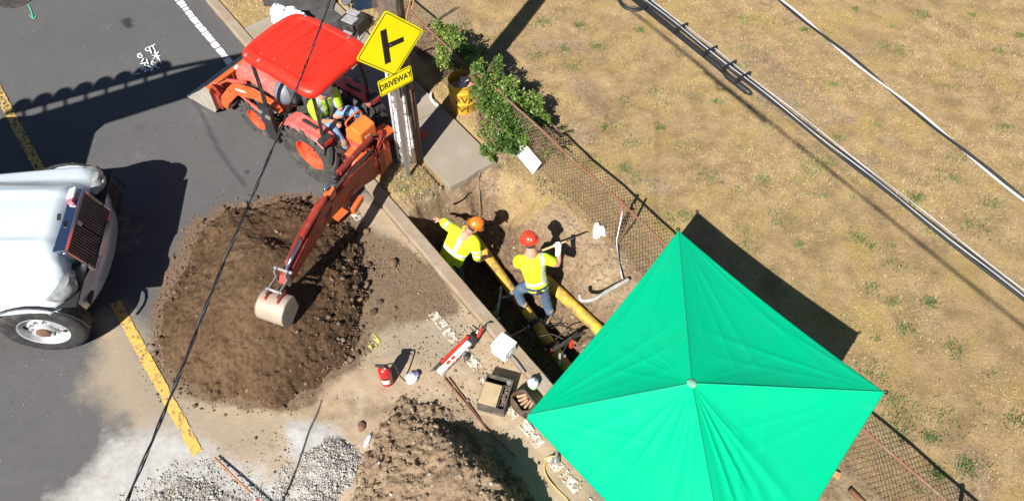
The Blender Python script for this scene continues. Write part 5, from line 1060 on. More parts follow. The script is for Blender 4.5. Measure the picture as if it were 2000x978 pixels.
c = G(722, 6, .1); M_ = Matrix.Translation(Vector((c.x, c.y, .1))) @ Matrix.Rotation(R(20), 4, 'Z'); t = thing('blue_bin', 'dark blue plastic tub at the top edge left of the utility pole', 'tub', tuple(c))
b = MB(); b.box((0, .1, .2), (0.62, 0.55, .40), M_, 1.08); b.obj('body', M_DKG, t, bv=0.02); b = MB(); b.box((0, .1, .41), (0.70, 0.63, .03), M_); b.obj('rim', M_DKG, t, bv=0.008)
c = G(585, -6, .15); M_ = Matrix.Translation(Vector((c.x, c.y, .145))) @ Matrix.Rotation(R(25), 4, 'Z'); b = MB(); b.box((0, 0, .05), (0.30, 0.14, .1), M_); b.box((0, 0, .106), (0.20, 0.06, .012), M_); o = b.obj('timber_block', M_BROWN, loc=(c.x, c.y, .145), bv=0.006); tag(o, 'brown timber block on the black rubber sheet at the top edge', 'timber block')
b = MB(); P_ = [G(716, 36, .12), G(724, 40, .12), G(718, 52, .12), G(712, 68, .12), G(700, 84, .12)]; b.tube(curve(P_, 5), 0.008, 6); o = b.obj('trailing_cable', M_TBK, loc=tuple(P_[2])); tag(o, 'short black cord trailing on the grass left of the diamond sign', 'cord')
b = MB(); P_ = [G(842, 182, .12), G(842, 192, .12), G(850, 203, .12), G(858, 206, .12)]; b.tube(curve(P_, 4), 0.022, 8); o = b.obj('white_cloth_strap', M_LBL, loc=tuple(P_[1]), smooth=True); tag(o, 'small pale strap lying at the pavement edge left of the drum', 'strap')
# broken timber and pipe near the lower fence
b = MB(); b.box((0, 0, 0), (0.20, 0.07, 0.06), basis(G(1625, 922, .12), G(1640, 930, .12) - G(1612, 916, .12))); o = b.obj('broken_timber', M_STK, loc=tuple(G(1625, 922, .1)), bv=0.008); tag(o, 'short broken piece of tan timber at the tent\'s right edge by the lower fence', 'timber')
b = MB(); b.tube([G(1660, 955, .12), G(1690, 985, .1), G(1730, 1040, .1)], 0.035, 12); o = b.obj('clay_pipe', M_RUST, loc=tuple(G(1675, 970, .1)), smooth=True); tag(o, 'rusty pipe end on the ground below the lower fence', 'pipe')
# ================================================================ TRACTOR with loader and backhoe (local frame: x forward, y left, origin below the rear axle)
TO = Vector((-2.73, 8.16, 0.0)); TRZ = R(145)
TF = Matrix.Translation(TO) @ Matrix.Rotation(TRZ, 4, 'Z')
tr = thing('tractor', 'red and orange compact tractor with front loader, backhoe and red canopy', 'tractor', tuple(TO), TRZ)
M_RED = mat('faded_tractor_red', (0.58, 0.085, 0.055), (0.50, 0.07, 0.05), 5, 0.45, dust=0.30, dustcol=(0.42, 0.26, 0.20)); M_ORG = mat('tractor_orange', (0.70, 0.125, 0.025), (0.58, 0.095, 0.02), 5, 0.45, dust=0.26, dustcol=(0.40, 0.24, 0.15))
M_DRED = mat('boom_red', (0.32, 0.030, 0.017), (0.21, 0.024, 0.015), 6, 0.5, dust=0.22, dustcol=(0.36, 0.22, 0.16))
M_CANO = mat('canopy_red', (0.86, 0.028, 0.012), (0.82, 0.026, 0.012), 2, 0.42); M_TYRE = mat('tyre_rubber', (0.035, 0.034, 0.033), (0.06, 0.056, 0.05), 8, 0.85, bump=0.003, dust=0.30, dustcol=(0.17, 0.15, 0.125), dscale=5)
M_RIM = mat('orange_rim', (0.72, 0.085, 0.03), None, rough=0.45, dust=0.2); M_RBK = mat('rops_black', (0.022, 0.023, 0.025), (0.035, 0.035, 0.036), 10, 0.4, dust=0.10, dustcol=(0.2, 0.18, 0.16)); M_ENG = mat('engine_dark', (0.03, 0.03, 0.03), (0.10, 0.09, 0.08), 30, 0.7, 0.2)
M_SEAT = mat('seat_vinyl', (0.05, 0.05, 0.052), None, rough=0.6); M_CYL = mat('polished_rod', (0.30, 0.36, 0.46), None, rough=0.2, metal=0.9)
M_BKT = mat('worn_bucket_steel', (0.46, 0.42, 0.36), (0.36, 0.33, 0.29), 6, 0.55, 0.2, bump=0.002, dust=0.35, dustcol=(0.34, 0.26, 0.18))
Tm = lambda x, y, z: TF @ Vector((x, y, z))
def L(b, name, m, parent=tr, **kw): return b.obj(name, m, parent, world=False, **kw)
def ag_wheel(name, x, y, R0, wd, rim, lugs, side, lh):
    b = MB(); ax = Matrix.Translation((x, y, R0)) @ Matrix.Rotation(R(90), 4, 'X'); h = wd / 2
    b.lathe([(rim, -h * .8), (R0 - lh * 1.6, -h), (R0 - lh, -h * .75), (R0 - lh * .9, 0), (R0 - lh, h * .75), (R0 - lh * 1.6, h), (rim, h * .8), (rim, -h * .8)], 48, ax)
    for i in range(lugs):
        for sd in (-1, 1):
            a0 = 2 * math.pi * (i + (0.5 if sd > 0 else 0)) / lugs; pts = []
            for j in range(4):
                q = j / 3; a_ = a0 + q * 0.95 * 2 * math.pi / lugs * 1.1; yy = sd * (0.02 + q * (h * 1.02 - 0.02)); rr_ = R0 - lh + 0.002 - (lh * .55 if j == 3 else 0)
                for (da, dr) in ((-0.36, -0.01), (-0.27, lh), (0.27, lh), (0.36, -0.01)):
                    aa = a_ + da * 2 * math.pi / lugs * 0.85; pts.append((x + (rr_ + dr) * math.cos(aa), y + yy, R0 + (rr_ + dr) * math.sin(aa)))
            # shoulder continuation down the side wall
            a_ = a0 + 1.1 * 2 * math.pi / lugs; 
            for (da, dr) in ((-0.3, -0.01), (-0.24, 0.0), (0.24, 0.0), (0.3, -0.01)):
                aa = a_ + da * 2 * math.pi / lugs * 0.85; rr_ = R0 - lh * 3.2; pts.append((x + (rr_ + dr) * math.cos(aa), y + sd * (h * 1.0 + 0.004 + (0.01 if abs(da) < .25 else -.01)), R0 + (rr_ + dr) * math.sin(aa)))
            b.loft([pts[k:k + 4] for k in range(0, 20, 4)])
    ty = L(b, name + '_tyre', M_TYRE, auto=50)
    b = MB(); s_ = side; pr = [(rim + .004, s_ * h * .80), (rim * .96, s_ * h * .78), (rim * .88, s_ * h * .35), (rim * .45, s_ * h * .2), (rim * .42, s_ * h * .38), (0.001, s_ * h * .38)]
    b.lathe(pr, 36, ax @ Matrix.Scale(-1, 4, (0, 0, 1))); 
    rm = L(b, 'rim', M_RIM, parent=ty, auto=40)
    b = MB()
    for i in range(6): a_ = i * 1.047; b.tube([(x + rim * .3 * math.cos(a_), y + s_ * h * .36, R0 + rim * .3 * math.sin(a_)), (x + rim * .3 * math.cos(a_), y + s_ * h * .46, R0 + rim * .3 * math.sin(a_))], 0.014, 6)
    L(b, 'wheel_nut', M_ENG, parent=ty)
for sd in (1, -1):
    ag_wheel('rear', 0.0, sd * 0.47, 0.56, 0.36, 0.27, 17, sd, 0.036); ag_wheel('front', 1.40, sd * 0.36, 0.37, 0.22, 0.19, 15, sd, 0.022)
# body, hood
b = MB(); b.box((0.35, 0, 0.58), (1.3, 0.36, 0.34)); b.box((1.35, 0, 0.62), (1.1, 0.38, 0.28)); b.tube([(0, -0.32, .56), (0, .32, .56)], 0.11, 14); b.tube([(1.42, -0.36, .37), (1.42, .36, .37)], 0.06, 12); b.box((1.3, 0, .5), (.5, .3, .22)); L(b, 'chassis', M_ENG, bv=0.02)
b = MB(); rr = []
for x, wd, top in ((0.72, .27, 1.22), (0.95, .27, 1.22), (1.45, .26, 1.17), (1.75, .245, 1.10), (1.88, .22, 1.02), (1.92, .20, .92)):
    z0 = 0.78; rr.append([(x, -wd, z0), (x, -wd, top - .10), (x, -wd * .86, top - .03), (x, -wd * .5, top), (x, 0, top + .012), (x, wd * .5, top), (x, wd * .86, top - .03), (x, wd, top - .10), (x, wd, z0)])
b.loft(rr); L(b, 'hood', mat('sun_bleached_red', (0.62, 0.15, 0.12), (0.55, 0.10, 0.08), 4, 0.4, dust=0.25, dustcol=(0.5, 0.34, 0.3)), auto=50)
b = MB()
for sd in (1, -1): b.box((1.3, sd * .275, .92), (.5, .012, .16))
b.box((1.925, 0, .86), (.02, .34, .2)); L(b, 'grille', M_ENG)
b = MB()
for sd in (1, -1): b.ell((1.90, sd * .14, 1.0), (.03, .05, .03))
for sd in (1, -1):
    b = MB(); b.ell((1.905, sd * .14, 1.0), (.03, .05, .03)); L(b, 'headlight', M_LBL, smooth=True)
b = MB(); rg = random.Random(4)
for k in range(26): b.box((rg.uniform(.75, 1.6), rg.choice((-1, 1)) * rg.uniform(.20, .33), rg.uniform(.6, .86)), (rg.uniform(.04, .14), rg.uniform(.03, .08), rg.uniform(.03, .12)))
for k in range(8): b.tube([(rg.uniform(.6, 1.4), sd_ * .3, rg.uniform(.6, .9)) for sd_ in (1, 1.1)] if False else [(.6 + .1 * k, .30, .85 - .02 * k), (.75 + .1 * k, .34, .7), (.9 + .08 * k, .30, .6)], 0.012, 6)
L(b, 'engine_parts', mat('engine_metal', (0.05, 0.05, 0.05), (0.34, 0.33, 0.31), 14, 0.6, 0.4), bv=0.004)
b = MB(); b.box((0.62, 0, 1.16), (0.26, 0.50, 0.24), None, 0.85); L(b, 'dashboard', M_SEAT, bv=0.03)
b = MB(); c0 = Vector((0.62, .24, 1.12)); b.ell((0.75, .10, 1.10), (0.20, 0.26, 0.22)); L(b, 'fuel_tank', mat('grey_blue_plastic', (0.14, 0.15, 0.18), (0.18, 0.19, 0.22), 6, 0.5, dust=0.2), smooth=True)
b = MB(); T_ = Matrix.Translation((0.42, 0, 1.30)) @ Matrix.Rotation(R(-35), 4, 'Y'); n = 24
b.tube([T_ @ Vector((0.19 * math.cos(2 * math.pi * i / n), 0.19 * math.sin(2 * math.pi * i / n), 0)) for i in range(n + 1)], 0.014, 8); b.tube([T_ @ Vector((0, 0, 0)), T_ @ Vector((0, 0, -.25))], 0.02, 8)
for k in range(3): a_ = k * 2.094; b.tube([T_ @ Vector((0, 0, 0)), T_ @ Vector((0.19 * math.cos(a_), 0.19 * math.sin(a_), 0))], 0.01, 6)
L(b, 'steering_wheel', M_RBK, smooth=True)
b = MB(); b.box((0.05, 0, 0.72), (1.15, 0.62, 0.03)); b.box((0.5, .42, .55), (0.5, .26, .03)); b.box((0.5, -.42, .55), (0.5, .26, .03)); L(b, 'floor_plate', M_DRED, bv=0.006)
# seat turned to the rear
b = MB(); b.box((0.02, 0.02, 0.85), (0.42, 0.46, 0.10)); b.box((0.27, 0.02, 1.10), (0.10, 0.44, 0.42)); b.box((0.05, 0.02, .8), (.2, .25, .2)); L(b, 'seat', M_SEAT, bv=0.035)
# fenders with black end caps and lamps
for sd in (1, -1):
    b = MB(); rr = []
    for i in range(9):
        a_ = R(28 + 104 * i / 8); r_ = 0.63; cx, cz = r_ * math.cos(a_), 0.56 + r_ * math.sin(a_); ct = min(cz, 1.13)
        rr.append([(cx, sd * .37, ct), (cx, sd * .60, ct - .005), (cx, sd * .64, ct - .05), (cx, sd * .63, ct - .055), (cx, sd * .59, ct - .02), (cx, sd * .37, ct - .018)])
    b.loft([r_[::sd] for r_ in rr]); fn = L(b, 'fender', mat('bleached_fender', (0.60, 0.13, 0.11), (0.48, 0.08, 0.07), 5, 0.45, dust=0.22, dustcol=(0.5, 0.36, 0.32)), auto=40)
    b = MB(); b.box((-.38, sd * .53, 1.05), (.13, .20, .11)); L(b, 'end_cap', M_RBK, parent=fn, bv=0.02)
    b = MB(); b.box((-.45, sd * .53, 1.05), (.012, .14, .07)); L(b, 'tail_lamp', M_TRD, parent=fn)
    b = MB(); b.box((-.05, sd * .47, 1.14), (.30, .045, .04)); L(b, 'grab_handle', M_RBK, parent=fn, bv=0.012)
# roll frame: four posts
CZ = 2.08
for sd in (1, -1):
    b = MB(); b.tube([(-.30, sd * .50, 1.02), (-.34, sd * .50, 1.4), (-.42, sd * .44 + .1, CZ)], 0.034, 4); L(b, 'rear_post', M_RBK, bv=0.004)
    b = MB(); b.tube([(.72, sd * .60, .42), (.72, sd * .61, 1.0), (.68, sd * .60, 1.45), (.66, sd * .50 + .1, CZ)], [0.05, 0.05, 0.036, 0.034], 4); b.box((.74, sd * .62, .82), (.24, .07, .72)); L(b, 'front_post', M_RBK, bv=0.008)
    b = MB(); b.box((.66, sd * .665, 1.02), (.1, .03, .05)); b.box((.80, sd * .665, 1.06), (.08, .03, .04)); L(b, 'latch', M_GREY, bv=0.004)
# canopy: crowned shell with recessed panel, ribs and bolts
CC = Vector((0.15, 0.08, CZ)); cl, cw = 1.46, 1.24
def csuper(a_, k, e=8.0):
    c_, s_ = math.cos(a_), math.sin(a_); r_ = (abs(c_) ** e + abs(s_) ** e) ** (-1 / e); return (r_ * c_ * cl / 2 * k, r_ * s_ * cw / 2 * k)
def cano_z(x, y): return CZ + 0.135 - 0.07 * (2 * x / cl) ** 2 - 0.06 * (2 * y / cw) ** 2
b = MB(); rr = []; n = 72
for k, dz in ((0.985, -.09), (1.0, -.07), (1.0, -.02), (0.985, .008), (0.95, .030), (0.80, .032), (0.775, .010), (0.6, .010), (0.3, .010), (0.02, .010)):
    ring_ = []
    for i in range(n):
        x, y = csuper(2 * math.pi * i / n, k); fz_ = 1.0 - 0.13 * max(0, (x - .35)) if True else 1; y *= (1 - 0.07 * (x / cl + .5)); ring_.append((CC.x + x, CC.y + y, cano_z(x, y) + dz))
    rr.append(ring_)
b.loft(rr); can = L(b, 'canopy', M_CANO, auto=55)
for k in (-.38, -.13, .13, .38):
    b = MB(); P_ = [(CC.x + k, CC.y + y, cano_z(k, y) + .010) for y in np.linspace(-.43, .43, 13)]; b.tube(P_, 0.010, 6); L(b, 'rib', M_CANO, parent=can, smooth=True)
for (x, y) in ((.56, .56), (.30, .56), (.45, -.55), (.10, -.55), (-.38, -.55)):
    b = MB(); b.lathe([(0.032, 0), (0.032, .008), (0.020, .010), (0.020, .024), (0.001, .026)], 12, Matrix.Translation((CC.x + x, CC.y + y * .95, cano_z(x, y) + .022))); L(b, 'bolt', M_GREY, parent=can)
# loader
la = MB()
for sd in (1, -1):
    y = sd * .44
    b = MB(); side_p = [(0.62, .98), (0.72, 1.10), (1.2, 1.12), (1.7, .98), (2.12, .52), (2.22, .28), (2.08, .24), (1.96, .44), (1.60, .82), (1.15, .98), (.75, .96)]
    b.prism([(p[0], p[1]) for p in side_p][::-1], -.045, .045, Matrix.Translation((0, y, 0)) @ Matrix.Rotation(R(90), 4, 'X')); arm = L(b, 'loader_arm', M_ORG, bv=0.008)
    b = MB(); b.tube([(.78, y + sd * .03, .62), (1.30, y + sd * .03, .78)], 0.034, 12); b.tube([(1.3, y + sd * .03, .78), (1.62, y + sd * .03, .88)], 0.018, 10); L(b, 'lift_cylinder', M_RED, parent=arm, auto=40)
    b = MB(); b.tube([(1.45, y - sd * .08, 1.08), (1.95, y - sd * .08, .86)], 0.03, 12); b.tube([(1.95, y - sd * .08, .86), (2.25, y - sd * .08, .62)], 0.017, 10); L(b, 'tilt_cylinder', M_RED, parent=arm, auto=40)
    if sd > 0:
        b = MB(); b.box((0, 0, 0), (.26, .004, .035), Matrix.Translation((1.45, y + .0475, 1.00)) @ Matrix.Rotation(R(15), 4, 'Y')); L(b, 'lettering_strip', M_LBL, parent=arm)
b = MB(); b.tube([(1.78, -.5, .84), (1.78, .5, .84)], 0.04, 10); L(b, 'cross_tube', M_ORG, auto=40)
BW = 1.55; by0 = -0.24
prof = [(2.30, .60), (2.33, .14), (2.42, .04), (3.05, .025)]                     # back top, back bottom, heel, cutting edge
b = MB(); hb = BW / 2
def bpt(p, y, off=0): return (p[0], by0 + y, p[1])
th_ = .02
prof_in = [(2.33, .58), (2.355, .16), (2.43, .066), (3.05, .046)]
rr = [[bpt(p, -hb) for p in prof] + [bpt(p, -hb) for p in prof_in[::-1]], [bpt(p, hb) for p in prof] + [bpt(p, hb) for p in prof_in[::-1]]]
b.loft(rr); lbk = L(b, 'loader_bucket', M_ORG)
b = MB(); b.loft([[bpt((p[0] + .0, p[1] + .0035), y) for p in prof_in] for y in (-hb + .022, hb - .022)], cap=False); L(b, 'worn_liner', M_BKT, parent=lbk)
for sd in (1, -1):
    b = MB(); poly = [(2.30, .60), (2.33, .14), (2.42, .04), (3.05, .025), (2.95, .16), (2.62, .42), (2.42, .60)]; b.prism(poly, -.011, .011, Matrix.Translation((0, by0 + sd * (hb - .0), 0)) @ Matrix.Rotation(R(90), 4, 'X')); L(b, 'side_plate', M_BKT, parent=lbk)
b = MB(); b.box((3.06, by0, .035), (.12, BW + .03, .028)); L(b, 'cutting_edge', M_BKT, parent=lbk)
b = MB(); b.box((2.33, by0, .61), (.09, BW + .01, .05)); L(b, 'top_lip', M_ORG, parent=lbk, bv=0.01)
for y in (-.55, -.28, .0, .28, .55): b = MB(); b.box((2.285, by0 + y, .36), (.05, .035, .46)); L(b, 'back_rib', M_DRED, parent=lbk, bv=0.006)
for y in (-.44, .44): b = MB(); b.box((2.24, y, .34), (.10, .12, .30)); b.tube([(2.18, y, .5), (2.26, y + .02, .62), (2.30, y + .02, .66)], .03, 6); L(b, 'hitch_plate', M_DRED, bv=0.01)
# backhoe frame and console
b = MB(); b.box((-.62, 0, .52), (.42, .56, .22)); b.box((-.86, 0, .52), (.18, .34, .42)); b.box((-.35, 0, .60), (.40, .44, .12)); hf_ = L(b, 'hoe_frame', M_ORG, bv=0.015)
b = MB(); b.box((-.58, .06, .74), (.26, .30, .36)); L(b, 'console_column', M_RED, bv=0.02)
b = MB(); poly = [(-.16, 0), (.16, 0), (.14, .20), (.02, .30), (-.16, .24)]; b.prism(poly, -.16, .16, Matrix.Translation((-.64, .06, .90)) @ Matrix.Rotation(R(90), 4, 'X')); cons = L(b, 'control_console', mat('console_orange', (0.86, 0.20, 0.035), (0.80, 0.17, 0.03), 7, 0.4, dust=0.08), bv=0.018)
b = MB(); b.tube(curve([(-.54, -.09, 1.15), (-.54, -.09, 1.24), (-.54, .06, 1.26), (-.54, .21, 1.24), (-.54, .21, 1.15)], 5), .014, 8); L(b, 'grab_rail', M_ORG, parent=cons, smooth=True)
b = MB(); b.box((-.802, .06, 1.0), (.004, .05, .04)); b.box((-.803, .12, 1.005), (.004, .04, .05)); L(b, 'printed_mark', M_LBL, parent=cons)
b = MB(); b.box((-.80, .06, .885), (.05, .30, .05)); L(b, 'dark_slot', M_ENG, parent=cons)
for y in (-.06, .06, .15): b = MB(); b.tube([(-.50, y, 1.05), (-.44, y, 1.24)], .008, 6); b.ell((-.44, y, 1.25), (.018, .018, .022)); L(b, 'lever', M_RBK, parent=cons, smooth=True)
b = MB(); rg = random.Random(9)
for k in range(9): b.tube(curve([(-.72, rg.uniform(-.15, .2), rg.uniform(.6, .95)), (-.85 + rg.uniform(-.05, .05), rg.uniform(-.2, .3), rg.uniform(.85, 1.0)), (-.98, rg.uniform(-.1, .35), rg.uniform(.6, .8))], 6), .011, 6)
L(b, 'hydraulic_hoses', M_DRED, smooth=True)
b = MB(); b.box((-.78, -.1, .84), (.24, .34, .05), Matrix.Rotation(R(8), 4, 'X')); b.box((-.66, .28, .70), (.30, .18, .04)); b.box((-.88, .2, .66), (.2, .1, .2)); L(b, 'valve_cover', M_ORG, bv=0.012)
b = MB(); b.box((-.4, .34, .62), (.42, .20, .03)); b.box((-.4, -.34, .62), (.42, .20, .03)); L(b, 'foot_rest', M_DRED, bv=0.005)
# stabilisers
for sd in (1, -1):
    b = MB(); M_ = basis((-.66, sd * .24, .50), Vector((-.12, sd * .62, -.36))); b.box((.36, 0, 0), (.74, .10, .11), M_); stb = L(b, 'stabiliser', M_DRED, bv=0.01)
    b = MB(); b.box((-.80, sd * .98, .115), (.24, .22, .035)); L(b, 'pad', M_ORG, parent=stb, bv=0.006)
    b = MB(); b.tube([(-.70, sd * .22, .78), (-.76, sd * .66, .42)], .028, 10); L(b, 'cylinder', M_RED, parent=stb, auto=40)
# boom and dipper: built in a vertical plane through the swing post
TI = TF.inverted()
PV = Vector((-2.02, 7.70, 0)); BE = Vector((-3.04, 4.92, 0)); bd = (BE - PV).normalized(); bs = Vector((bd.y, -bd.x, 0))
BMx = Matrix((bd, Vector((0, 0, 1)), bd.cross(Vector((0, 0, 1))))).transposed().to_4x4(); BMx.translation = PV      # x out along the boom, y up, z sideways
LB = TI @ BMx
def bbeam(poly, w0, name, m, parent=tr, z0=None, bv=0.01):
    b = MB(); b.prism(poly, -w0 / 2 if z0 is None else z0, w0 / 2 if z0 is None else z0 + w0, LB); return L(b, name, m, parent=parent, bv=bv)
b = MB(); b.tube([(0, .22, 0), (0, .80, 0)], .085, 14, True, LB); b.box((.08, .5, 0), (.22, .40, .2), LB); L(b, 'swing_post', M_DRED, auto=40)
boom = bbeam([(.02, .36), (.32, .36), (.75, .60), (1.60, .87), (1.70, .96), (1.62, 1.06), (1.42, 1.08), (.70, .96), (.22, .80), (.02, .66)], .13, 'boom', M_DRED)
b = MB(); b.box((.95, .72, .0875), (.36, .05, .002), LB @ Matrix.Rotation(0, 4, 'Z')); 
mbt = MB(); text_mb('KUBOTA', .085, LB @ Matrix.Translation((.88, .72, -.088)) @ Matrix.Rotation(R(22), 4, 'Z') @ Matrix.Rotation(R(180), 4, 'Y'), mbt, .0008); L(mbt, 'faded_lettering', mat('faded_lettering', (0.40, 0.22, 0.18), None, rough=0.7), parent=boom)
b = MB(); b.tube([(.10, .98, .03), (1.02, 1.20, .03)], .045, 14, True, LB); L(b, 'boom_cylinder', M_DRED, parent=boom, auto=40)
b = MB(); b.tube([(1.02, 1.20, .03), (1.40, 1.26, .03)], .022, 10, True, LB); L(b, 'cylinder_rod', M_CYL, parent=boom, smooth=True)
b = MB(); b.box((1.35, 1.05, .0), (.16, .30, .10), LB); L(b, 'bracket', M_ORG, parent=boom, bv=0.01); b = MB(); b.box((1.05, .62, -.15), (.28, .10, .10), LB); L(b, 'bracket', M_ORG, parent=boom, bv=0.01)
for dz in (-.05, -.02): b = MB(); b.tube(curve([(.2, .9, dz), (.7, 1.06, dz - .05), (1.2, 1.16, dz), (1.6, 1.14, dz)], 6), .010, 6, True, LB); L(b, 'hose', M_ENG, parent=boom, smooth=True)
dip = bbeam([(1.44, 1.00), (1.56, .86), (2.0, .84), (2.68, .82), (2.74, .90), (2.66, .98), (2.0, 1.12), (1.62, 1.22), (1.46, 1.16)], .13, 'dipper', M_DRED)
b = MB(); b.tube([(1.50, 1.24, -.025), (2.15, 1.18, -.025)], .040, 14, True, LB); L(b, 'dipper_cylinder', M_DRED, parent=dip, auto=40)
b = MB(); b.tube([(2.15, 1.18, -.025), (2.62, 1.06, -.025)], .022, 10, True, LB); L(b, 'cylinder_rod', M_CYL, parent=dip, smooth=True)
for dz in (.045, .065): b = MB(); b.tube(curve([(1.5, 1.15, dz), (2.0, 1.15, dz), (2.5, 1.02, dz)], 6), .009, 6, True, LB); L(b, 'hose', M_DRED, parent=dip, smooth=True)
b = MB()
for dz in (-.08, .08): b.box((2.68, .98, dz), (.07, .26, .018), LB @ Matrix.Translation((0, 0, 0))); b.box((2.84, .98, dz), (.30, .045, .016), LB)
b.tube([(2.63, 1.07, -.13), (2.63, 1.07, .13)], .022, 8, True, LB); b.tube([(2.90, .98, -.11), (2.90, .98, .11)], .02, 8, True, LB); L(b, 'bucket_link', M_GREY, bv=0.003)
hbw = .40; cx, cz_, rb = 2.96, .68, .215
arc = [(cx + rb * math.cos(R(a_)), cz_ + rb * math.sin(R(a_))) for a_ in range(128, -82, -15)]
arc_i = [(cx + (rb - .018) * math.cos(R(a_)), cz_ + (rb - .018) * math.sin(R(a_))) for a_ in range(-82, 140, 15)]
b = MB(); b.prism((arc + [(p[0], p[1]) for p in arc_i])[::-1], -hbw / 2, hbw / 2, LB); hbk = L(b, 'backhoe_bucket', mat('hoe_bucket_steel', (0.38, 0.33, 0.26), (0.42, 0.26, 0.19), 2.2, 0.5, 0.15, dust=0.2, dustcol=(0.42, 0.36, 0.28)), auto=40)
for dz in (-hbw / 2 - .001, hbw / 2 + .001 - .014): b = MB(); b.prism((arc[1:] + [(cx - .14, cz_ - .10), (cx - .14, cz_ + .16)])[::-1], dz, dz + .014, LB); L(b, 'side_plate', M_BKT, parent=hbk)
b = MB(); b.box((cx - .04, cz_ + .20, -.09), (.20, .13, .02), LB); b.box((cx - .04, cz_ + .20, .09), (.20, .13, .02), LB); L(b, 'ear', M_RED, parent=hbk, bv=0.004)
for k in range(5): b = MB(); b.box((cx + .0, cz_ - .255, -hbw / 2 + .05 + k * .09), (.12, .02, .035), LB); L(b, 'tooth', M_GREY, parent=hbk)
# ================================================================ TRUCK (local frame: x forward, y left, origin below the front axle)
KO = Vector((-6.19, 5.83, 0)); KRZ = R(6)
trk = thing('white_truck', 'white heavy truck with chrome grille on the left of the road', 'truck', tuple(KO), KRZ)
def K(b, name, m, parent=trk, **kw): return b.obj(name, m, parent, world=False, **kw)
M_TW = mat('white_truck_paint', (0.56, 0.62, 0.66), (0.53, 0.59, 0.63), 3, 0.28, coat=0.5); M_CHR = mat('chrome', (0.62, 0.68, 0.78), None, rough=0.14, metal=1.0); M_GRL = mat('grille_shadow', (0.02, 0.02, 0.022), None, rough=0.6)
M_BMP = mat('bumper_paint', (0.58, 0.62, 0.70), (0.52, 0.56, 0.64), 3, 0.25, 0.4, coat=0.5); M_TT = mat('truck_tyre', (0.022, 0.022, 0.023), (0.04, 0.038, 0.035), 10, 0.7, dust=0.2, dustcol=(0.14, 0.12, 0.10)); M_GLS = mat('dark_glass', (0.02, 0.025, 0.03), None, rough=0.05)
NX = 44; NY = 64
def nose(y):
    ay = abs(y); k_ = float(sst(0.50, 0.95, ay)); return 0.47 * (1 - k_) + (0.61 - 0.28 * max(0, (ay - 0.80) / 0.40) ** 2) * k_
def htop(x, y):
    ay = abs(y); c_ = 1.37 + 0.11 * max(0, 0.5 - x) - 0.05 * (ay / .6) ** 2
    f_ = 1.18 - 0.02 * max(0, -x) - 0.05 * sst(0.8, 1.2, ay) - 0.14 * sst(1.05, 1.2, ay)
    k_ = float(sst(0.50, 0.86, ay + 0.06 * x)); z = c_ * (1 - k_) + f_ * k_
    z += 0.012 * math.exp(-((ay - .66 + .05 * x) / .02) ** 2) - 0.012 * math.exp(-((ay - .70 + .05 * x) / .015) ** 2)
    z += 0.035 * math.exp(-((ay - .42) / .07) ** 2) * float(sst(0.35, 0.05, x)) * float(sst(-2.2, -.6, x))          # raised bonnet creases
    return float(z)
vs = []; fs = []
for j in range(NY + 1):
    y = -1.2 + 2.4 * j / NY; xn = nose(y) - 0.10
    for i in range(NX + 1):
        q = i / NX
        if q < 0.7: x = -1.9 + (xn + 1.9 - 0.16) * (q / 0.7); z = htop(x, y)
        else:
            a_ = (q - 0.7) / 0.3; zt = htop(xn - 0.16, y); zb = 0.88
            x = xn - 0.16 + 0.20 * math.sin(min(1, a_ * 1.35) * math.pi / 2) ; z = zt + (zb - zt) * a_ ** 1.7
        vs.append((x, y, z))
for j in range(NY):
    for i in range(NX): k = j * (NX + 1) + i; fs.append((k, k + 1, k + NX + 2, k + NX + 1))
b = MB(); b.add(vs, fs)
for sd in (1, -1):                                       # fender side with wheel arch
    y = sd * 1.2; pts = []
    for i in range(13): a_ = R(180 - 132 * i / 12); pts.append((0.60 * math.cos(a_), 0.52 + 0.58 * math.sin(a_)))
    o_ = len(b.v); top = []; 
    for (x, z) in pts: top.append((x, y, z)); top.append((x, y, htop(min(x, nose(y) - .26), y)))
    b.add(top, [((2 * i, 2 * i + 1, 2 * i + 3, 2 * i + 2) if sd > 0 else (2 * i + 2, 2 * i + 3, 2 * i + 1, 2 * i)) for i in range(12)])
    b.add([(-.60, y, .52), (-.60, y, htop(-.6, y)), (-1.9, y, htop(-1.9, y)), (-1.9, y, .60)], [(0, 1, 2, 3)])
body = K(b, 'bonnet', M_TW, auto=42)
for sd in (1, -1):                                       # black arch lip inside
    b = MB(); b.tube([(0.59 * math.cos(R(180 - 15 * i)), sd * 1.185, 0.52 + 0.57 * math.sin(R(180 - 15 * i))) for i in range(13)], .02, 6); K(b, 'arch_lip', M_GRL, parent=body)
    b = MB(); b.box((-.02, sd * .8, .95), (1.25, .66, .03)); K(b, 'inner_arch', M_GRL, parent=body)
b = MB(); b.prism([(-.05, -.022), (.05, -.022), (.06, .022), (-.05, .022)], 0, .012, Matrix.Translation((.34, -.02, htop(.34, -.02) - .004)) @ Matrix.Rotation(R(-80), 4, 'Z')); K(b, 'bonnet_dimple', M_GRL, parent=body)
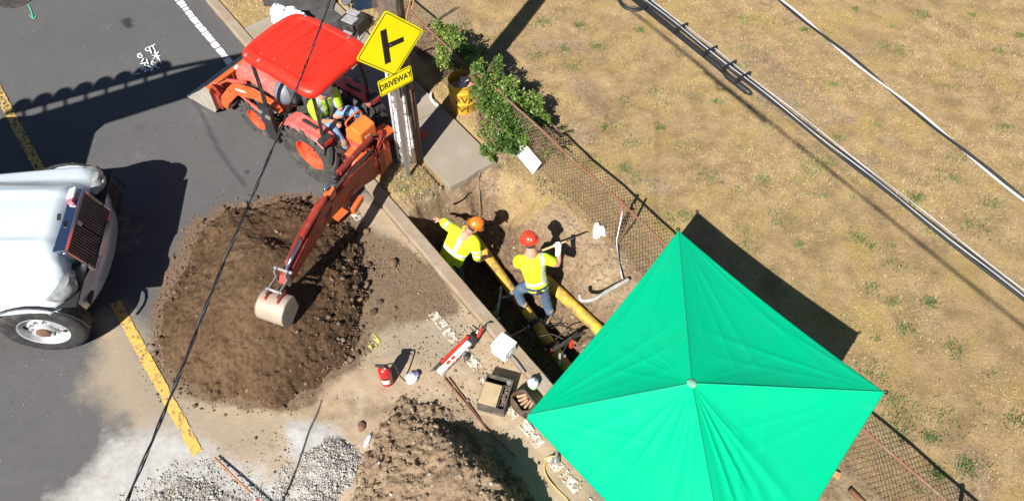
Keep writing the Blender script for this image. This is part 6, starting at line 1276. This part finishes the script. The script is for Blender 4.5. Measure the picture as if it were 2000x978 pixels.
# grille
M_GBAR = mat('dull_grille_bar', (0.30, 0.27, 0.24), (0.20, 0.175, 0.15), 12, 0.35, 0.5)
gx = 0.53
GM = Matrix.Translation((gx, 0, 1.06)) @ Matrix.Rotation(R(-22), 4, 'Y')
b = MB(); b.box((-.03, 0, 0), (.04, .94, .50), GM); gr = K(b, 'grille', M_GRL)
for s0 in (-1, 1):
    for i in range(11): b = MB(); b.box((.01, s0 * (.032 + i * .0425), -.02), (.035, .012, .45), GM); K(b, 'grille_bar', M_GBAR, parent=gr)
b = MB(); b.prism([(-.14, .24), (.05, .195), (.05, .255), (-.10, .31)], -.52, .52, GM @ Matrix.Rotation(R(90), 4, 'X')); b.box((.0, -.50, -.02), (.06, .045, .46), GM); b.box((.0, .50, -.02), (.06, .045, .46), GM); b.box((.005, 0, -.265), (.05, 1.0, .035), GM); K(b, 'chrome_surround', M_CHR, parent=gr, bv=0.015)
b = MB(); b.box((.03, 0, .14), (.02, .07, .08), GM @ Matrix.Rotation(R(45), 4, 'X') if False else GM); K(b, 'badge', M_CHR, parent=gr, bv=0.01)
b = MB(); b.box((-.02, .40, .325), (.12, .18, .045), GM); K(b, 'tape_roll', M_LBL, parent=gr, bv=0.02)
b = MB(); b.box((-.01, .28, .305), (.08, .10, .045), GM); K(b, 'red_sticker', mat('sticker_red', (0.45, 0.05, 0.06), (0.3, 0.2, 0.25), 40, 0.5), parent=gr)
b = MB(); b.box((.04, -.0, -.25), (.02, .6, .05), GM); K(b, 'lower_bar', M_CHR, parent=gr)
# bumper wraps round
b = MB(); rr = []
for i in range(25):
    y = -1.19 + 2.38 * i / 24; xn = 0.62 - 0.32 * (abs(y) / 1.21) ** 2.3
    rr.append([(xn - .14, y, .86), (xn - .03, y, .85), (xn + .01, y, .78), (xn + .02, y, .60 + .06 * (abs(y) / 1.2) ** 4), (xn + .0, y, .44 + .16 * (abs(y) / 1.2) ** 4), (xn - .08, y, .40 + .17 * (abs(y) / 1.2) ** 4), (xn - .14, y, .42 + .17 * (abs(y) / 1.2) ** 4)])
b.loft(rr); bmp = K(b, 'bumper', M_BMP, auto=50)
b = MB(); rr = []
for i in range(25):
    y = -1.12 + 2.24 * i / 24; xn = 0.62 - 0.32 * (abs(y) / 1.21) ** 2.3; rr.append([(xn - .04, y, .838), (xn + .004, y, .842), (xn + .014, y, .858), (xn + .004, y, .870), (xn - .04, y, .872)])
b.loft(rr); K(b, 'dark_trim', mat('navy_trim', (0.008, 0.014, 0.045), None, rough=0.3), parent=bmp, auto=50)
for y in (-.70, .70): b = MB(); xn = 0.62 - 0.32 * (abs(y) / 1.21) ** 2.3; b.box((xn + .010, y, .60), (.03, .34, .09), Matrix.Translation((0, 0, 0))); K(b, 'air_slot', M_GRL, parent=bmp, bv=0.02)
for sd in (1, -1):                                       # headlights wrap the fender corner
    b = MB(); rr = []
    for i in range(9):
        y = sd * (.64 + .46 * i / 8); xn = nose(y) - .02; hh_ = .10 * math.sin(math.pi * (i + 1.5) / 11) ; zc = 1.03 + .004 * i
        rr.append([(xn - .12, y, zc - hh_ * .6), (xn + .0, y, zc - hh_), (xn + .025, y, zc), (xn - .03, y, zc + hh_), (xn - .14, y, zc + hh_ * 1.1)])
    b.loft([r_[::-sd] for r_ in rr]); hl = K(b, 'headlight', mat('headlight_lens', (0.33, 0.35, 0.34), (0.20, 0.21, 0.20), 14, 0.08, coat=1.0), auto=50)
    b = MB(); b.ell((nose(sd * .86) - .03, sd * .86, 1.05), (.03, .06, .03)); K(b, 'bulb', mat('bulb', (0.6, 0.6, 0.56), None, rough=0.2), parent=hl, smooth=True)
# wheels
for sd in (1, -1):
    ax = Matrix.Translation((0, sd * 1.06, .51)) @ Matrix.Rotation(R(-90 * sd), 4, 'X')      # local z points outwards
    b = MB(); b.lathe([(.30, -.14), (.44, -.15), (.495, -.13), (.51, -.10), (.51, -.055), (.498, -.05), (.51, -.045), (.51, .045), (.498, .05), (.51, .055), (.51, .10), (.495, .13), (.44, .152), (.36, .146), (.30, .13), (.30, -.14)], 56, ax); ty = K(b, 'front_wheel', M_TT, auto=50)
    b = MB(); b.lathe([(.315, .125), (.31, .138), (.295, .13), (.285, .06), (.27, .045), (.15, .07), (.12, .075), (.11, .12), (.09, .135), (.001, .135)], 48, ax); rm = K(b, 'rim', mat('white_wheel', (0.62, 0.63, 0.63), (0.52, 0.52, 0.52), 9, 0.4, 0.3, dust=0.15), parent=ty, auto=30)
    for i in range(5): b = MB(); a_ = 6.283 * i / 5 + .6; b.lathe([(.001, 0), (.036, 0), (.036, .006), (.001, .006)], 14, ax @ Matrix.Translation((.235 * math.cos(a_), .235 * math.sin(a_), .052))); K(b, 'hand_hole', M_GRL, parent=ty)
    for i in range(10): a_ = 6.283 * i / 10; b = MB(); b.tube([ax @ Vector((.165 * math.cos(a_), .165 * math.sin(a_), .06)), ax @ Vector((.165 * math.cos(a_), .165 * math.sin(a_), .105))], .017, 6); K(b, 'wheel_nut', M_GREY, parent=ty)
    b = MB(); b.lathe([(.085, .13), (.085, .16), (.06, .175), (.001, .175)], 24, ax); K(b, 'hub_cap', M_BROWN, parent=ty, auto=40)
# cab, chassis and tank behind (outside the frame; they throw the shadow on the road)
b = MB(); poly = [(-1.85, 1.0), (-1.55, 1.62), (-1.35 - .5, 2.42), (-2.2, 2.62), (-3.6, 2.62), (-3.6, .9)]; b.prism(poly[::-1], -1.12, 1.12, Matrix.Rotation(R(90), 4, 'X')); cab = K(b, 'cab', M_TW, bv=0.06)
b = MB(); b.add([(-1.56, -1.0, 1.68), (-1.56, 1.0, 1.68), (-1.85, 1.0, 2.38), (-1.85, -1.0, 2.38)], [(0, 1, 2, 3)], Matrix.Translation((.03, 0, .02))); K(b, 'windscreen', M_GLS, parent=cab)
b = MB(); b.box((-5.2, 0, .75), (7.5, .9, .3)); K(b, 'chassis', M_GRL)
b = MB(); b.tube([(-4.0, 0, 1.9), (-8.8, 0, 1.9)], 1.05, 32); K(b, 'tank', M_TW, auto=40)
for x in (-6.6, -7.9):
    for sd in (1, -1): b = MB(); b.tube([(x, sd * .6, .51), (x, sd * 1.18, .51)], .51, 32); K(b, 'rear_wheel', M_TT, auto=40)
for sd in (1, -1):
    b = MB(); b.tube([(-1.75, sd * 1.1, 2.35), (-1.55, sd * 1.36, 2.45), (-1.55, sd * 1.36, 1.7), (-1.75, sd * 1.1, 1.75)], .018, 6); K(b, 'mirror_arm', M_GRL)
    b = MB(); b.box((-1.55, sd * 1.36, 2.1), (.10, .24, .50)); K(b, 'mirror', M_GRL, bv=0.02)
# suction boom carried above the cab, out of the frame, with a row of hose saddles
BO0, BO1 = Vector((-8.56, 8.43, 0)), Vector((-4.70, 10.35, 0)); HB = 4.6
bo = thing('suction_boom', 'long overhead suction boom of the white truck with rounded hose saddles', 'boom', (BO0.x - .48 * HB, BO0.y - .95 * HB, HB))
u0 = BO0 - Vector((.48, .95, 0)) * HB + Vector((0, 0, HB)); u1 = BO1 - Vector((.48, .95, 0)) * HB + Vector((0, 0, HB)); du = (u1 - u0).normalized(); sv = Vector((-du.y, du.x, 0))
b = MB(); b.tube([u0 - du * 2.5, u0 + du * 0, u1 - du * .3, u1 + du * .15], [.36, .34, .30, .2], 20); b.obj('tube', M_TW, bo, auto=40)
b = MB(); b.tube([u0 + sv * .62 + du * .3, u0.lerp(u1, .72) + sv * .50, u1 + sv * .30], [.05, .045, .04], 8); b.obj('rail', M_GRL, bo, smooth=True)
tot = (u1 - u0).length
for k in range(8):
    c = u0 + du * (.55 + k * .335) + sv * (.66 - .012 * k)
    b = MB(); mm = Matrix((du, sv, Vector((0, 0, 1)))).transposed().to_4x4(); mm.translation = c; pol = [(-.15, -.02), (.15, -.02)] + [(.15 * math.cos(R(a_)), .06 + .15 * math.sin(R(a_))) for a_ in range(0, 181, 20)]; b.prism(pol, -.02, .02, mm); b.obj('saddle', M_GRL, bo)
    b = MB(); b.tube([c, c - sv * .45], .028, 6); b.obj('strut', M_GRL, bo)
b = MB(); b.tube([Vector((-9.8, 5.2, 1.2)), u0 - du * 1.2], .14, 12); b.obj('mast', M_TW, bo, smooth=True)
# ================================================================ PEOPLE
M_SKIN = mat('skin', (0.50, 0.27, 0.18), (0.44, 0.22, 0.14), 12, 0.6); M_HV = mat('hi_vis_yellow', (0.62, 0.86, 0.012), (0.56, 0.78, 0.012), 5, 0.8, bump=0.006, bscale=22, dust=0.16, dustcol=(0.30, 0.30, 0.10), dscale=7); M_HVG = mat('hi_vis_lime', (0.42, 0.72, 0.03), (0.36, 0.62, 0.03), 5, 0.8, bump=0.003, bscale=25)
M_REF = mat('reflective_tape', (0.66, 0.69, 0.70), (0.58, 0.61, 0.62), 20, 0.45, 0.2); M_REFB = mat('bluish_tape', (0.40, 0.52, 0.60), (0.5, 0.6, 0.66), 20, 0.45, 0.2)
M_JEAN = mat('blue_jeans', (0.055, 0.105, 0.19), (0.085, 0.14, 0.23), 8, 0.9, bump=0.006, bscale=24, dust=0.3, dustcol=(0.22, 0.18, 0.15)); M_JEANL = mat('light_jeans', (0.12, 0.24, 0.42), (0.19, 0.33, 0.52), 6, 0.9, bump=0.004, bscale=30); M_DPANT = mat('dark_work_trousers', (0.03, 0.045, 0.08), None, rough=0.9)
M_BOOT = mat('work_boot_leather', (0.20, 0.13, 0.08), (0.30, 0.22, 0.15), 10, 0.85, dust=0.3); M_HATO = mat('orange_hard_hat', (0.85, 0.19, 0.02), None, rough=0.3, coat=0.4); M_HATR = mat('red_hard_hat', (0.78, 0.05, 0.02), None, rough=0.3, coat=0.4); M_HATW = mat('pale_hat', (0.62, 0.64, 0.68), (0.5, 0.52, 0.56), 8, 0.6)
M_HAIR = mat('dark_hair', (0.05, 0.03, 0.02), None, rough=0.9); M_GLV = mat('white_glove', (0.74, 0.72, 0.66), (0.62, 0.6, 0.54), 20, 0.9, bump=0.003); M_EYE = mat('eye', (0.02, 0.015, 0.01), None, rough=0.2)
def ellring(c, t, side, a_, b_, n=20):
    t = Vector(t).normalized(); side = (Vector(side) - t * Vector(side).dot(t)).normalized(); f = t.cross(side)
    return [tuple(Vector(c) + side * a_ * math.cos(6.2832 * i / n) + f * b_ * math.sin(6.2832 * i / n)) for i in range(n)]
def limb(b, pts, rs, n=16, M=None):
    b.tube(curve(pts, 4) if len(pts) > 2 else pts, list(np.interp(np.linspace(0, 1, (len(pts) - 1) * 4 + 1 if len(pts) > 2 else 2), np.linspace(0, 1, len(pts)), rs)), n)
    for p, r_ in zip(pts, rs): b.ell(p, (r_ * .99,) * 3, None, 8)
def hand(b, wr, d, pn, r=0.040, curl=60, thumb=1):
    # palm plus four unequal curled fingers and a thumb leaving the side of the palm
    d = Vector(d).normalized(); pn = (Vector(pn) - d * Vector(pn).dot(d)).normalized(); s_ = d.cross(pn)
    M_ = Matrix((d, s_, pn)).transposed().to_4x4(); M_.translation = Vector(wr); b.ell(M_ @ Vector((.045, 0, 0)), (.052, .040, .018), M_.to_3x3().to_4x4(), 8)
    for i, (y, l_) in enumerate(((-.030, .062), (-.010, .074), (.011, .070), (.031, .054))):
        p = Vector((.082, y, 0)); P_ = [M_ @ p]; a_ = 0
        for k in range(3):
            a_ += R(curl) * (.8 if k else .6); p = p + Vector((math.cos(a_), 0, -math.sin(a_))) * l_ * (.42, .33, .27)[k]; P_.append(M_ @ p)
        b.tube(P_, [.0098, .0092, .0085, .0075], 8); b.ell(P_[-1], (.0075,) * 3, None, 5)
    P_ = [M_ @ Vector((.025, thumb * -.034, 0)), M_ @ Vector((.050, thumb * -.058, -.014)), M_ @ Vector((.074, thumb * -.056, -.034))]; b.tube(P_, [.013, .011, .0085], 8); b.ell(P_[-1], (.0085,) * 3, None, 5)
def head(b, c, up, fwd):
    up = Vector(up).normalized(); fwd = (Vector(fwd) - up * Vector(fwd).dot(up)).normalized(); sd = up.cross(fwd)
    M_ = Matrix((fwd, sd, up)).transposed().to_4x4(); M_.translation = Vector(c); m3 = M_.to_3x3().to_4x4()
    b.ell(M_ @ Vector((-.008, 0, .02)), (.096, .078, .105), m3); b.ell(M_ @ Vector((.028, 0, -.055)), (.060, .056, .062), m3)
    b.ell(M_ @ Vector((.096, 0, -.012)), (.020, .014, .026), m3, 6); b.ell(M_ @ Vector((.075, 0, -.062)), (.018, .028, .010), m3, 6); b.ell(M_ @ Vector((.066, 0, .022)), (.024, .058, .012), m3, 6)
    for s_ in (-1, 1): b.ell(M_ @ Vector((-.004, s_ * .080, -.008)), (.018, .010, .032), m3, 6)
    return M_
def hat(name, M_, m, parent, brim=0.03, tilt=0):
    T_ = M_ @ Matrix.Translation((-.006, 0, .035)) @ Matrix.Rotation(R(tilt), 4, 'Y') @ Matrix.Diagonal((1.14, 1, 1, 1)); b = MB()
    b.lathe([(.104 + brim, -.004), (.106 + brim, .002), (.108, .006), (.104, .04), (.092, .078), (.068, .104), (.036, .118), (.001, .122)], 32, T_)
    b.lathe([(.100, .004), (.104 + brim, -.006)], 32, T_)
    for y in (-.028, 0, .028): b.tube(curve([T_ @ Vector((-.092, y, .05)), T_ @ Vector((-.055, y, .106)), T_ @ Vector((0, y, .128 - abs(y) * .25)), T_ @ Vector((.055, y, .106)), T_ @ Vector((.092, y, .05))], 4), .010, 6)
    return b.obj(name, m, parent, auto=50)
def shirt_mesh(hips, chest, neck, shL, shR, slL, slR, mats, stripe, parent, name='hi_vis_shirt', lean=None, wd=.17, disp=.022):
    b = MB(); side = (Vector(shR) - Vector(shL)); hips, chest, neck, shL, shR = map(Vector, (hips, chest, neck, shL, shR)); mid = (shL + shR) / 2
    up = (mid - hips)
    rings = [ellring(hips - up * .08, up, side, wd * 1.02, .125), ellring(hips + up * .1, up, side, wd * .98, .12), ellring(hips.lerp(mid, .45), up, side, wd * .98, .120), ellring(hips.lerp(mid, .75), up, side, wd * 1.10, .125), ellring(hips.lerp(mid, .93), up, side, wd * 1.02, .105), ellring(mid + (neck - mid) * .5, neck - mid + up * .2, side, .10, .085), ellring(neck + (neck - mid) * .05, neck - mid + up * .1, side, .068, .066)]
    b.loft(rings)
    for s_, sl in ((shL, slL), (shR, slR)):
        P_ = [mid.lerp(s_, .45)] + [s_] + [Vector(q) for q in sl]; rr_ = [.085, .082] + list(np.linspace(.072, .064, len(sl))); limb(b, P_, rr_)
    me = remesh(b, .011, 5, name, disp, .09)
    for m_ in mats: me.materials.append(m_)
    for p in me.polygons:
        c = p.center; p.material_index = stripe(c); p.use_smooth = True
    return put(name, me, None, parent)
def blob(b, name, m, parent, vox=.010, sm=4, disp=0, ds=.08):
    me = remesh(b, vox, sm, name, disp, ds); return put(name, me, m, parent, smooth=True)
def boot(parent, ankle, toe, m=M_BOOT):
    a_, t_ = Vector(ankle), Vector(toe); b = MB(); limb(b, [a_ + Vector((0, 0, .13)), a_ + Vector((0, 0, .03)), a_.lerp(t_, .1) + Vector((0, 0, -.02))], [.058, .052, .05]); limb(b, [a_ + Vector((0, 0, -.025)), a_.lerp(t_, .55) + Vector((0, 0, -.03)), t_ + Vector((0, 0, -.035))], [.047, .050, .042]); return blob(b, 'boot', m, parent, .010, 3)
# ---- worker in the red helmet, seen from behind, swinging a short pick
w2 = thing('person', 'worker in red hard hat and jeans standing on the trench ledge with a wooden-handled tool', 'person', tuple(G(1072, 622, -.84)))
hp_ = Vector((0.36, 5.66, 0.03)); nk = Vector((0.265, 5.83, .60)); sL = Vector((0.10, 5.77, .50)); sR = Vector((0.44, 5.80, .51)); eL = Vector((0.07, 5.82, .28)); eR = Vector((0.63, 5.775, .40)); hR = Vector((0.652, 5.99, .50)); hL = Vector((0.20, 6.02, .26))
hc = Vector((0.235, 5.92, .74)); kR = Vector((0.50, 5.68, -.40)); fR = Vector((0.57, 5.64, -.76)); kL = Vector((0.10, 5.76, -.28)); fL = Vector((0.18, 5.72, -.72))
b = MB(); up2 = (hc - nk); M2 = head(b, hc, up2 + Vector((0, 0, .1)), Vector((-.35, .9, -.35))); limb(b, [nk - Vector((0, 0, .05)), nk.lerp(hc, .55)], [.062, .056]); limb(b, [hp_, nk], [.11, .09]); limb(b, [nk - Vector((0, 0, .06)), sR, eR, hR.lerp(eR, .2)], [.06, .062, .045, .036]); limb(b, [nk - Vector((0, 0, .06)), sL, eL, hL], [.06, .062, .045, .030]); hand(b, hL, Vector((.5, .6, .1)), Vector((0, 0, 1)), curl=70)
b.tube([hp_, kR, fR], [.085, .055, .042], 12); b.tube([hp_, kL, fL], [.085, .055, .042], 12); blob(b, 'body', M_SKIN, w2, .009, 2)
upv = (Vector((sL + sR) / 2) - hp_); Lu = upv.length; upn = upv.normalized(); sdv = (sR - sL).normalized()
def st2(c):
    q = c - hp_; a_ = q.dot(upn) / Lu; l_ = q.dot(sdv)
    if abs(a_ - .22) < .055 and abs(l_) < .22: return 1
    if a_ > .25 and .055 < l_ < .105: return 1
    e = (c - sR).dot((eR - sR).normalized())
    return 0
shirt_mesh(hp_, hp_.lerp(nk, .5), nk, sL, sR, [sL.lerp(eL, .55)], [sR.lerp(eR, .62)], [M_HV, M_REF], st2, w2, wd=.165)
b = MB(); limb(b, [hp_ + Vector((-.07, 0, .0)), kL, fL + Vector((0, 0, .05))], [.10, .076, .062]); limb(b, [hp_ + Vector((.07, 0, 0)), kR, fR + Vector((0, 0, .06))], [.10, .076, .062]); b.loft([ellring(hp_ + Vector((0, 0, z)), (0, 0, 1), sdv, a_, c_) for z, a_, c_ in ((-.10, .15, .11), (-.03, .168, .122), (.06, .160, .118))]); blob(b, 'jeans', M_JEAN, w2, .012, 4, .012)
b = MB(); b.loft([ellring(hp_ + Vector((0, 0, z)), upn, sdv, .172, .128) for z in (-.005, .035)]); b.obj('belt', M_DPANT, w2); b = MB(); b.box(tuple(hp_ + Vector((.02, -.135, .01))), (.07, .035, .06)); b.obj('belt_pouch', M_TBK, w2, bv=.008)
boot(w2, fR, fR + Vector((-.09, -.17, -.02))); boot(w2, fL, fL + Vector((-.02, .17, -.02)))
hh2 = hat('hard_hat', M2, M_HATR, w2); b = MB(); b.lathe([(.099, -.03), (.101, .0)], 24, M2 @ Matrix.Translation((-.006, 0, .03)) @ Matrix.Diagonal((1.1, 1, 1, 1))); b.obj('headband', M_TBK, w2)
b = MB(); b.ell(M2 @ Vector((-.105, 0, .09)), (.012, .022, .022)); b.obj('sticker', M_LBL, w2)
b = MB(); b.ell(M2 @ Vector((-.02, 0, -.01)), (.090, .080, .085), M2.to_3x3().to_4x4()); b.obj('hair', M_HAIR, w2, smooth=True)
b = MB(); limb(b, [hR.lerp(eR, .45), hR.lerp(eR, .1)], [.040, .044]); hand(b, hR.lerp(eR, .12), Vector((0, .75, .5)), Vector((.3, .3, -.8)), curl=75, thumb=-1); b.ell(hR + Vector((0, .02, .02)), (.045, .05, .04)); blob(b, 'glove', M_GLV, w2, .007, 2)
tl0, tl1 = G(1059, 490, .33), G(1118, 464, .56); t_ = thing('hand_tool', 'short wooden tool handle gripped by the red-helmeted worker\'s white glove', 'hand tool', tuple(tl0)); hdv = (tl1 - tl0)
gr_ = hR + Vector((.0, .045, .015)); ddv = Vector((.95, .30, .22)).normalized()
b = MB(); b.tube([gr_ - ddv * .34, gr_ + ddv * .02, gr_ + ddv * .16], [.017, .015, .014], 10); b.obj('wooden_handle', mat('ash_handle', (0.55, 0.36, 0.20), (0.46, 0.29, 0.15), 8, 0.7), t_, smooth=True)
b = MB(); b.tube([gr_ + ddv * .12, gr_ + ddv * .26], [.016, .010], 8); b.obj('steel_shank', M_ENG, t_, smooth=True)
# ---- worker in the orange helmet bending in the trench, arm on the bank
w1 = thing('person', 'worker in orange hard hat bending in the dark trench, one arm on the bank', 'person', (-.93, 6.2, -1.45))
hp1 = Vector((-.96, 6.30, -.34)); nk1 = Vector((-.66, 6.52, .16)); s1L = Vector((-.90, 6.60, .13)); s1R = Vector((-.55, 6.40, .04)); e1L = Vector((-1.02, 6.72, .12)); h1L = Vector((-1.08, 6.77, .09)); e1R = Vector((-.52, 6.30, -.24)); h1R = Vector((-.42, 6.45, -.42)); hc1 = Vector((-.555, 6.57, .215))
b = MB(); M1 = head(b, hc1, Vector((.50, .26, .62)), Vector((.62, .30, -.62))); limb(b, [nk1 - Vector((.02, .02, .05)), nk1.lerp(hc1, .6)], [.062, .056]); limb(b, [hp1, nk1 - Vector((.03, .03, .04))], [.11, .09]); limb(b, [nk1 - Vector((.03, .0, .05)), s1L, e1L, h1L], [.06, .062, .046, .034]); limb(b, [nk1 - Vector((0, .02, .05)), s1R, e1R, h1R], [.06, .06, .045, .032]); hand(b, h1L, Vector((-.6, .5, -.1)), Vector((0, 0, 1)), curl=18); hand(b, h1R, Vector((.3, .6, -.4)), Vector((0, 0, 1)), curl=65)
k1a, f1a = Vector((-.98, 6.18, -.84)), Vector((-1.02, 6.10, -1.36)); k1b, f1b = Vector((-.78, 6.10, -.82)), Vector((-.78, 5.96, -1.36)); b.tube([hp1, k1a, f1a], [.085, .055, .042], 12); b.tube([hp1, k1b, f1b], [.085, .055, .042], 12); blob(b, 'body', M_SKIN, w1, .009, 2)
up1 = ((s1L + s1R) / 2 - hp1); L1_ = up1.length; u1n = up1.normalized(); sd1 = (s1R - s1L).normalized(); sd1 = (sd1 - u1n * sd1.dot(u1n)).normalized()
def st1(c):
    q = c - hp1; a_ = q.dot(u1n) / L1_; l_ = q.dot(sd1)
    if abs(a_ - .46 - .0 * l_) < .055 and abs(l_) < .26: return 1
    if a_ > .46 and abs(l_ - .015) < .032: return 1
    el = (c - s1L).dot((e1L - s1L).normalized())
    if .045 < el < .095 and (c - s1L).length < .17 and a_ > .75: return 1
    er = (c - s1R).dot((e1R - s1R).normalized())
    if .12 < er < .155 and (c - s1R - (e1R - s1R).normalized() * er).length < .1: return 1
    if .20 < er < .235 and (c - s1R - (e1R - s1R).normalized() * er).length < .1: return 1
    return 0
shirt_mesh(hp1, nk1, nk1, s1L, s1R, [e1L.lerp(s1L, .05)], [s1R.lerp(e1R, .85)], [M_HV, M_REF], st1, w1, wd=.20, disp=.024)
b = MB(); limb(b, [hp1 + Vector((-.07, 0, 0)), k1a, f1a + Vector((0, 0, .05))], [.11, .078, .064]); limb(b, [hp1 + Vector((.09, -.03, 0)), k1b, f1b + Vector((0, 0, .05))], [.11, .078, .064]); blob(b, 'trousers', M_DPANT, w1, .012, 4, .012)
boot(w1, f1a, f1a + Vector((-.02, .18, -.02))); boot(w1, f1b, f1b + Vector((.05, .17, -.02)))
hat('hard_hat', M1, M_HATO, w1); b = MB(); b.ell(M1 @ Vector((-.02, 0, -.005)), (.088, .079, .08), M1.to_3x3().to_4x4()); b.obj('hair', M_HAIR, w1, smooth=True)
for s_ in (-1, 1): b = MB(); b.ell(M1 @ Vector((.084, s_ * .03, .004)), (.008, .012, .006)); b.obj('eye', M_EYE, w1)
# ---- tractor driver facing the backhoe controls
w3 = thing('person', 'seated tractor driver in lime hi-vis vest and light jeans facing the backhoe levers', 'person', tuple(Tm(-.05, 0, .98)))
rv = Vector((.766, -.643, 0)); lf = Vector((.643, .766, 0))       # rearwards (his forward), and his left-hand side (away from the camera)
bp = Tm(.02, .15, .98); hp3 = Vector(bp); nk3 = hp3 + rv * .10 + Vector((0, 0, .52)); s3R = nk3 - lf * .19 + Vector((0, 0, -.09)); s3L = nk3 + lf * .19 + Vector((0, 0, -.09)); hc3 = nk3 + rv * .09 + Vector((0, 0, .15))
e3R = G(622, 234, 1.17); h3R = G(654, 238, 1.08); e3L = s3L + rv * .10 + Vector((0, 0, -.26)); h3L = G(664, 210, 1.08); k3R = G(645, 246, 1.04); f3R = G(674, 290, .70); k3L = G(694, 218, 1.04); f3L = G(708, 248, .68)
b = MB(); M3 = head(b, hc3, Vector((0, 0, 1)) + rv * .25, rv + Vector((0, 0, -.6))); limb(b, [nk3 - Vector((0, 0, .06)), nk3.lerp(hc3, .6)], [.062, .056]); limb(b, [hp3, nk3], [.11, .09]); limb(b, [nk3 - Vector((0, 0, .06)), s3R, e3R, h3R], [.06, .062, .047, .034]); limb(b, [nk3 - Vector((0, 0, .06)), s3L, e3L, h3L], [.06, .062, .047, .034])
hand(b, h3R, rv * .8 + Vector((0, 0, -.1)), Vector((0, 0, 1)), curl=60); hand(b, h3L, rv * .8 + Vector((0, 0, -.2)), Vector((0, 0, 1)), curl=60); b.tube([hp3, k3R, f3R], [.085, .055, .042], 12); b.tube([hp3, k3L, f3L], [.085, .055, .042], 12); blob(b, 'body', M_SKIN, w3, .009, 2)
u3 = ((s3L + s3R) / 2 - hp3).normalized(); L3 = ((s3L + s3R) / 2 - hp3).length
def st3(c):
    q = c - hp3; a_ = q.dot(u3) / L3; l_ = q.dot(lf); f_ = q.dot(rv)
    if abs(a_ - .25) < .055 and abs(l_) < .2: return 1
    if a_ > .25 and abs(abs(l_) - .105) < .028: return 1
    if abs(l_) < .02 and f_ > .1: return 2
    return 0
shirt_mesh(hp3 + Vector((0, 0, .02)), nk3, nk3, s3L, s3R, [s3L.lerp(e3L, .7)], [s3R.lerp(e3R, .75)], [M_HVG, M_REFB, M_DPANT], st3, w3, 'hi_vis_vest', wd=.175)
b = MB(); limb(b, [hp3 - lf * .09, k3R, f3R + Vector((0, 0, .05))], [.105, .080, .066]); limb(b, [hp3 + lf * .09, k3L, f3L + Vector((0, 0, .05))], [.105, .080, .066]); b.ell(hp3, (.15, .15, .12)); blob(b, 'jeans', M_JEANL, w3, .012, 4, .014)
boot(w3, f3R, f3R + rv * .17 + Vector((0, 0, -.03))); boot(w3, f3L, f3L + rv * .17 + Vector((0, 0, -.03)))
hat('pale_hard_hat', M3, M_HATW, w3)
